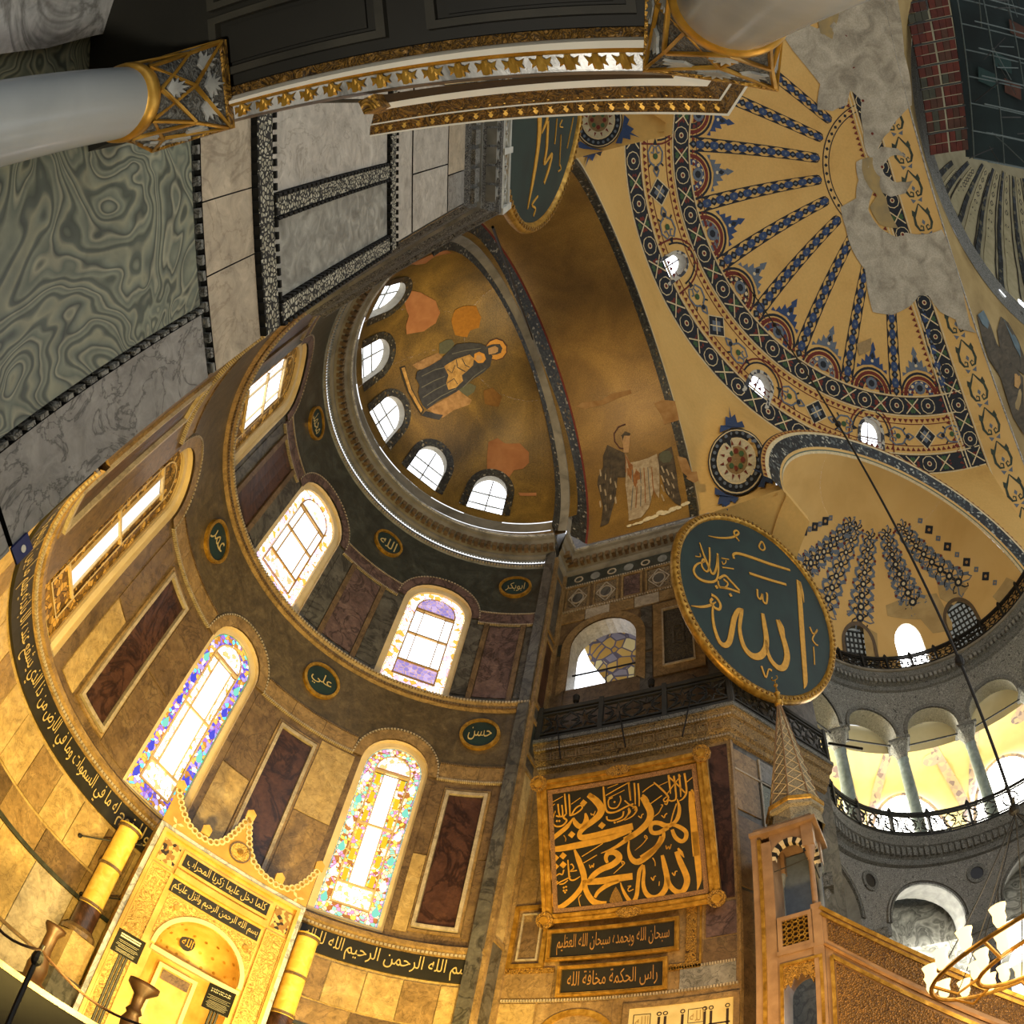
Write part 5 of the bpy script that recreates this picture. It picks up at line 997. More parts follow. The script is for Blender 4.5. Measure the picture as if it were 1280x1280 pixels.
for u, h, v0, v1 in GWs:                               # lines that stop the fields beside the windows
    b = MB(); z = az_m(44)
    for s in (-1, 1): b.ribbon(G, [(u+(h+w_*z)*math.cos(a), v0+(v1-v0)*0.62+((v1-v0)*0.38+w_*DM_)*math.sin(a)) for a in np.linspace(0, PI, 15)][::s], 0.09, D2, D2, RED if s > 0 else INK) if (w_ := 0.75 if s > 0 else 0.55) else None; b.ribbon(G, [(u+s*(h+0.75*z), x) for x in np.linspace(41.6, v0+(v1-v0)*0.62, 5)], 0.09, D2, D2, RED)
    b.build('painted_window_line', cg)
# bands that follow the great arch, at constant distance from its edge
b = MB(); uu = np.linspace(-80, 80, 90); yc = -20.32
b.ring(BR, [(x, yc-0.5) for x in uu], [(x, yc+0.5) for x in uu], D1, INK)
for s in (-0.58, 0.58, 0.8): b.ribbon(BR, [(x, yc+s) for x in uu], 0.08, D2, D2, CREAM)
z = 180/PI/GR; n = int(158/(1.02*z)); tile_band(b, BR, lambda x, y: (-79+x*z, yc+y), n, 1.0, 1.02); b.build('painted_tile_band', cg)
b = MB(); saw(b, BR, lambda x, y: (-79+x*z, yc+1.05+y), int(158/(0.34*z)), 0.34, 0.12, RED); o = b.build('painted_saw_edge', cg); o['kind'] = 'stuff'
SCR = noisy('dark_scroll_paint', [(0.3, '#2a332c'), (0.7, '#46503f')], 3, 0.8)
yc = -21.95; P = 2.05
for i in range(int(156/(P*z))):
    u0 = -78+i*P*z; b = MB(); q = lambda x, y: (u0+x*z, yc+y)
    for s in (-1, 1):
        b.ribbon(BR, [q(0.0, 0), q(0.35, s*0.22), q(0.75, s*0.5), q(1.2, s*0.55), q(1.55, s*0.38), q(1.6, s*0.14), q(1.38, s*0.1), q(1.3, s*0.25), q(1.42, s*0.3)], [0.06, 0.12, 0.16, 0.18, 0.14, 0.12, 0.1, 0.09, 0.05], D1, D1, SCR)
        b.poly(BR, [q(0.5, s*0.3), q(0.3, s*0.55), q(0.62, s*0.62), q(0.85, s*0.5)], D1, D1, SCR); b.poly(BR, [q(1.85, s*0.05), q(1.7, s*0.4), q(2.0, s*0.3)], D1, D1, GREYBL)
    b.poly(BR, [q(0.95, 0), q(1.12, -0.12), q(1.3, 0), q(1.12, 0.12)], D1, D1, GREYBL); b.build('painted_scroll', cg)
# bare plaster where the painting has gone
PLM = [([(470, 110), (540, 75), (590, 95), (640, 70), (670, -40), (850, -40), (880, 180), (905, 350), (870, 385), (830, 440), (800, 480), (790, 530), (760, 520), (745, 440), (738, 335), (700, 300), (690, 350), (640, 370), (590, 365), (600, 280), (560, 230), (510, 170)]),
 ([(720, 540), (790, 530), (800, 600), (775, 640), (760, 700), (800, 760), (855, 790), (885, 775), (1005, 765), (1035, 830), (1062, 920), (1085, 1020), (1100, 1085), (1040, 1060), (1000, 1040), (960, 985), (930, 985), (900, 1020), (840, 1050), (775, 1040), (760, 980), (750, 900), (710, 840), (685, 760), (668, 690), (720, 660), (728, 600)]),
 ([(820, 540), (900, 535), (910, 600), (870, 605), (830, 590)]), ([(1050, 1060), (1100, 1085), (1120, 1110), (1060, 1095)])]
for i, pts in enumerate(PLM):
    b = MB(); b.poly(G, pxs(GXY, pts, 800, 0, 0.375), 0.04, 0.04, GREYPL, 3); b.build('plaster_patch', cg)
for pts in ([(540, -60), (680, -60), (660, 60), (640, 130), (600, 110), (590, 60), (520, 40)], [(740, 530), (775, 525), (800, 590), (820, 660), (860, 760), (800, 750), (765, 690), (790, 650)]):
    b = MB(); b.poly(G, pxs(GXY, pts, 800, 0, 0.375), 0.045, 0.045, noisy('stained_plaster', [(0.3, '#8d8060'), (0.7, '#b39a62')], 1.0, 0.9), 2); b.build('plaster_patch', cg)
for pts in ([(480, 390), (560, 395), (600, 430), (615, 470), (540, 475), (485, 430)], [(720, 80), (770, 60), (770, 100), (730, 120)]):
    b = MB(); b.poly(G, pxs(GXY, pts, 800, 400, 0.375), 0.04, 0.04, solid('rubbed_plaster', '#a38a5e', 0.9), 2); b.build('plaster_patch', cg)
# small boss and rods hung from the vault
# ------------------------------------------------------------------ spandrel medallions
T = bvh(spr, spl, lex, *exc)
def medallion(px_, py_, r, parent, asp=(25, 29)):
    if hit(T, px_, py_)[0] is None: return None
    kx, ky = asp
    def drape(u, v, d):
        u, v, d = np.broadcast_arrays(u, v, d); out = []
        for a, c, dd in zip(u.ravel(), v.ravel(), d.ravel()):
            p, n = hit(T, px_+a*kx, py_-c*ky)
            if p is None: p, n = hit(T, px_, py_)
            out.append(p+n*dd)
        A = np.array(out).reshape(u.shape+(3,)); return tuple(A[..., i] for i in range(3))
    S = Surf(drape); S.scale = lambda u, v: (1.0, 1.0); b = MB()
    for q, mt, d in ((1.0, INK, 0), (0.96, CREAM, .004), (0.92, INK, .008), (0.70, CREAM, .014), (0.66, noisy('medallion_ground', [(0.3, '#b8ad8a'), (0.7, '#cfc6a4')], 6, 0.8), .018), (0.42, solid('medallion_core', '#8a7048'), .022)): b.disc(S, 0, 0, r*q, 0.06+d*3, 0.06+d*3, mt, 28, None, q*r*0.02)
    for k in range(24):
        a = 2*PI*k/24; b.disc(S, r*0.81*math.cos(a), r*0.81*math.sin(a), r*0.06, 0.15, 0.15, GREYBL, 6); 
        if k % 2: b.poly(S, [(r*0.46*math.cos(a-0.1), r*0.46*math.sin(a-0.1)), (r*0.62*math.cos(a), r*0.62*math.sin(a)), (r*0.46*math.cos(a+0.1), r*0.46*math.sin(a+0.1))], 0.15, 0.15, RED)
    for k in range(8): a = 2*PI*k/8; b.disc(S, r*0.26*math.cos(a), r*0.26*math.sin(a), r*0.09, 0.16, 0.16, [RED, GREEN][k % 2], 6)
    for a0 in (100, 340, 250):                        # leaf sprays
        a = rad(a0); c, s = math.cos(a), math.sin(a); f = lambda x, y: ((r+x)*c-y*s, (r+x)*s+y*c)
        b.poly(S, [f(-0.05, -0.65), f(0.25, -0.55), f(0.22, -0.3), f(0.6, -0.25), f(0.5, -0.05), f(1.0, 0.0), f(0.5, 0.05), f(0.6, 0.25), f(0.22, 0.3), f(0.25, 0.55), f(-0.05, 0.65), f(0.04, 0)], 0.06, 0.06, BLUE)
    return b.build('painted_medallion', parent)
medallion(921, 579, 1.45, spr); medallion(748, 150, 1.2, spl)
# ================================================================== EXEDRA, RIGHT
EX, EY = 10.05, -13.0
def cylm(R): return Surf(lambda u, v, d: (EX+(R-d)*np.sin(np.radians(u)), EY+(R-d)*np.cos(np.radians(u)), v+0*d))
XW = cylm(6.25); XS = sphere(EX, EY, 22.9, 6.3); XSX = hit_sph(EX, EY, 22.9, 6.3)
we = struct('wall_exedra', (EX, EY, 0), 'two-storey curved arcade wall of the exedra')
CARV = carved('spandrel_carving', '#46463f', '#a09f94', 5.5, 0.8, 0, 1.0); CARV2 = carved('fine_spandrel_carving', '#494741', '#a5a297', 9, 0.8, 0, 1.0)
E0, E1 = 2, 150
UA = [(30, 10.3), (56, 10.3), (82, 10.3), (108, 10.3), (134, 10.3)]; LA = [(19.5, 14.2), (62, 14.2), (104.5, 14.2)]
m = MB(); wall_open(m, XW, E0, E1, 19.36, 22.0, [(u, h, 19.36, 19.5, 1.2) for u, h in UA], CARV, 0.85, 3, carved('carved_soffit', '#8b8a80', '#c8c5b6', 6, 0.8), 2, False); m.build('upper_spandrels', we)
m = MB(); wall_open(m, XW, E0, E1, 10.5, 13.3, [(u, h, 10.5, 10.95, 1.55) for u, h in LA], CARV2, 0.9, 3, noisy('inlaid_soffit', [(0.3, '#8d8c84'), (0.7, '#b3b1a6')], 3, 0.6), 2, False); m.build('lower_spandrels', we)
for u, h in LA:
    b = MB()
    for r0, r1, mt in ((0, 0.7, DSTONE), (1.2, 1.9, CARV2)):
        P = arch_pts(u, h+r0, 10.9, 10.95, 1.55+r0*0.108, 20)[1:-1]; Q = arch_pts(u, h+r1, 10.9, 10.95, 1.55+r1*0.108, 20)[1:-1]; b.ring(XW, P, Q, 0.09, mt); b.wallring(XW, Q, 0, 0.09, mt); b.wallring(XW, P, 0, 0.09, mt)
    b.build('arch_moulding', we)
for u in (40.6, 83.2):
    b = MB(); b.disc(XW, u, 12.5, 0.4, 0, 0.06, DSTONE, 20, None, 0.26); b.disc(XW, u, 12.5, 0.27, 0, 0.03, solid('porphyry_disc', '#16141a', 0.4), 20); b.build('porphyry_disc', we)
for u, h in UA:
    b = MB(); P = arch_pts(u, h+0.2, 19.3, 19.5, 1.22, 20)[1:-1]; Q = arch_pts(u, h+1.6, 19.3, 19.5, 1.4, 20)[1:-1]; b.ring(XW, P, Q, 0.06, DSTONE); b.wallring(XW, Q, 0, 0.06, DSTONE); b.build('arch_moulding', we)
t7 = struct('trim_7', (EX, EY, 22), 'cornice under the exedra semi-dome')
def xlathe(b, prof, mat, a0=E0, a1=E1, n=60): b.lathe(prof, (EX, EY, 0), mat, n, a0, a1)
m = MB(); xlathe(m, [(6.25, 21.8), (6.15, 21.85), (6.12, 22.05), (6.0, 22.1), (6.0, 22.3), (5.9, 22.4), (5.86, 22.6), (5.86, 22.78), (6.6, 22.8)], DSTONE); m.build('profile', t7)
m = MB(); xlathe(m, [(5.87, 22.62), (5.80, 22.64), (5.80, 22.76), (5.88, 22.79)], STONE); m.build('lip', t7)
for k in range(70): u = E0+(k+0.5)*(E1-E0)/70; b = MB(); b.box(XW, u-0.6, u+0.6, 22.1, 22.3, 0.2, 0.36, MIDSTONE); b.build('dentil', t7)
t8 = struct('trim_8', (EX, EY, 13.8), 'carved cornice under the exedra gallery')
m = MB(); xlathe(m, [(6.25, 13.2), (6.12, 13.25), (6.1, 13.45), (5.98, 13.55), (5.95, 13.85), (5.85, 13.9), (5.83, 14.15), (5.85, 14.3), (6.9, 14.32)], DSTONE); xlathe(m, [(6.9, 14.32), (12.5, 14.32)], MIDSTONE); m.build('profile', t8)
for k in range(60): u = E0+(k+0.5)*(E1-E0)/60; b = MB(); b.box(XW, u-0.7, u+0.7, 13.52, 13.86, 0.2, 0.36, DSTONE); b.build('dentil', t8)
# columns, upper row
def capital(b, x, y, z, r, h, w, mat):
    n = 16; rows = []
    for k in np.linspace(0, 1, 6):
        row = []
        for a in np.linspace(0, 2*PI, n, endpoint=False):
            c, s = math.cos(a), math.sin(a); sq = w/max(abs(c), abs(s)); rr = r+(min(sq, w*1.25)-r)*k**1.6; row.append((x+rr*c, y+rr*s, z+h*k))
        rows.append(row)
    b.grid(np.array(rows).transpose(1, 0, 2), mat, True)
base = None
for k, u in enumerate((17, 43, 69, 95, 121)):
    p = XW(u, 0, -0.45); x, y = p[0], p[1]
    lb = ['first green marble gallery column, half hidden by the balcony corner', 'second green marble column of the exedra gallery', 'middle green marble column in the exedra gallery arcade', 'fourth green marble gallery column, left of the hanging rod', 'last green marble gallery column at the right edge'][k]
    g = thing('gallery_column', lb, 'column', (x, y, 14.32), 'upper columns of the exedra')
    if base is None:
        b = MB(); b.lathe([(0.32, 0), (0.34, 0.08), (0.3, 0.14), (0.3, 0.22), (0.26, 0.3)], (x, y, 14.32), MIDSTONE, 20); b.build('base', g)
        b = MB(); b.lathe([(0.25, 0.28), (0.255, 1.5), (0.235, 3.2), (0.22, 4.1), (0.25, 4.14), (0.25, 4.2)], (x, y, 14.32), GREENCOL, 20); b.build('shaft', g, True)
        b = MB(); capital(b, x, y, 18.5, 0.22, 0.75, 0.40, CARV); b.block(x-0.45, x+0.45, y-0.45, y+0.45, 19.25, 19.37, DSTONE); b.build('capital', g); base = g
    else:
        for ch in base.children: c = ch.copy(); COL.objects.link(c); c.parent = g
for k, u in enumerate((-2, 40.6, 83.2, 126)):
    p = XW(u, 0, -0.45); x, y = p[0], p[1]
    g = thing('porphyry_column', ['large lower exedra column nearest the pier', 'large lower exedra column behind the pulpit stair', 'large lower exedra column left of the lit chandelier', 'large lower exedra column at the right edge'][k], 'column', (x, y, 0), 'lower columns of the exedra')
    b = MB(); b.lathe([(0.6, 0), (0.6, 0.5), (0.5, 0.7), (0.45, 1), (0.43, 8.8), (0.48, 8.9)], (x, y, 0), PORPH, 20); b.build('shaft', g, True)
    b = MB(); capital(b, x, y, 8.9, 0.45, 1.2, 0.62, CARV2); b.block(x-0.68, x+0.68, y-0.68, y+0.68, 10.1, 10.5, DSTONE); b.build('capital', g)
# rails
def curved_rail(name, label, R, a0, a1, z0, h, n, mat):
    S = Surf(lambda u, v, d: (EX+(R-d)*np.sin(u/R), EY+(R-d)*np.cos(u/R), v+0*d)); p = S(rad(a0)*R, z0); g = thing(name, label, 'railing', tuple(p), 'iron rails of the exedra'); L0, L1 = rad(a0)*R, rad(a1)*R
    b = MB()
    for v, r in ((z0+0.05, 0.05), (z0+h-0.04, 0.05), (z0+0.17, 0.02), (z0+h-0.16, 0.02)): b.box(S, L0, L1, v-r, v+r, -0.04, 0.04, mat, 40, 1, None, True)
    b.build('rail_bars', g)
    for k in range(n):
        a, c = L0+(L1-L0)*k/n, L0+(L1-L0)*(k+1)/n; star_work(S, a+0.06, c-0.06, z0+0.18, z0+h-0.17, max(1, round((c-a)/(h-0.35))), mat).build('star_panel', g)
        b = MB(); b.box(S, a-0.05, a+0.05, z0, z0+h+0.05, -0.06, 0.07, mat, 1, 1, None, True); b.poly(S, [(a-0.1, z0+h), (a+0.1, z0+h), (a+0.06, z0+h+0.12), (a, z0+h+0.2), (a-0.06, z0+h+0.12)], -0.03, 0.03, mat); b.build('post', g)
curved_rail('gallery_railing', 'curved iron railing in front of the green gallery columns', 5.95, 4, 150, 14.33, 1.05, 9, IRON)
curved_rail('cornice_railing', 'curved dark iron railing along the foot of the exedra semi-dome', 6.0, 14, 150, 22.8, 0.9, 12, IRON)
# iron ties between the columns
for (a, c), lb in zip(((17, 43), (43, 69), (69, 95), (95, 121)), ('first and second', 'second and middle', 'middle and fourth', 'fourth and last')):
    A, B = XW(a+3.5, 19.25, -0.4), XW(c-3.5, 19.25, -0.4); g = thing('tie_rod', 'dark iron tie rod between the %s gallery column capitals' % lb, 'rod', tuple(A), 'tie rods of the gallery arcade')
    b = MB(); b.tube([A, B], 0.035, IRON); b.build('bar', g)
# gallery behind: cream vault, painted bands, bright lunettes
CRV = noisy('cream_vault', [(0.3, '#d8c68c'), (0.7, '#e8d8a4')], 0.7, 0.8); BAND = cells('vault_band', [(0, '#b9a8a0'), (0.5, '#c8b9a0'), (0.8, '#8e8088')], 5, 0.8)
gl = struct('ceiling_gallery', (EX, EY, 20), 'cream painted vault of the gallery behind the columns')
VP = [(7.15, 19.3), (7.3, 20.6), (7.9, 21.5), (8.8, 21.9), (9.8, 21.6), (10.6, 20.6), (11.1, 19.0), (11.2, 14.3)]
m = MB(); xlathe(m, VP, CRV, -10, 170, 60); m.build('vault_shell', gl, True)
VS = Surf(lambda u, v, d: tuple(np.stack([EX+(np.interp(v, range(8), [p[0] for p in VP])-d)*np.sin(np.radians(u)), EY+(np.interp(v, range(8), [p[0] for p in VP])-d)*np.cos(np.radians(u)), np.interp(v, range(8), [p[1] for p in VP])-d*0.6], 0)))
for a in (30, 56, 82, 108, 134):
    for s in (-1, 1): b = MB(); b.ribbon(VS, [(a+s*13*k, 1.2+5.4*(1-k*0.0)-5.0*(1-k)) for k in np.linspace(0, 1, 9)], 0.42, 0.02, 0.02, BAND); b.build('painted_band', gl)
    b = MB(); b.disc(VS, a+6, 4.6, 0.5, 0.02, 0.02, BAND, 14, 0.3); b.build('painted_flower', gl)
XO = cylm(10.75)
for k, a in enumerate((24, 51, 78, 105)):
    w = struct('window_%d' % (40+k), XO(a, 15)); b = MB(); P = [(a+11*math.cos(t), 15.8+4.0*math.sin(t)) for t in np.linspace(0, PI, 18)]; b.poly(XO, P, 0.03, 0.03, glow('gallery_daylight', '#fffbee', 11.0), 1); b.build('pane', w); b = MB(); b.ribbon(XO, P, 0.16, 0.02, 0.06, BAND); b.build('surround', w)
# lower aisle behind: marble vault and far window
m = MB(); xlathe(m, [(7.2, 10.5), (7.6, 12.3), (8.6, 13.4), (9.6, 13.1), (10.4, 11.9), (10.7, 10.2)], wavy('streaked_vault', [(0, '#5f5f55'), (0.3, '#a8a698'), (0.6, '#c8c6b8'), (0.8, '#77766a'), (1, '#b5b3a5')], 0.8, 6), -10, 170, 50); xlathe(m, [(10.7, 10.2), (10.7, 0)], MIDSTONE, -10, 170, 50); m.build('aisle_vault', gl, True)
XA = cylm(10.7)
for k, a in enumerate((52, 78, 104)):
    w = struct('window_%d' % (50+k), XA(a, 9)); b = MB(); b.poly(XA, [(a+9*math.cos(t), 9.6+1.1*math.sin(t)) for t in np.linspace(0, PI, 14)], 0.03, 0.03, glow('aisle_daylight', '#fffaf0', 9.0), 1); b.box(XA, a-9, a+9, 7.0, 9.0, 0.02, 0.03, SKYB); b.build('pane', w)
# ------------------------------------------------------------------ exedra semi-dome
cx = struct('ceiling_exedra_semi_dome', (EX, EY, 22.9), 'ochre painted semi-dome of the exedra')
XWN = [(60.6, 6.8, False), (84.2, 6.2, True), (109.5, 6.4, False)]
ax = 53.13
m = MB(); wall_open(m, XS, -37, 143, 0, 60, [(u, h, 3.5, 15.5, 8.5) for u, h, _ in XWN], OCHRE2, 0.45, 3, STONE, 16); m.sgrid(XS, -37, 143, 60, 90, 0, OCHRE2, 40, 8); m.build('painted_shell', cx, True)
for k, (u, h, lit) in enumerate(XWN):
    w = struct('window_%d' % (60+k), XS(u, 4)); P = arch_pts(u, h, 3.5, 15.5, 8.5)
    b = MB(); b.ring(XS, [(x, y) for x, y in [(u, 0)]*0+[(u, v) for _, v in P]], P, -0.3, glow('sun_pane', '#ffffff', 9.0) if lit else glow('dull_pane', '#8f9088', 0.45)); b.build('pane', w)
    if not lit:
        b = MB()
        for q in np.linspace(-0.75, 0.75, 6): b.box(XS, u+q*h-0.35, u+q*h+0.35, 3.5, 22, -0.3, -0.24, IRONG)
        for v in np.linspace(5, 22, 8): b.box(XS, u-h, u+h, v-0.3, v+0.3, -0.3, -0.23, IRONG)
        b.build('lattice', w)
        b = MB(); Q = arch_pts(u, h+1.6, 3.5, 15.5, 10.2); b.ring(XS, P, Q, 0.02, solid('window_line', '#5c4a30')); b.build('painted_edge', w)
def chain(b, p0, p1, n, r0, r1, bend=0.0):
    for s in (-1, 1):
        L = []
        for k in range(n*4):
            q = k/(n*4-1); u = p0[0]+(p1[0]-p0[0])*q; v = p0[1]+(p1[1]-p0[1])*q; r = (r0+(r1-r0)*q)*(0.72+0.18*math.cos(2*PI*q*(n-1))); L.append((u+s*r/XS.scale(u, v)[0], v))
        b.ribbon(XS, L, 0.14, 0.014, 0.014, GREYBL)
    for k in range(n):
        q = k/(n-1); u = p0[0]+(p1[0]-p0[0])*q; v = p0[1]+(p1[1]-p0[1])*q; r = r0+(r1-r0)*q; b.disc(XS, u, v, r*0.30, 0.02, 0.02, INK, 8); b.disc(XS, u, v, r*0.14, 0.026, 0.026, CREAM, 6)
        su, sv = XS.scale(u, v)
        for j in range(8):
            a = 2*PI*j/8+0.2; f = lambda x, y: (u+(x*math.cos(a)-y*math.sin(a))/su, v+(x*math.sin(a)+y*math.cos(a))/sv); L = r*(0.95 if j % 2 else 0.7)
            b.ribbon(XS, [f(r*0.3, 0), f(L*0.8, 0.1*r), f(L, 0.3*r), f(L*0.75, 0.4*r)], 0.07, 0.015, 0.015, GREYBL if j % 2 else INK)
        if k % 2 == 0: 
            for s in (-1, 1): b.disc(XS, u+s*r*0.9/su, v, 0.07, 0.02, 0.02, RED, 5)
for p0, p1 in (((42.7, 63.6), (24, 36.0)), ((50.8, 63.3), (42.4, 26.0)), ((66.4, 60.9), (62.3, 27.5)), ((82.8, 61.9), (91.1, 32.0)), ((99.2, 62.4), (116.6, 30.0))):
    b = MB(); chain(b, p0, p1, 8, 0.42, 0.72); b.build('painted_floral_rib', cx)
for p0, p1 in (((117, 61), (131, 18)), ((22, 60), (5, 38))):
    b = MB(); n = 9
    for k in range(n):
        q = k/(n-1); u, v = p0[0]+(p1[0]-p0[0])*q, p0[1]+(p1[1]-p0[1])*q; su, sv = XS.scale(u, v); r = 0.26 if k % 2 else 0.16; dia(b, XS, u, v, r/su, r/sv, 0.015, INK if k % 2 else GREYBL); b.disc(XS, u, v, r*0.3, 0.02, 0.02, TAN, 6)
    b.build('painted_diamond_chain', cx)
for pts in ([(640, 880), (700, 840), (780, 830), (820, 900), (870, 1000), (870, 1040), (760, 1060), (690, 980), (500, 960), (490, 900), (560, 870)], [(780, 760), (900, 720), (960, 800), (880, 900), (800, 860)], [(1100, 850), (1180, 740), (1230, 760), (1150, 900)], [(360, 1010), (440, 1060), (450, 1200), (390, 1240)]):
    b = MB(); b.poly(XS, pxs(XSX, pts, 1000, 560, 0.21875), 0.012, 0.012, noisy('peeling_paint', [(0.3, '#a38856'), (0.7, '#bba06a')], 1.6, 0.9), 2); b.build('plaster_patch', cx)
# arch ring in front
xa = struct('ceiling_exedra_arch', (EX, EY, 22.9), 'dark mosaic arch ring of the exedra')
t = np.linspace(0, PI, 41)
def xarch(r, o, zr=1.0): return np.stack([EC[0]-ECH[0]*r*np.cos(t)-EAX[0]*o, EC[1]-ECH[1]*r*np.cos(t)-EAX[1]*o, 22.9+r*zr*np.sin(t)], -1)
for nm, L, mt in (('cream_line', (6.3, 0, 6.36, 0.1), CREAM), ('green_line', (6.36, 0.1, 6.4, 0.14), solid('grey_green_line', '#5d6650')), ('cream_line', (6.4, 0.14, 6.5, 0.2), OCHRE2), ('dark_mosaic_band', (6.5, 0.2, 7.05, 0.45), cells('speckled_mosaic', [(0, '#15181a'), (0.55, '#252b2c'), (0.8, '#59605c'), (0.92, '#a8a898')], 9, 0.5)), ('cream_line', (7.05, 0.45, 7.2, 0.47), CREAM), ('red_line', (7.2, 0.47, 7.36, 0.47), solid('ochre_line', '#c0914a')), ('cream_line', (7.36, 0.47, 7.42, 0.44), INK)):
    b = MB(); b.grid(np.stack([xarch(L[0], L[1]), xarch(L[2], L[3])], 1), mt); b.build(nm, xa)
b = MB()
for k in range(70):
    a = PI*(k+0.5)/70; P = [EC[0]-ECH[0]*r*math.cos(a+s)-EAX[0]*0.49 for r, s in ((7.22, -0.015), (7.22, 0.015), (7.34, 0))]; Q = [EC[1]-ECH[1]*r*math.cos(a+s)-EAX[1]*0.49 for r, s in ((7.22, -0.015), (7.22, 0.015), (7.34, 0))]; Z = [22.9+r*math.sin(a+s) for r, s in ((7.22, -0.015), (7.22, 0.015), (7.34, 0))]; b.add(list(zip(P, Q, Z)), [(0, 1, 2)], RED)
o = b.build('painted_saw_edge', xa); o['kind'] = 'stuff'
# ================================================================== LEFT PIER, LEFT BALCONY
LPO = (-6.30, -3.78, 0); LP = plane(LPO, (0.9135, 0.4067, 0), (0, 0, 1))
wl = struct('wall_left', LPO, 'left pier faced with large marble sheets')
m = MB(); m.sgrid(LP, -6, 0, 0, 22, -0.03, DARKM, 3, 4); m.build('pier_core', wl)
SEAM = solid('dark_seam', '#171611', 0.9); LACE = cells('pierced_lace', [(0, '#b8b39c'), (0.5, '#a39e88'), (0.85, '#8f8a74')], 26, 0.7, 0, 0.6, '#1c1a14', 0.16)
def lp(name, u0, u1, z0, z1, mt, d=0.02): b = MB(); b.box(LP, u0, u1, z0, z1, -0.03, d, mt, 1, 1, SEAM); return b.build(name, wl)
lp('marble_sheet', -1.62, -0.47, 1.0, 5.47, CIPOL); lp('marble_sheet', -2.9, -1.66, 1.0, 5.47, CIPOL); lp('marble_sheet', -4.2, -2.94, 1.0, 5.47, CIPOL)
lp('marble_sheet', -0.41, 0.0, 1.0, 3.5, GREYV); lp('marble_sheet', -0.41, 0.0, 3.53, 5.47, GREYV)
for u0, u1 in ((-0.62, 0.0), (-1.1, -0.63), (-1.75, -1.11), (-2.6, -1.76)): lp('marble_sheet', u0, u1, 5.58, 6.24, TANP)
def lace(u0, u1, z0, z1):
    b = MB(); b.box(LP, u0, u1, z0, z1, -0.03, 0.05, LACE, 1, 1, SEAM); vert = (z1-z0) > (u1-u0); n = int(max(z1-z0, u1-u0)/0.09)
    b.build('lace_strip', wl)
    b = MB()
    for k in range(n):                               # notched fillets on both edges
        if vert: q = z0+(k+0.5)*(z1-z0)/n; [b.box(LP, x-0.012, x+0.012, q-0.028, q+0.028, 0.0, 0.07, SEAM) for x in (u0-0.02, u1+0.02)]
        else: q = u0+(k+0.5)*(u1-u0)/n; [b.box(LP, q-0.028, q+0.028, x-0.012, x+0.012, 0.0, 0.07, SEAM) for x in (z0-0.02, z1+0.02)]
    o = b.build('notched_fillet', wl); o['kind'] = 'stuff'
b = MB()
for k in range(26): b.box(LP, -0.05-k*0.1-0.03, -0.05-k*0.1+0.03, 5.49, 5.52, -0.02, 0.05, DSTONE); 
for k in range(40): b.box(LP, -0.452, -0.43, 1.5+k*0.1, 1.56+k*0.1, -0.02, 0.05, DSTONE)
o = b.build('notched_fillet', wl); o['kind'] = 'stuff'
lace(-2.6, 0.0, 6.28, 6.52); lace(-0.16, -0.02, 6.55, 9.35); lace(-0.98, -0.84, 6.55, 9.35); lace(-2.6, 0.0, 9.36, 9.56)
lp('marble_sheet', -0.8, -0.2, 6.56, 9.32, noisy('grey_crystal_marble', [(0.25, '#63625a'), (0.5, '#8b8a80'), (0.75, '#b0aea2')], 6, 0.4, 0, 1.0, 8)); lp('marble_sheet', -1.7, -1.02, 6.56, 9.32, PALE); lp('marble_sheet', -2.6, -1.74, 6.56, 9.32, PALE)
for u0, u1, z0, z1, mt in ((-2.6, -0.05, 9.6, 10.3, PALE), (-0.78, -0.05, 10.36, 12.2, PALE), (-2.0, -0.8, 10.36, 12.2, PALE), (-2.0, -0.62, 12.26, 13.4, TANP), (-0.6, -0.05, 12.26, 13.4, GREYV)): lp('marble_sheet', u0, u1, z0, z1, mt)
# bema side of the pier, seen at a grazing angle
E_ = np.array([-6.30, -3.78]); LBU = np.array([-5.78+6.30, 3.70+0.0]); LBL = np.linalg.norm(LBU)
LB = plane((E_[0], E_[1], 0), (LBU[0], LBU[1], 0), (0, 0, 1))
m = MB(); m.sgrid(LB, 0, LBL, 0, 22.6, 0, BROWNM, 4, 12); o = m.build('wall_bema_left'); o['kind'] = 'structure'; WBL = o
LBs = Surf(lambda u, v, d: tuple(LB(u, v, -d)[..., i] for i in range(3)))
LBN = plane((E_[0]+LBU[0], E_[1]+LBU[1], 0), (-LBU[0], -LBU[1], 0), (0, 0, 1))      # the same wall, facing the nave
for z0, z1, d, mt in ((1.0, 6.9, 0.03, GOLDM), (7.0, 7.62, 0.05, BOARDB), (7.66, 7.9, 0.09, GILT), (7.95, 13.3, 0.05, GILTC), (15.2, 15.4, 0.08, BROWNM2), (15.5, 21.6, 0.05, BROWNM)):
    b = MB(); b.box(LBN, 0.1, LBL-0.05, z0, z1, 0, d, mt, 6); b.build('marble_panel', WBL)
b = MB(); write(b, LBN, shape('الله نور السموات والارض'), 0.4, LBL-0.3, 7.06, 7.56, 0.06, LETTERP); b.build('inscription', WBL)
b = MB()
for v in (8.3, 10.2): b.tube([LBN(0.2, v, 0.08), LBN(LBL-0.1, v, 0.08)], 0.05, GILT)
b.build('gilt_moulding', WBL)
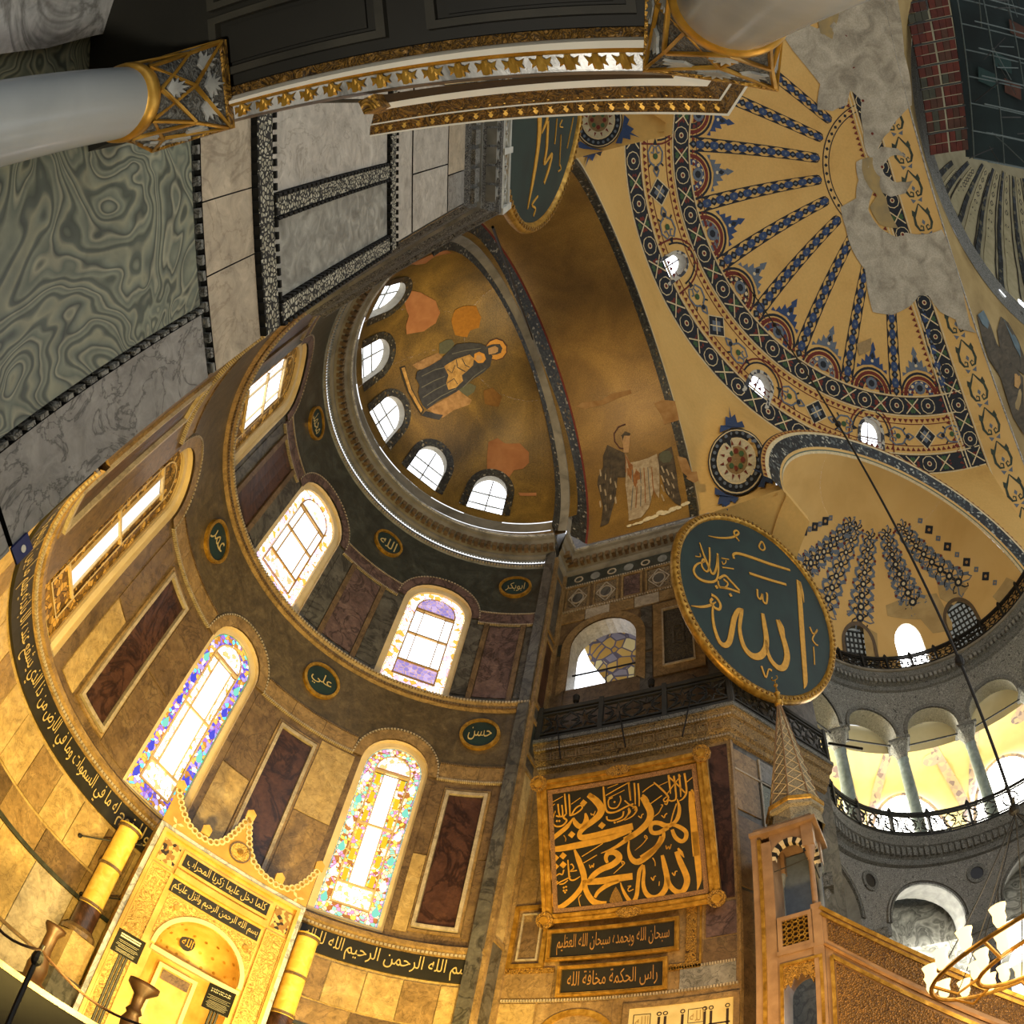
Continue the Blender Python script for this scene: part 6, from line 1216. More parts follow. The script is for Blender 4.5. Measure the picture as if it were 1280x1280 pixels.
# gallery cornice of the left side
M1 = np.array([0.4067, -0.9135]); M2 = np.array([LBU[1], -LBU[0]])/LBL; ML = (M1+M2)/(1+M1@M2); FU = np.array([0.9135, 0.4067])
def left_path(o): return [E_-FU*3.2+M1*o, E_+ML*o, E_+LBU/LBL*3.7+M2*o]
t9 = struct('trim_9', LPO, 'dark carved cornice of the left balcony')
PRF = [(0, 13.4), (0.06, 13.45), (0.1, 13.5), (0.14, 13.95), (0.2, 14.0), (0.3, 14.1), (0.36, 14.35), (0.44, 14.4), (0.46, 14.5), (0.3, 14.52)]
m = MB(); sweep(m, PRF, carved('dark_leaf_carving', '#1d1b17', '#77756c', 9, 0.8, 0, 1.2), left_path); m.build('profile', t9)
m = MB(); sweep(m, [(0.12, 13.92), (0.2, 13.94), (0.2, 14.02), (0.14, 14.04)], MIDSTONE, left_path); m.build('fillet', t9)
LCP = plane(LPO, (0.9135, 0.4067, 0), (0, 0, 1))
for k in range(9):
    u = -0.15-k*0.34; b = MB(); b.box(LCP, u-0.13, u+0.13, 13.52, 13.92, 0.1, 0.17, carved('acanthus_block', '#24221d', '#8d8b80', 12, 0.8)); b.build('carved_block', t9)
    b = MB(); b.poly(LCP, [(u-0.15, 14.05), (u-0.06, 14.2), (u-0.1, 14.38), (u, 14.3), (u+0.1, 14.38), (u+0.06, 14.2), (u+0.15, 14.05)], 0.25, 0.42, MIDSTONE); b.build('acanthus_leaf', t9)
a = E_-FU*3.1+M1*0.42; c = E_+ML*0.42
WHI = noisy('pale_iron', [(0.3, '#a8a89e'), (0.7, '#c8c8bc')], 3, 0.6)
rail('balcony_railing', 'pale iron lattice railing of the left balcony in front of its roundel', [(a[0], a[1], c[0], c[1], 3)], 14.52, 0.95, WHI)
g = thing('wall_tag', 'small blue square tag with a white dot low on the left pier', 'sign', tuple(LP(0.0, 3.5, 0.03)))
p = LP.px(24, 693); b = MB(); b.box(LP, p[0]-0.075, p[0]+0.01, p[1]-0.06, p[1]+0.07, 0.02, 0.035, solid('blue_enamel', '#10205c', 0.4)); b.build('plate', g); b = MB(); b.disc(LP, p[0]-0.03, p[1]+0.01, 0.018, 0.035, 0.038, WHITEP, 12); b.build('dot', g)
# ================================================================== THE RAISED LODGE OVERHEAD
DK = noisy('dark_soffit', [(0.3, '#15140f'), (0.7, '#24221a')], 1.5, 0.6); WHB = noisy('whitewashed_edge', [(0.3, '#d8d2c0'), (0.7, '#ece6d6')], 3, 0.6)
def at_z(x, y, z): d = ray(x, y); return CAMP+d*((z-CAMP[2])/d[2])
g = thing('marble_lodge', 'gilded marble lodge on columns overhead, seen from beneath', 'lodge', (-7.6, -6.2, 0))
zA, zB = 4.40, 4.75
def strip(b, l0, l1, r0, r1, z0, z1, mt, n=1):
    """a straight moulding between two measured ends: inner edge l0-r0 at z0, outer edge l1-r1 at z1"""
    A, B, Cc, D = at_z(*l0, z0), at_z(*r0, z0), at_z(*r1, z1), at_z(*l1, z1); k = np.linspace(0, 1, n+1)[:, None]; b.grid(np.stack([A+(B-A)*k, D+(Cc-D)*k], 1), mt)
b = MB(); strip(b, (246, 139), (244, 143), (822, 50), (826, 60), zA, zA, WHB); strip(b, (245, 134), (246, 139), (820, 46), (822, 50), zA+0.06, zA, WHB); b.build('white_bead', g)
b = MB(); strip(b, (244, 143), (243, 147), (826, 60), (828, 66), zA, zA+0.02, GILT); strip(b, (243, 147), (243, 163), (828, 66), (838, 90), zA+0.03, zA+0.04, WHITEM); b.build('architrave_soffit', g)
p0, p1, q0, q1 = at_z(244, 147, zA+0.02), at_z(829, 67, zA+0.02), at_z(243, 162, zA+0.02), at_z(837, 89, zA+0.02)
N = 19
for k in range(N):                                     # gilded leaves along the architrave
    a, c = (k+0.08)/N, (k+0.92)/N; f = lambda s, t: (p0+(p1-p0)*s)*(1-t)+(q0+(q1-q0)*s)*t; mid = (a+c)/2; b = MB(); dz = np.array([0, 0, -0.012])
    for s0, s1 in ((a, mid), (c, mid)):
        b.add([f(s0, 0.1)+dz, f(s0+(s1-s0)*0.25, 0.5)+dz*2, f(s0+(s1-s0)*0.1, 0.75)+dz, f(s0+(s1-s0)*0.55, 0.6)+dz*2, f(s0+(s1-s0)*0.6, 0.95)+dz, f(s1, 0.85)+dz*2.5, f(s1, 0.05)+dz*2.5, f(s0+(s1-s0)*0.5, 0.25)+dz*1.5], [(0, 1, 7), (1, 2, 3), (1, 3, 7), (3, 4, 5), (3, 5, 6), (3, 6, 7)], GILT)
    b.add([f(mid-0.006, 0.02)+dz*2, f(mid+0.006, 0.02)+dz*2, f(mid+0.006, 0.95)+dz*3, f(mid, 1.0)+dz*3, f(mid-0.006, 0.95)+dz*3], [(0, 1, 2, 3, 4)], GILT); b.build('gilded_leaf', g)
b = MB(); strip(b, (243, 163), (243, 166), (838, 90), (840, 94), zA+0.02, zA+0.1, BROWNM); strip(b, (476, 119), (476, 130), (838, 92), (842, 98), zA+0.12, zA+0.14, solid('dark_wood', '#3a2a16', 0.6)); b.build('shadow_gap', g)
b = MB(); strip(b, (555, 102), (556, 106), (610, 95), (611, 100), zA+0.1, zA+0.1, CREAMF); b.build('wood_slip', g)
WHG = WHB
b = MB(); strip(b, (474, 130), (468, 139), (842, 97), (884, 108), zA+0.15, zA+0.16, WHG); b.build('white_soffit', g)
b = MB(); strip(b, (468, 139), (464, 155), (884, 108), (899, 124), zB-0.05, zB, GILTD, 1); strip(b, (464, 155), (463, 157), (899, 124), (901, 126), zB, zB, WHG); strip(b, (463, 157), (462, 169), (901, 126), (909, 142), zB, zB+0.03, GILTD); strip(b, (462, 169), (462, 171), (909, 142), (911, 145), zB+0.03, zB+0.03, WHG)
strip(b, (462, 171), (462, 171), (911, 145), (911, 145), zB+0.03, zB+0.25, WHB); b.build('gilded_cornice', g)
b = MB(); strip(b, (884, 108), (899, 124), (966, 0), (982, 0), zB-0.05, zB, GILTD); strip(b, (899, 124), (901, 126), (982, 0), (985, 0), zB, zB, WHG); strip(b, (901, 126), (909, 142), (985, 0), (1003, 0), zB, zB+0.03, GILTD); strip(b, (909, 142), (911, 145), (1003, 0), (1006, 0), zB+0.03, zB+0.03, WHG); strip(b, (842, 97), (884, 108), (930, -20), (966, 0), zA+0.15, zA+0.16, WHG)
A = at_z(966, 0, zB); D = at_z(884, 108, zB); dr = (A-D)/np.linalg.norm(A-D)
for (x0, y0), (x1, y1), mt in (((966, 0), (982, 0), GILTD), ((985, 0), (1003, 0), GILTD), ((982, 0), (985, 0), WHG), ((1003, 0), (1006, 0), WHG)): a, c = at_z(x0, y0, zB), at_z(x1, y1, zB); b.quad(a, c, c+dr*2.5, a+dr*2.5, mt)
b.build('gilded_cornice', g)
for k in range(24):                                    # stencilled gold motifs on the cornice soffit
    s = (k+0.5)/24; b = MB()
    for (l0, l1, r0, r1, w) in (((467, 141), (465, 153), (886, 110), (898, 122), 0.35), ((463, 159), (462, 167), (902, 128), (908, 140), 0.3)):
        P, Q, R, T_ = (at_z(*x, zB-0.012) for x in (l0, l1, r0, r1)); ds = w/24*0.6; f = lambda s, t: (P+(R-P)*s)*(1-t)+(Q+(T_-Q)*s)*t
        b = MB(); b.add([f(s-ds, 0.1), f(s-ds*0.3, 0.35), f(s-ds, 0.6), f(s-ds*0.2, 0.95), f(s+ds*0.2, 0.95), f(s+ds, 0.6), f(s+ds*0.3, 0.35), f(s+ds, 0.1), f(s, 0.2)], [(0, 1, 8), (1, 2, 3, 4, 5, 6), (1, 6, 8), (6, 7, 8)], GILT); b.build('gilded_motif', g)
e0, e1 = at_z(462, 169, zB+0.03), at_z(468, 139, zB-0.05); b = MB(); b.add([e0, e1, e1+np.array([0, 0.02, 0.3]), e0+np.array([0, 0.02, 0.3])], [(0, 1, 2, 3)], DSTONE); cb_ = at_z(474, 128, zA+0.1); b.block(cb_[0]-0.03, cb_[0]+0.03, cb_[1]-0.02, cb_[1]+0.05, zA+0.02, zA+0.22, GILTC); b.build('end_bracket', g)
# dark panelled ceiling of the lodge
i0, i1 = at_z(245, 134, zA+0.06), at_z(820, 46, zA+0.06); ax_ = (i1-i0)/np.linalg.norm(i1-i0); inw = np.array([ax_[1], -ax_[0], 0]); inw = inw if inw[0] < 0 else -inw
CL = plane(i0+np.array([0, 0, 0.02]), ax_, inw); Ln = np.linalg.norm(i1-i0)
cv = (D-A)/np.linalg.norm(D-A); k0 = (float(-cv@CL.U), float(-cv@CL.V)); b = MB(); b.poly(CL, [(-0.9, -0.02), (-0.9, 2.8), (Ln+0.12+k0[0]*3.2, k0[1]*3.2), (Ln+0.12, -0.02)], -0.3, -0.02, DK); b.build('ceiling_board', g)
DMO_ = noisy('dark_moulding', [(0.3, '#26241c'), (0.7, '#3d3a30')], 3, 0.6)
for j in range(4):
    for k in range(2):
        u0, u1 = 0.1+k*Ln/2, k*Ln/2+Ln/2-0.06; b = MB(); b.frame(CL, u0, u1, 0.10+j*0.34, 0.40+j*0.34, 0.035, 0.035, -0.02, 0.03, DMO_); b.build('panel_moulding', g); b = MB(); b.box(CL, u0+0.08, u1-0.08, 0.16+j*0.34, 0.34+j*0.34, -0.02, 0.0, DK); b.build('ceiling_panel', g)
b = MB(); b.box(CL, 0, Ln, 0.0, 0.04, -0.02, 0.03, GILTD); b.build('gilt_fillet', g)
def lodge_column(cx, cy, zn, r, w, rot, zt):
    b = MB(); b.lathe([(r*1.25, 0), (r*1.25, 0.2), (r*1.1, 0.3), (r*1.04, 0.5), (r*1.02, 1.4), (r, zn-0.05)], (cx, cy, 0), BLUEM, 40); b.build('column_shaft', g, True)
    b = MB(); b.lathe([(r, zn-0.06), (r*1.1, zn-0.05), (r*1.13, zn-0.02), (r*1.1, zn+0.005), (r*1.02, zn+0.01)], (cx, cy, 0), GILT, 40); b.build('gilt_collar', g, True)
    h = zt-zn; c0, s0 = math.cos(rot), math.sin(rot)
    def cap(u, v, d=0.0):                              # u 0..4 round the four faces, v 0..1 up
        u = np.asarray(u, float); v = np.asarray(v, float); f = np.floor(u) % 4; q = (u-np.floor(u))*2-1
        a = (f+0.5*(q+1))*PI/2-PI/4; rx, ry = (r*1.03)*np.cos(a), (r*1.03)*np.sin(a)
        sx = np.choose(f.astype(int), [1+0*q, -q, -1+0*q, q])*w; sy = np.choose(f.astype(int), [q, 1+0*q, -q, -1+0*q])*w; k = np.clip(v, 0, 1)**1.3
        x, y = rx+(sx-rx)*k, ry+(sy-ry)*k; s = 1+np.asarray(d)/np.maximum(np.hypot(x, y), 0.05); x, y = x*s, y*s
        return (cx+x*c0-y*s0, cy+x*s0+y*c0, zn+h*v)
    CS = Surf(cap); b = MB(); U, V = np.meshgrid(np.linspace(0, 3.9999, 41), np.linspace(0, 1, 8), indexing='ij'); b.grid(CS(U, V, 0.0), carved('dark_marble_carving', '#23231f', '#6a6b66', 20, 0.6)); b.build('capital_bell', g)
    for f in range(4):
        b = MB()
        for L in ([(0.02, 0.02), (0.5, 0.52), (0.98, 0.98)], [(0.98, 0.02), (0.5, 0.52), (0.02, 0.98)], [(0.02, 0.0), (0.0, 0.5), (0.01, 0.99)], [(0.5, 0.02), (0.25, 0.28), (0.02, 0.55)], [(0.5, 0.02), (0.75, 0.28), (0.98, 0.55)]): b.ribbon(CS, [(f+min(max(x, 0.002), 0.995), y) for x, y in L], 0.012, 0, 0.016, GILT)
        b.build('gilt_lattice', g)
        LV = noisy('silvered_leaf', [(0.3, '#7d7f7c'), (0.7, '#b5b7b2')], 8, 0.5)
        for x, y, s in ((0.5, 0.12, 0.30), (0.2, 0.62, 0.26), (0.8, 0.62, 0.26), (0.5, 0.68, 0.27)):
            b = MB()
            for j in range(-3, 4):
                a = j*0.36; b.ribbon(CS, [(f+x, y), (f+min(max(x+0.4*s*math.sin(a), 0.01), 0.99), y+0.6*s*math.cos(a)), (f+min(max(x+0.62*s*math.sin(a*1.25), 0.01), 0.99), y+(1-0.1*abs(j))*s*math.cos(a*1.1))], [0.006, 0.016, 0.003], 0.0, 0.012, LV)
            b.build('carved_leaf', g)
    b = MB(); t = w*1.04; P = [(cx+(x*c0-y*s0)*t, cy+(x*s0+y*c0)*t) for x, y in ((1, 1), (-1, 1), (-1, -1), (1, -1))]; b.add([(x, y, z) for z in (zt-0.015, zt+0.03) for x, y in P], [(0, 1, 2, 3), (4, 5, 6, 7), (0, 1, 5, 4), (1, 2, 6, 5), (2, 3, 7, 6), (3, 0, 4, 7)], GILTC); b.build('abacus', g)
dirn = math.atan2(ax_[1], ax_[0])
lodge_column(-7.60, -5.10, 3.98, 0.145, 0.20, dirn, zA); lodge_column(-7.00, -7.08, 3.98, 0.17, 0.235, dirn+0.12, zA)
# pale marble pier behind the lodge
PBX = plane((-9.2, -5.6, 0), (0.75, 0.66, 0), (0, 0, 1))
P = [PBX.px(x, y) for x, y in ((-60, -60), (190, -60), (165, 4), (142, 40), (120, 44), (60, 60), (-60, 78))]
b = MB(); b.poly(PBX, P, -0.5, 0, WHITEM); o = b.build('wall_lodge_pier'); o['kind'] = 'structure'
b = MB(); b.box(PBX, -4, 3.2, 0, 9, -0.7, -0.55, DARKM); o = b.build('wall_lodge_back'); o['kind'] = 'structure'
# ================================================================== PRAYER NICHE AND WHAT STANDS AROUND IT
def at_d(x, y, D): d = ray(x, y); return CAMP+d*(D/math.hypot(d[0], d[1]))
MP0 = np.array([0.42, 4.26]); MPU = np.array([2.93, -1.51])/np.linalg.norm([2.93, -1.51])
MP = plane((MP0[0], MP0[1], 0), (MPU[0], MPU[1], 0), (0, 0, 1)); FZ = 2.45
GLM = noisy('gilded_marble', [(0.25, '#b98d3a'), (0.5, '#d0a550'), (0.75, '#e2bf70')], 2.5, 0.4, 0.15); GLC = carved('gilded_scrollwork', '#8d6a28', '#ddb865', 6.5, 0.5, 0.15, 0.8)
g = thing('prayer_niche', 'tall gilded marble prayer niche with scalloped crest against the apse wall', 'niche', tuple(MP(1.63, FZ, 0)))
m = MB()
wall_open(m, MP, 0.0, 3.26, FZ, 7.5, [(1.69, 0.84, FZ, 5.15, 0.86)], GLM, 0.05, 0.4)
for u in (0, 3.26): m.grid(np.stack([MP(u, np.array([FZ, 7.5]), 0), MP(u, np.array([FZ, 7.5]), -0.5)], 0), GLM)
m.sgrid(MP, 0, 3.26, 7.5, 7.5001, 0, GLM); m.grid(np.stack([MP(np.array([0, 3.26]), 7.5, 0), MP(np.array([0, 3.26]), 7.5, -0.5)], 0), GLM); m.build('body', g)
m = MB(); t = np.linspace(0, PI, 17); rows = []
for z in np.linspace(FZ, 5.15, 6): rows.append(MP(1.69-0.84*np.cos(t), z, -0.75*np.sin(t)))
for f in np.linspace(0.1, PI/2, 8): rows.append(MP(1.69-0.84*np.cos(t)*math.cos(f), 5.15+0.86*math.sin(f), -0.75*np.sin(t)*math.cos(f)))
m.grid(np.array(rows), GLM); m.build('niche_hollow', g, True)
NS = Surf(lambda u, v, d: tuple(MP(1.69-(0.84-d)*np.cos(u)*np.cos(v), 5.15+0.86*np.sin(v), -(0.75-d)*np.sin(u)*np.cos(v))[..., i] for i in range(3)))
for f, n in ((0.2, 9), (0.55, 8), (0.9, 6)):
    for k in range(n): b = MB(); b.disc(NS, PI*(k+0.7)/(n+0.4), f, 0.035, 0.0, 0.02, GILT, 8); b.build('gilt_stud', g)
b = MB(); b.disc(MP, 1.5, 5.62, 0.15, -0.52, -0.5, BOARDB, 18, 0.18); write(b, MP, shape('الله'), 1.39, 1.61, 5.54, 5.72, -0.49, LETTER); b.build('niche_medallion', g)
for d, w, z0, mt in ((0.06, 0.09, FZ, WHITEM), (0.1, 0.07, FZ, GLM)):
    b = MB(); e = 0 if w == 0.09 else 0.1; b.frame(MP, e, 3.26-e, z0, 7.5-e, w, w, 0, d, mt); b.build('frame_moulding', g)
for u0 in (0.2, 2.68): b = MB(); b.box(MP, u0, u0+0.4, 2.7, 6.6, 0, 0.03, GLC); b.frame(MP, u0-0.02, u0+0.42, 2.68, 6.62, 0.03, 0.03, 0, 0.06, GLM); b.build('scroll_strip', g)
for u0 in (0.22, 2.7): b = MB(); b.box(MP, u0, u0+0.36, 6.72, 7.22, 0, 0.03, cells('pierced_knot', [(0, '#c8a868'), (0.5, '#8d6a30'), (0.8, '#2a1e0c')], 14, 0.5)); b.build('knot_panel', g)
b = MB(); b.box(MP, 0.64, 2.62, 6.82, 7.22, 0, 0.05, GLM); b.box(MP, 0.7, 2.56, 6.88, 7.16, 0.04, 0.06, BOARDB); write(b, MP, shape('كلما دخل عليها زكريا المحراب'), 0.78, 2.5, 6.9, 7.14, 0.07, LETTERP); b.build('upper_inscription', g)
b = MB(); b.box(MP, 0.64, 2.62, 6.62, 6.76, 0, 0.1, GLM); b.build('cornice_bar', g)
b = MB(); b.box(MP, 0.68, 2.58, 6.27, 6.56, 0, 0.02, BOARDB); write(b, MP, shape('بسم الله الرحمن الرحيم وانزل عليكم'), 0.72, 2.54, 6.29, 6.54, 0.03, LETTERP); b.build('lower_inscription', g)
b = MB(); P = arch_pts(1.69, 0.84, 5.1, 5.15, 0.86, 22); Q = arch_pts(1.69, 0.93, 5.1, 5.15, 0.96, 22); b.ring(MP, P, Q, 0.06, CREAMF); b.wallring(MP, Q, 0, 0.06, CREAMF); b.build('arch_moulding', g)
b = MB(); b.poly(MP, [(0.72, 6.22), (0.72, 5.3)]+[(1.69+0.95*math.cos(a), 5.15+0.98*math.sin(a)) for a in np.linspace(PI-0.15, PI/2, 10)]+[(1.69, 6.22)], 0, 0.015, GLC); b.poly(MP, [(2.6, 6.22), (1.69, 6.22)]+[(1.69+0.95*math.cos(a), 5.15+0.98*math.sin(a)) for a in np.linspace(PI/2, 0.15, 10)]+[(2.6, 5.3)], 0, 0.015, GLC); b.build('spandrel', g)
for u in (0.95, 2.42): b = MB(); b.disc(MP, u, 6.02, 0.06, 0.015, 0.06, GILT, 10); b.build('gilt_boss', g)
b = MB(); b.box(MP, 0.8, 2.6, 4.96, 5.06, -0.1, 0.05, CREAMF); b.box(MP, 1.15, 1.95, 3.0, 4.93, -0.6, -0.5, GLM); b.frame(MP, 1.15, 1.95, 3.0, 4.93, 0.08, 0.08, -0.5, -0.45, CREAMF); b.box(MP, 1.27, 1.83, 4.6, 4.82, -0.5, -0.47, BROWNM); b.build('inner_panel', g)
crest = [(0.0, 7.5), (0.0, 8.35), (0.12, 8.15), (0.3, 7.93), (0.5, 7.76), (0.75, 7.68), (1.0, 7.69), (1.18, 7.8), (1.3, 8.0), (1.4, 8.3), (1.52, 8.7), (1.64, 8.35), (1.76, 8.06), (1.95, 7.83), (2.2, 7.7), (2.5, 7.64), (2.75, 7.68), (2.95, 7.84), (3.1, 8.1), (3.26, 8.5), (3.26, 7.5)]
b = MB(); b.poly(MP, crest, -0.05, 0.03, noisy('crest_gold', [(0.3, '#a8803a'), (0.7, '#c79c4e')], 3, 0.5)); b.build('crest', g)
CR = np.array(crest[1:-1]); seg = np.linalg.norm(np.diff(CR, axis=0), axis=1); L = np.concatenate([[0], np.cumsum(seg)])
for s in np.arange(0.06, L[-1], 0.125):
    u, v = np.interp(s, L, CR[:, 0]), np.interp(s, L, CR[:, 1]); b = MB(); b.disc(MP, u, v, 0.075, 0.0, 0.05, CREAMF, 10, None, 0.04); b.disc(MP, u, v, 0.04, 0.0, 0.06, GILT, 6); b.build('crest_scroll', g)
for u, v in ((0.02, 8.4), (0.85, 7.86), (1.52, 8.75), (2.55, 7.8), (3.24, 8.55)): b = MB(); b.poly(MP, [(u-0.09, v-0.08), (u-0.1, v+0.08), (u, v+0.16), (u+0.1, v+0.08), (u+0.09, v-0.08)], 0, 0.06, GLM); b.build('crest_finial', g)
b = MB(); b.disc(MP, 1.62, 7.86, 0.2, 0.03, 0.05, GLC, 22); b.disc(MP, 1.62, 7.86, 0.23, 0.03, 0.06, BROWNM, 22, None, 0.2); b.disc(MP, 1.62, 7.86, 0.06, 0.03, 0.09, GILT, 10); b.build('rosette', g)
for u in (0.28, 3.02): 
    b = MB()
    for a in (0.3, 2.4, 4.5): b.poly(MP, [(u, 7.62), (u+0.09*math.cos(a-0.4), 7.62+0.09*math.sin(a-0.4)), (u+0.16*math.cos(a), 7.62+0.16*math.sin(a)), (u+0.09*math.cos(a+0.4), 7.62+0.09*math.sin(a+0.4))], 0.03, 0.045, CREAMF)
    b.build('trefoil', g)
# columns beside it
YM = noisy('yellow_marble', [(0.25, '#c09a3e'), (0.5, '#d8b452'), (0.75, '#e8cc78')], 5, 0.35, 0, 0.8, 8)
for u, lb in ((-0.42, 'yellow marble column left of the prayer niche'), (3.62, 'yellow marble column right of the prayer niche')):
    x, y, _ = MP(u, 0, -0.25); g = thing('niche_column', lb, 'column', (x, y, FZ), 'columns flanking the niche')
    b = MB(); b.block(x-0.32, x+0.32, y-0.32, y+0.32, FZ, FZ+1.0, GREYM); b.block(x-0.27, x+0.27, y-0.27, y+0.27, FZ+1.0, FZ+1.9, GOLDM); b.lathe([(0.34, 1.9), (0.34, 2.0), (0.24, 2.1)], (x, y, FZ), BROWNM, 16); b.build('pedestal', g)
    b = MB(); b.lathe([(0.23, 2.05), (0.23, 2.6)], (x, y, FZ), PORPH, 20); b.lathe([(0.225, 2.6), (0.215, 4.55), (0.25, 4.6)], (x, y, FZ), YM, 20); b.build('shaft', g, True)
    for z in (2.62, 3.55, 4.5): b = MB(); b.lathe([(0.225, z), (0.25, z+0.01), (0.25, z+0.06), (0.22, z+0.07)], (x, y, FZ), BROWNM, 20); b.build('ring', g)
# raised floor with its dark front, pedestal and base course
e0 = at_d(0, 1199, 7.8); e1 = at_d(125, 1282, 7.8); ed = (e1-e0)[:2]/np.linalg.norm((e1-e0)[:2]); PFZ = 0.5*(e0[2]+e1[2])
PF = plane((e0[0], e0[1], 0), (ed[0], ed[1], 0), (0, 0, 1))
m = MB(); m.box(PF, -5, 9, 0, PFZ-0.08, -6.2, 0, BLACK, 4, 1); m.box(PF, -5, 9, PFZ-0.08, PFZ, -6.2, 0.05, GOLDM, 4, 1)
m.grid(np.stack([PF(np.array([-5, 9]), PFZ, 0.05), PF(np.array([-5, 9]), PFZ, -7.5)], 0), GOLDM); o = m.build('floor_raised'); o['kind'] = 'structure'
def turned(name, label, base, top, prof, mt, group=None, parts=None):
    """upright turned object between two measured points; prof: (radius, 0..1 of the height)"""
    g = thing(name, label, parts or 'candlestick', tuple(base), group); h = top[2]-base[2]
    n = len(prof)//2; names = ('foot', 'stem')
    for nm, pr in (('foot', prof[:n+1]), ('stem', prof[n:])): b = MB(); b.lathe([(r, z*h) for r, z in pr], tuple(base), mt, 16); b.build(nm, g, True)
    return g
BRONZE = noisy('old_bronze', [(0.3, '#1e1208'), (0.7, '#3e2610')], 5, 0.5, 0.3)
cb0 = at_d(42, 1219, 8.25); cb0[2] = PFZ; ct = at_d(66, 1156, 8.3); ct[:2] = cb0[:2]
turned('candlestick', 'tall turned bronze candlestick on the raised floor at lower left', cb0, ct, [(0.0, 0), (0.2, 0.0), (0.2, 0.05), (0.12, 0.1), (0.13, 0.3), (0.1, 0.45), (0.075, 0.6), (0.075, 0.85), (0.13, 0.95), (0.13, 1.0), (0, 1.0)], BRONZE, 'bronze candlesticks')
c2 = at_d(160, 1282, 9.0); c2[2] = PFZ; t2_ = at_d(174, 1226, 9.0); t2_[:2] = c2[:2]
turned('candlestick', 'turned bronze candlestick with a spread top before the niche, behind the left board', c2, t2_, [(0, 0), (0.2, 0), (0.16, 0.12), (0.1, 0.2), (0.12, 0.4), (0.08, 0.5), (0.11, 0.55), (0.07, 0.62), (0.08, 0.8), (0.2, 0.93), (0.2, 1.0), (0, 1.0)], BRONZE, 'bronze candlesticks')
# information boards on stands
def sign(label, tl, tr, bl, br, D, lines, title):
    P = [at_d(*q, D) for q in (tl, tr, bl, br)]; c = sum(P)/4; U = P[1]-P[0]; U[2] = 0; Wd = np.linalg.norm(U)*0.98; Hh = (P[0][2]-P[2][2]+P[1][2]-P[3][2])/2
    S = plane(c, U, (0, 0, 1)); g = thing('information_board', label, 'sign', (c[0], c[1], PFZ), 'information boards on stands')
    b = MB(); b.box(S, -Wd/2, Wd/2, -Hh/2, Hh/2, -0.03, 0.0, SIGNB, 1, 1, TANP, True); b.build('board', g)
    b = MB()
    for k in range(0 if title else 2): z = Hh*(0.34-0.1*k); b.box(S, -Wd*0.36, Wd*0.36, z-Hh*0.026, z+Hh*0.026, 0, 0.005, solid('dim_title', '#9a9684'))
    for k, tt in enumerate(title): z = Hh*(0.34-0.1*k); write(b, S, tt, -Wd*0.36, Wd*0.36, z-Hh*0.03, z+Hh*0.03, 0.006, solid('dim_title', '#9a9684'))
    b.build('title', g)
    b = MB(); random.seed(len(label))
    for k, z in enumerate(lines): w = Wd*random.uniform(0.30, 0.42); b.box(S, -w, w, Hh*z-Hh*0.007, Hh*z+Hh*0.007, 0, 0.004, solid('dim_print', '#6e6a5c'))
    o = b.build('small_print', g); o['kind'] = 'stuff'
    for s in (-0.12, 0, 0.12): b = MB(); q = c+S.U*(s*Wd); b.tube([(q[0], q[1], c[2]-Hh/2), (q[0], q[1], PFZ+0.02)], 0.018, IRON, 6); b.build('leg', g)
    b = MB(); b.lathe([(0, 0), (0.2, 0), (0.2, 0.02), (0, 0.03)], (c[0], c[1], PFZ), IRON, 14); b.build('base', g)
sign('dark information board on a stand left of the prayer niche', (145, 1155), (178, 1177), (141, 1187), (177, 1210), 8.6, (0.08, 0.02, -0.08, -0.14, -0.20, -0.30, -0.35, -0.40), ())
sign('dark information board on a stand in front of the prayer niche', (256, 1224), (289, 1241), (257, 1259), (292, 1277), 9.0, (0.06, 0.0, -0.06, -0.14, -0.19, -0.24, -0.29, -0.34, -0.39), ('MİHRAB', 'MIHRAB'))
# stanchion with its rope
p0 = at_d(12, 1275, 5.4); p1 = at_d(38, 1170, 5.4); p1[:2] = p0[:2]; p0[2] = 0.0
g = thing('stanchion', 'black rope post in front of the raised floor at lower left', 'post', tuple(p0))
b = MB(); b.tube([p0, p1-np.array([0, 0, 0.2])], 0.022, IRON, 8); b.build('shaft', g)
b = MB(); b.ball(p1-np.array([0, 0, 0.13]), 0.05, IRON, 10, 6, 1.5); b.tube([p1-np.array([0, 0, 0.08]), p1], 0.015, IRON, 6); b.build('finial', g)
b = MB(); b.lathe([(0, 0), (0.2, 0), (0.18, 0.04), (0.03, 0.06)], tuple(p0), IRON, 14); b.build('base', g)
b = MB(); q0 = at_d(-30, 1118, 5.0); q1 = p1-np.array([0, 0, 0.05]); q2 = at_d(210, 1290, 5.8)
pts = [q0+(q1-q0)*t-np.array([0, 0, 0.10*math.sin(PI*t)]) for t in np.linspace(0, 1, 9)]+[q1+(q2-q1)*t-np.array([0, 0, 0.12*math.sin(PI*t)]) for t in np.linspace(0.1, 1, 10)]
b.tube(pts, 0.014, BRONZE, 6); o = b.build('barrier_rope'); tag(o, 'thin dark barrier rope running past the black rope post', 'rope')
# lamp brackets on the wall near the columns
for k, (a, c) in enumerate((((98, 1044), (155, 1056)), ((100, 1117), (128, 1121)))):
    A = AP(*APX(*a), 0.05); B = AP(*APX(*c), 0.7); g = thing('iron_bracket', ['upper thin iron rod reaching from the apse wall to the left niche column', 'lower thin iron rod reaching from the apse wall to the left niche column'][k], 'bracket', tuple(A))
    b = MB(); b.tube([A, B], 0.018, IRON, 6); b.ball(A, 0.05, IRON, 8, 5); b.build('rod', g)
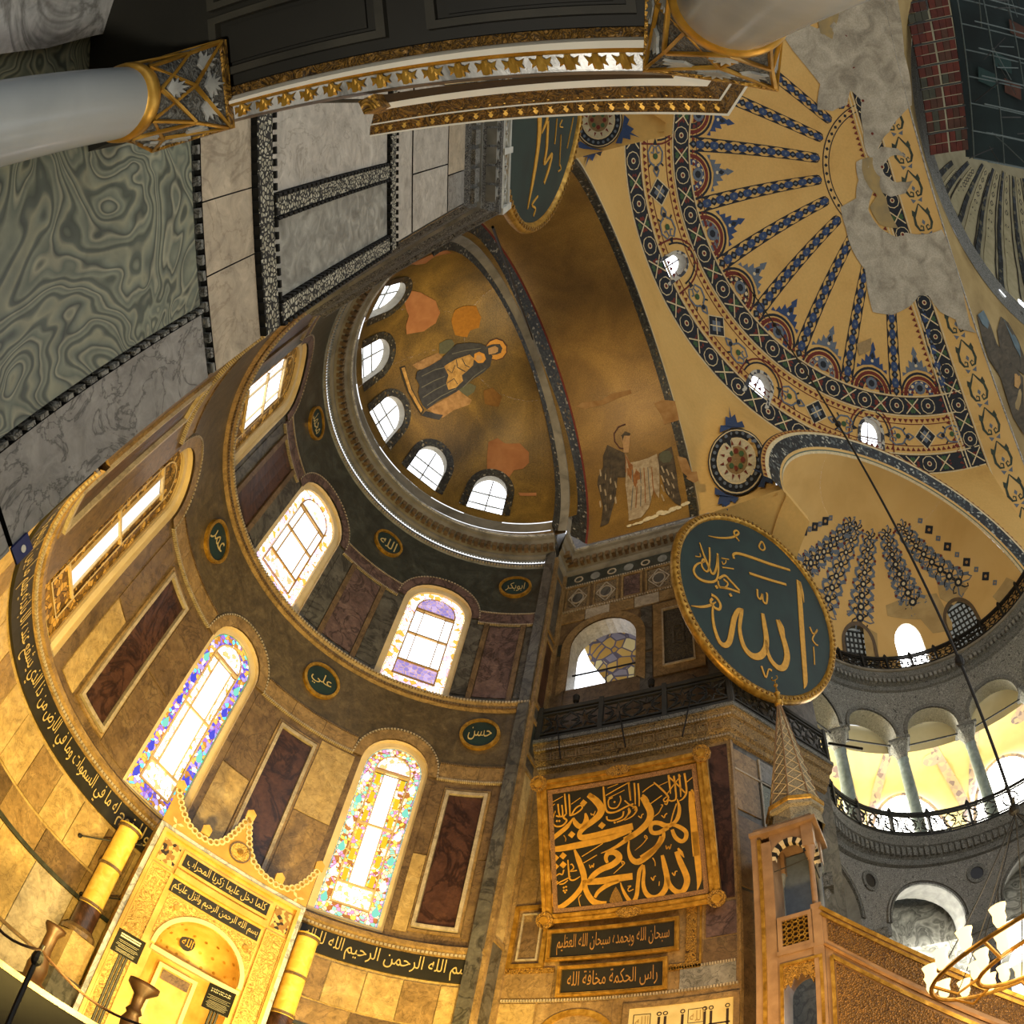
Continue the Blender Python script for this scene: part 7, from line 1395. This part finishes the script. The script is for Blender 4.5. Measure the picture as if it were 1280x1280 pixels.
# ================================================================== PULPIT WITH CONICAL SPIRE
WD = noisy('gilded_walnut', [(0.25, '#7a5426'), (0.5, '#9a6c34'), (0.75, '#b58446')], 3, 0.5, 0.05); WDM = noisy('rose_marble', [(0.25, '#7a5e42'), (0.5, '#917252'), (0.75, '#a58664')], 2.5, 0.45)
HEX = cells('hexagon_work', [(0, '#70501f'), (0.5, '#8a6228'), (0.85, '#5c3e18')], 26, 0.5, 0.2, 0.9, '#3f2a10', 0.08)
GEO = carved('geometric_spire', '#6e6450', '#b0a27e', 9, 0.7, 0, 0.7)
g = thing('pulpit', 'tall gilded pulpit with stair and conical spire in front of the right pier', 'pulpit', (5.8, -6.5, 0))
Q1 = plane((5.8, -5.31, 0), (0, -1, 0), (0, 0, 1)); YQ = lambda u: -5.31-u
# tall frame
b = MB(); b.box(Q1, 0.04, 0.17, 0, 9.95, -1.1, 0.06, WDM, 1, 1); b.box(Q1, 0.17, 0.24, 0, 9.85, -0.3, 0.09, GILT); b.box(Q1, 0.24, 0.44, 0, 9.78, -1.0, 0.02, WDM); b.build('back_frame', g)
# lower body: doorway arch under the platform
b = MB(); wall_open(b, Q1, 0.44, 1.32, 0, 7.05, [(0.87, 0.35, 0, 6.35, 0.4)], WDM, 0.9, 0.3); b.build('lower_body', g)
b = MB(); b.frame(Q1, 0.48, 1.27, 3.0, 6.86, 0.06, 0.06, 0, 0.06, GILT); b.build('doorway_frame', g)
b = MB(); b.poly(Q1, [(0.54, 6.8), (0.54, 6.3), (0.62, 6.42), (0.66, 6.3), (0.74, 6.52), (0.8, 6.44), (0.87, 6.6), (0.94, 6.44), (1.0, 6.52), (1.08, 6.3), (1.12, 6.42), (1.2, 6.3), (1.2, 6.8)], -0.05, 0.02, GILTC); b.build('fretted_arch', g)
b = MB(); b.box(Q1, 0.44, 1.32, 7.05, 7.14, -1.0, 0.06, WDM); b.build('string_course', g)
# parapet of the platform
b = MB(); b.frame(Q1, 0.46, 1.14, 7.14, 7.9, 0.09, 0.09, -0.05, 0.05, WDM); b.build('parapet_frame', g)
b = MB()
for i in range(5):
    for j in range(6):
        u, v = 0.57+0.115*i, 7.24+0.11*j; P = [(u+0.06*math.cos(a), v+0.06*math.sin(a)) for a in np.linspace(0, 2*PI, 6, endpoint=False)]; b.ribbon(Q1, P, 0.016, -0.02, 0.03, GILT, True)
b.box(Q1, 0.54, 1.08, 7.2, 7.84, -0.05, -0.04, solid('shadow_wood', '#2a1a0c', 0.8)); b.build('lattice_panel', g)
b = MB(); b.box(Q1, 1.12, 1.32, 0, 8.0, -0.2, 0.05, WDM, 1, 1); b.build('corner_post', g)
# posts of the canopy, with bell capitals
for k, (x, y) in enumerate(((5.9, YQ(1.2)), (6.75, YQ(1.2)), (6.75, YQ(0.4)))):
    b = MB(); b.lathe([(0.07, 0), (0.06, 0.1), (0.055, 1.15), (0.07, 1.18), (0.12, 1.42), (0.12, 1.48)], (x, y, 7.95), WDM if k == 0 else MIDSTONE, 12); b.block(x-0.12, x+0.12, y-0.12, y+0.12, 9.42, 9.95, WDM); b.build('canopy_post', g)
# arches of the canopy in alternating stones
def canopy_arch(S, u0, u1):
    uc, h = (u0+u1)/2, (u1-u0)/2; t = np.linspace(PI, 0, 13)
    for k in range(12):
        b = MB(); mt = solid('black_voussoir', '#1a1712') if k % 2 else CREAMF; A = [(uc+h*math.cos(a), 9.3+0.34*math.sin(a)) for a in t[k:k+2]]; B = [(uc+(h+0.11)*math.cos(a), 9.3+0.46*math.sin(a)) for a in t[k:k+2]]; b.ring(S, A, B, 0.02, mt); b.wallring(S, A, -0.12, 0.02, mt); b.build('voussoir', g)
    b = MB(); P = [(u0-0.1, 9.95), (u0-0.1, 9.3)]+[(uc+(h+0.1)*math.cos(a), 9.3+0.45*math.sin(a)) for a in t]+[(u1+0.1, 9.3), (u1+0.1, 9.95)]; b.poly(S, P, -0.1, 0.0, WDM); b.build('arch_panel', g)
canopy_arch(plane((5.84, -5.31, 0), (0, -1, 0), (0, 0, 1)), 0.5, 1.08); QW = plane((5.8, YQ(1.27), 0), (1, 0, 0), (0, 0, 1)); canopy_arch(QW, 0.22, 0.85)
b = MB(); b.tube([(5.86, YQ(0.45), 9.05), (5.86, YQ(1.2), 9.15)], 0.012, IRON, 5); b.tube([(5.9, YQ(1.22), 9.15), (6.75, YQ(1.22), 9.05)], 0.012, IRON, 5); b.build('tie_bar', g)
b = MB(); b.block(6.85, 6.9, YQ(1.25), YQ(0.3), 7.1, 9.9, solid('blue_grey_shade', '#5c6672', 0.7)); b.build('back_panel', g)
# eave, drum, spire
b = MB(); b.block(5.66, 7.05, YQ(1.42), YQ(0.02), 9.95, 10.04, WDM); b.block(5.74, 6.98, YQ(1.34), YQ(0.1), 10.04, 10.14, WDM); b.build('eave', g)
cxy = (6.36, -6.22)
b = MB(); b.lathe([(0.62, 10.14), (0.6, 10.18), (0.56, 10.5), (0.64, 10.54), (0.64, 10.64)], (cxy[0], cxy[1], 0), GEO, 8); b.build('drum', g)
b = MB(); b.lathe([(0.63, 10.62), (0.66, 10.65), (0.66, 10.74), (0.56, 10.8)], (cxy[0], cxy[1], 0), GILT, 8); b.build('gilt_collar', g)
b = MB(); b.lathe([(0.56, 10.78), (0.03, 14.0)], (cxy[0], cxy[1], 0), GEO, 8); b.build('spire', g)
for k in range(8):                                     # ribs and crossed strapwork on each face of the spire
    a = 2*PI*k/8; b = MB(); b.tube([(cxy[0]+0.57*math.sin(a), cxy[1]+0.57*math.cos(a), 10.8), (cxy[0]+0.04*math.sin(a), cxy[1]+0.04*math.cos(a), 13.98)], 0.018, WDM, 5); b.build('spire_rib', g)
    a1_ = a+2*PI/8; b = MB(); f = lambda q, z: tuple(np.array([cxy[0], cxy[1], z])+((1-q)*np.array([math.sin(a), math.cos(a), 0])+q*np.array([math.sin(a1_), math.cos(a1_), 0]))*(0.58*(1-(z-10.78)/3.26)+0.012))
    for j in range(9): z0 = 10.85+j*0.3; b.tube([f(0.05, z0), f(0.95, z0+0.28)], 0.01, CREAMF, 4); b.tube([f(0.95, z0), f(0.05, z0+0.28)], 0.01, CREAMF, 4)
    b.build('strapwork', g)
b = MB(); b.lathe([(0.03, 13.9), (0.1, 13.98), (0.12, 14.06), (0.05, 14.14), (0.04, 14.3), (0.08, 14.38), (0.03, 14.46), (0.02, 14.6), (0.06, 14.66), (0.015, 14.74), (0.01, 14.85)], (cxy[0], cxy[1], 0), GILT, 12); t = np.linspace(-2.4, 2.4, 12); b.tube([(cxy[0], cxy[1]+0.08*math.sin(q), 14.93-0.08*math.cos(q)) for q in t], 0.016, GILT, 5); b.build('finial', g)
# stair side
b = MB(); b.poly(Q1, [(1.32, 7.9), (1.32, 7.02), (8.3, 0.04), (8.3, 0.92)], -0.12, 0.02, WDM); b.build('stair_parapet', g)
b = MB(); b.poly(Q1, [(1.4, 7.66), (1.4, 7.12), (8.2, 0.32), (8.2, 0.86)], 0.02, 0.035, HEX); b.build('parapet_panel', g)
for d0, w, mt in ((0.02, 0.05, GILT), (-0.12, 0.04, GILT)): b = MB(); b.ribbon(Q1, [(1.3, 7.86+d0), (8.3, 0.86+d0)], w*1.4, -0.14, 0.07, mt); b.build('handrail', g)
b = MB(); b.ribbon(Q1, [(1.32, 7.05), (8.3, 0.07)], 0.05, 0, 0.06, WD); b.build('lower_string', g)
b = MB(); b.poly(Q1, [(1.32, 7.02), (1.32, 0), (8.3, 0)], -0.1, 0.0, WDM); b.build('stair_side', g)
b = MB(); b.poly(Q1, [(1.5, 6.6), (1.5, 0.4), (7.6, 0.4)], 0, 0.02, HEX); b.build('side_panel', g)
b = MB()
for L in ([(1.44, 6.75), (7.75, 0.42)], [(1.44, 6.75), (1.44, 0.3)]): b.ribbon(Q1, L, 0.07, 0, 0.06, GILT)
b.build('panel_frame', g)
g.rotation_euler = (0, 0, rad(-8))
for k in range(14): b = MB(); b.block(5.85, 6.85, YQ(1.4+0.48*k)-0.48, YQ(1.4+0.48*k), 0.0, 6.9-0.48*k, MIDSTONE); b.build('step', g)
# ================================================================== CHANDELIER AND CABLES
LAMP = glow('lit_lamp', '#fff2c8', 7.0); LAMPG = glow('lamp_glass', '#ffd88a', 2.4)
CX, CY, CZ = 2.39, -9.66, 4.6
g = thing('chandelier', 'large lit ring chandelier of glass lamps at lower right', 'chandelier', (CX, CY, CZ))
RING = noisy('brass', [(0.3, '#8a6224'), (0.7, '#c0923e')], 6, 0.35, 0.6)
for r, z in ((1.68, 4.5), (1.04, 4.38)):
    b = MB(); t = np.linspace(0, 2*PI, 49); b.tube([(CX+r*math.cos(a), CY+r*math.sin(a), z) for a in t], 0.035, RING, 6); b.build('ring', g)
    n = 20 if r > 1.2 else 14
    for k in range(n):
        a = 2*PI*k/n; x, y = CX+r*math.cos(a), CY+r*math.sin(a)
        b = MB(); b.lathe([(0.0, -0.02), (0.055, 0.0), (0.09, 0.09), (0.08, 0.17), (0.115, 0.27)], (x, y, z+0.05), LAMPG, 10); lo_ = b.build('lamp_shade', g, True)
        b = MB(); b.ball((x, y, z+0.16), 0.05, LAMP, 8, 5, 1.3); b.build('bulb', g)
for k in range(8):
    a = 2*PI*k/8; b = MB(); b.tube([(CX+1.04*math.cos(a), CY+1.04*math.sin(a), 4.38), (CX+1.36*math.cos(a), CY+1.36*math.sin(a), 4.26), (CX+1.68*math.cos(a), CY+1.68*math.sin(a), 4.5)], 0.025, RING, 5); b.build('arm', g)
    b = MB(); b.tube([(CX+1.68*math.cos(a), CY+1.68*math.sin(a), 4.5), (CX, CY, 6.75)], 0.01, IRON, 4); b.build('chain', g)
b = MB(); b.ball((CX, CY, 6.8), 0.1, IRON, 10, 6); b.tube([(CX-0.12, CY, 6.95), (CX, CY, 6.85), (CX+0.12, CY, 6.95)], 0.025, IRON, 5); b.build('hub', g)
bulb = bpy.data.lights.new('chandelier_light', 'POINT'); bulb.color = (1, 0.75, 0.42); bulb.energy = 450; bulb.shadow_soft_size = 1.5; o = bpy.data.objects.new('chandelier_light', bulb); COL.objects.link(o); o.location = (CX, CY, 5.1)
def cable(label, a, c, r, beads_=()):
    L = np.array(c)-np.array(a); g = thing('cable', label, 'cable', tuple(a)); b = MB(); b.tube([a, c], r, IRON, 6); b.build('wire', g)
    for q in beads_: b = MB(); b.ball(np.array(a)+L*q, r*3.2, IRON, 8, 6, 1.6); b.build('joint', g)
ztop = GZ+math.sqrt(GR**2-(CX-GX)**2-(CY-GY)**2)
cable('long dark cable hanging from the great semi-dome down to the chandelier', (CX, CY, 6.9), (CX, CY, ztop), 0.028, (0.1, 0.4, 0.7, 0.85))
# a thin rod before the bema vault, and two wires on the right balcony
A = at_z(616, 284, 14.6); d = ray(666, 424); B = CAMP+d*27.0
cable('thin dark rod crossing the bema vault from the left balcony', tuple(A), tuple(B), 0.03)
for k, (t_, b_) in enumerate((((868, 850), (898, 878)), ((870, 882), (858, 935)), ((781, 905), (788, 948)), ((704, 915), (708, 962)))):
    P = RW.px(*t_), RW.px(*b_); a, c = RW(P[0][0], P[0][1], 0.5 if k else 0.2), RW(P[1][0], P[1][1], 0.45)
    cable(['slack wire above the right balcony rail', 'hanging wire over the top right of the big calligraphy panel', 'hanging wire over the middle of the big calligraphy panel', 'hanging wire over the top left of the big calligraphy panel'][k], tuple(c), tuple(a), 0.018)
# iron bar reaching out beside the first gallery column
A = at_d(1036, 929, 16.3); B = at_d(1078, 936, 16.0); cable('short iron bar sticking out from the end of the balcony railing', tuple(A), tuple(B), 0.04)
# ================================================================== MAIN DOME: ribs and base windows
DX = hit_sph(DC[0], DC[1], DZ-2.0, DR)
RIBD = cells('rib_mosaic', [(0, '#22262a'), (0.6, '#3a4148'), (0.85, '#6a6650')], 3, 0.6)
RIBC = noisy('rib_cream', [(0.3, '#a49a78'), (0.7, '#bdb28e')], 1.5, 0.8); SQ = solid('rib_square', '#3a3630')
for L in ([(830, 150), (740, 250), (640, 400)], [(945, 165), (850, 360), (780, 560), (745, 750)], [(1030, 200), (960, 450), (928, 700), (925, 1030)], [(1110, 220), (1083, 550), (1092, 950), (1140, 1270)], [(1190, 260), (1205, 550), (1250, 900), (1300, 1150)], [(1275, 280), (1310, 560), (1370, 900)], [(700, 150), (590, 260)]):
    P = pxs(DX, L, 1080, 180, 0.15625); b = MB(); n = 24
    q = np.linspace(0, len(P)-1, n); U = np.interp(q, range(len(P)), [p[0] for p in P]); V = np.interp(q, range(len(P)), [p[1] for p in P]); su, sv = DM.scale(U.mean(), V.mean())
    b.ribbon(DM, list(zip(U, V)), 0.42, 0.02, 0.12, RIBD); b.ribbon(DM, list(zip(U+1.05/su, V)), 0.9, 0.02, 0.08, RIBC); b.ribbon(DM, list(zip(U+1.7/su, V)), 0.08, 0.02, 0.1, SQ); b.build('painted_rib', dm)
    b = MB()
    for k in range(1, n, 2):
        u, v = U[k]+1.02/su, V[k]; b.poly(DM, [(u-0.26/su, v), (u, v-0.36/sv), (u+0.26/su, v), (u, v+0.36/sv)], 0.085, 0.085, SQ); b.poly(DM, [(u-0.15/su, v), (u, v-0.2/sv), (u+0.15/su, v), (u, v+0.2/sv)], 0.09, 0.09, RIBC)
    b.build('rib_squares', dm)
for k, (x, y) in enumerate(((1244, 369), (1279, 384), (1300, 400))):
    u, v = DX(x, y); w = struct('window_%d' % (80+k), DM(u, v)); b = MB(); b.disc(DM, u, v, 0.55, 0.05, 0.1, SKYW, 14, 0.85); b.build('pane', w)
# painted wings on the pendentive
T2 = bvh(pend)
FEA = noisy('painted_feathers', [(0.3, '#3a3428'), (0.7, '#5c5240')], 0.9, 0.8, 0, 1.5, 6, 0, (3, 1, 1)); FEB = noisy('blue_feathers', [(0.3, '#4a5a60'), (0.7, '#6a7a7c')], 1.2, 0.8)
def on_pend(pts, mat, name, off_=0.05):
    V = []
    for x, y in pts:
        p, n = hit(T2, x, y)
        if p is None: continue
        V.append(p+n*off_)
    if len(V) > 2: b = MB(); b.add(V, [tuple(range(len(V)))], mat); b.build(name, pend)
q = lambda L: [(1080+x*0.15625, 360+y*0.15625) for x, y in L]
on_pend(q([(900, 220), (950, 180), (1010, 300), (1060, 450), (1180, 600), (1270, 720), (1280, 1180), (1190, 1040), (1130, 860), (1090, 720), (990, 560), (940, 400)]), FEA, 'painted_wing')
on_pend(q([(1060, 340), (1090, 230), (1150, 280), (1230, 420), (1280, 560), (1280, 700), (1200, 640), (1090, 520)]), FEA, 'painted_wing', 0.06)
on_pend(q([(1110, 250), (1170, 320), (1240, 460), (1250, 560), (1200, 470)]), FEB, 'painted_wing', 0.07); on_pend(q([(905, 215), (950, 180), (1000, 280), (985, 330), (940, 290)]), FEB, 'painted_wing', 0.07)
on_pend(q([(1200, 690), (1240, 690), (1250, 760), (1230, 810), (1200, 790)]), TAN, 'painted_face', 0.07)
# ================================================================== SCAFFOLD UNDER THE MAIN DOME
g = thing('scaffold', 'dark scaffold tower with rust red deck panels under the main dome', 'scaffold', tuple(at_z(1215, 100, 42.5)))
SZ = 42.5; REDP = [noisy('red_deck_%d' % i, [(0.3, c), (0.7, e)], 1.5, 0.8) for i, (c, e) in enumerate((('#43180e', '#5c2616'), ('#4e1e12', '#682c1a'), ('#3e2416', '#523222'), ('#36362a', '#464636')))]
a00, a10, a01, a11 = at_z(1124, -20, SZ), at_z(1178, -32, SZ), at_z(1163, 196, SZ), at_z(1211, 189, SZ)
f = lambda s, t: (a00*(1-s)+a10*s)*(1-t)+(a01*(1-s)+a11*s)*t
random.seed(11)
for i in range(8):
    for j in range(2):
        for c in range(3):
            for r in range(2):
                s0, s1 = j*0.52+0.02+c*0.155, j*0.52+0.02+c*0.155+0.145; t0, t1 = (i+0.05+r*0.46)/8, (i+0.05+r*0.46+0.42)/8
                A, B, C_, D_2 = f(s0, t0), f(s1, t0), f(s1, t1), f(s0, t1); up_ = np.array([0, 0, 0.12]); b = MB(); b.add([A, B, C_, D_2, A+up_, B+up_, C_+up_, D_2+up_], [(0, 1, 2, 3), (0, 1, 5, 4), (1, 2, 6, 5), (2, 3, 7, 6), (3, 0, 4, 7)], REDP[3] if random.random() < 0.1 else random.choice(REDP[:3])); b.build('deck_panel', g)
    b = MB(); b.tube([f(-0.02, i/8), f(1.02, i/8)], 0.06, IRONG, 5); b.build('deck_bearer', g)
TUB = solid('galvanised_tube', '#5a6460', 0.5, 0.3); NET = noisy('dark_netting', [(0.3, '#0e1614'), (0.7, '#1c2a28')], 0.4, 0.9)
b0, b1, b2, b3 = at_z(1176, -60, SZ+0.6), at_z(1400, -60, SZ+0.6), at_z(1400, 240, SZ+0.6), at_z(1208, 196, SZ+0.6); b = MB(); P = [b0, b1, b2, b3]; b.add(P+[p+np.array([0, 0, 0.1]) for p in P], [(0, 1, 2, 3), (4, 5, 6, 7), (0, 1, 5, 4), (2, 3, 7, 6), (1, 2, 6, 5), (3, 0, 4, 7)], NET); b.build('debris_netting', g)
h = lambda s, t, z: (b0*(1-s)+b1*s)*(1-t)+(b3*(1-s)+b2*s)*t-np.array([0, 0, z])
for i in range(9):
    for z in (1.0, 3.0): b = MB(); b.tube([h(0.0, i/8, z), h(1, i/8, z)], 0.05, TUB, 5); b.build('ledger', g)
for i in range(7):
    b = MB(); b.tube([h(i/6, 0, 1.1), h(i/6, 1, 1.1)], 0.05, TUB, 5); b.build('transom', g)
for i in range(70):
    s, t = random.random(), random.random(); ds, dt = random.choice(((0.14, 0.13), (-0.14, 0.13), (0.12, -0.02), (0.02, 0.14))); b = MB(); b.tube([h(s, t, random.uniform(0.8, 3.2)), h(min(1, s+ds), min(1, t+dt), random.uniform(0.8, 3.2))], 0.035, random.choice((TUB, IRON, IRONG)), 4); b.build('brace', g)
for i in range(16):
    s, t = random.random()*0.9, random.random()*0.9; b = MB(); b.add([h(s, t, 0.2), h(s+0.1, t+0.02, 0.2), h(s+0.09, t+0.09, 0.2), h(s-0.01, t+0.07, 0.2)], [(0, 1, 2, 3)], random.choice(REDP[:3]) if i < 8 else solid('teal_sheet', '#1e3834', 0.8)); b.build('deck_sheet', g)
for i in range(6):
    for j in range(2): b = MB(); b.tube([h(i/6, j, 0), h(i/6, j, 0)*np.array([1, 1, 0])+np.array([0, 0, 20.0])], 0.06, TUB, 5)
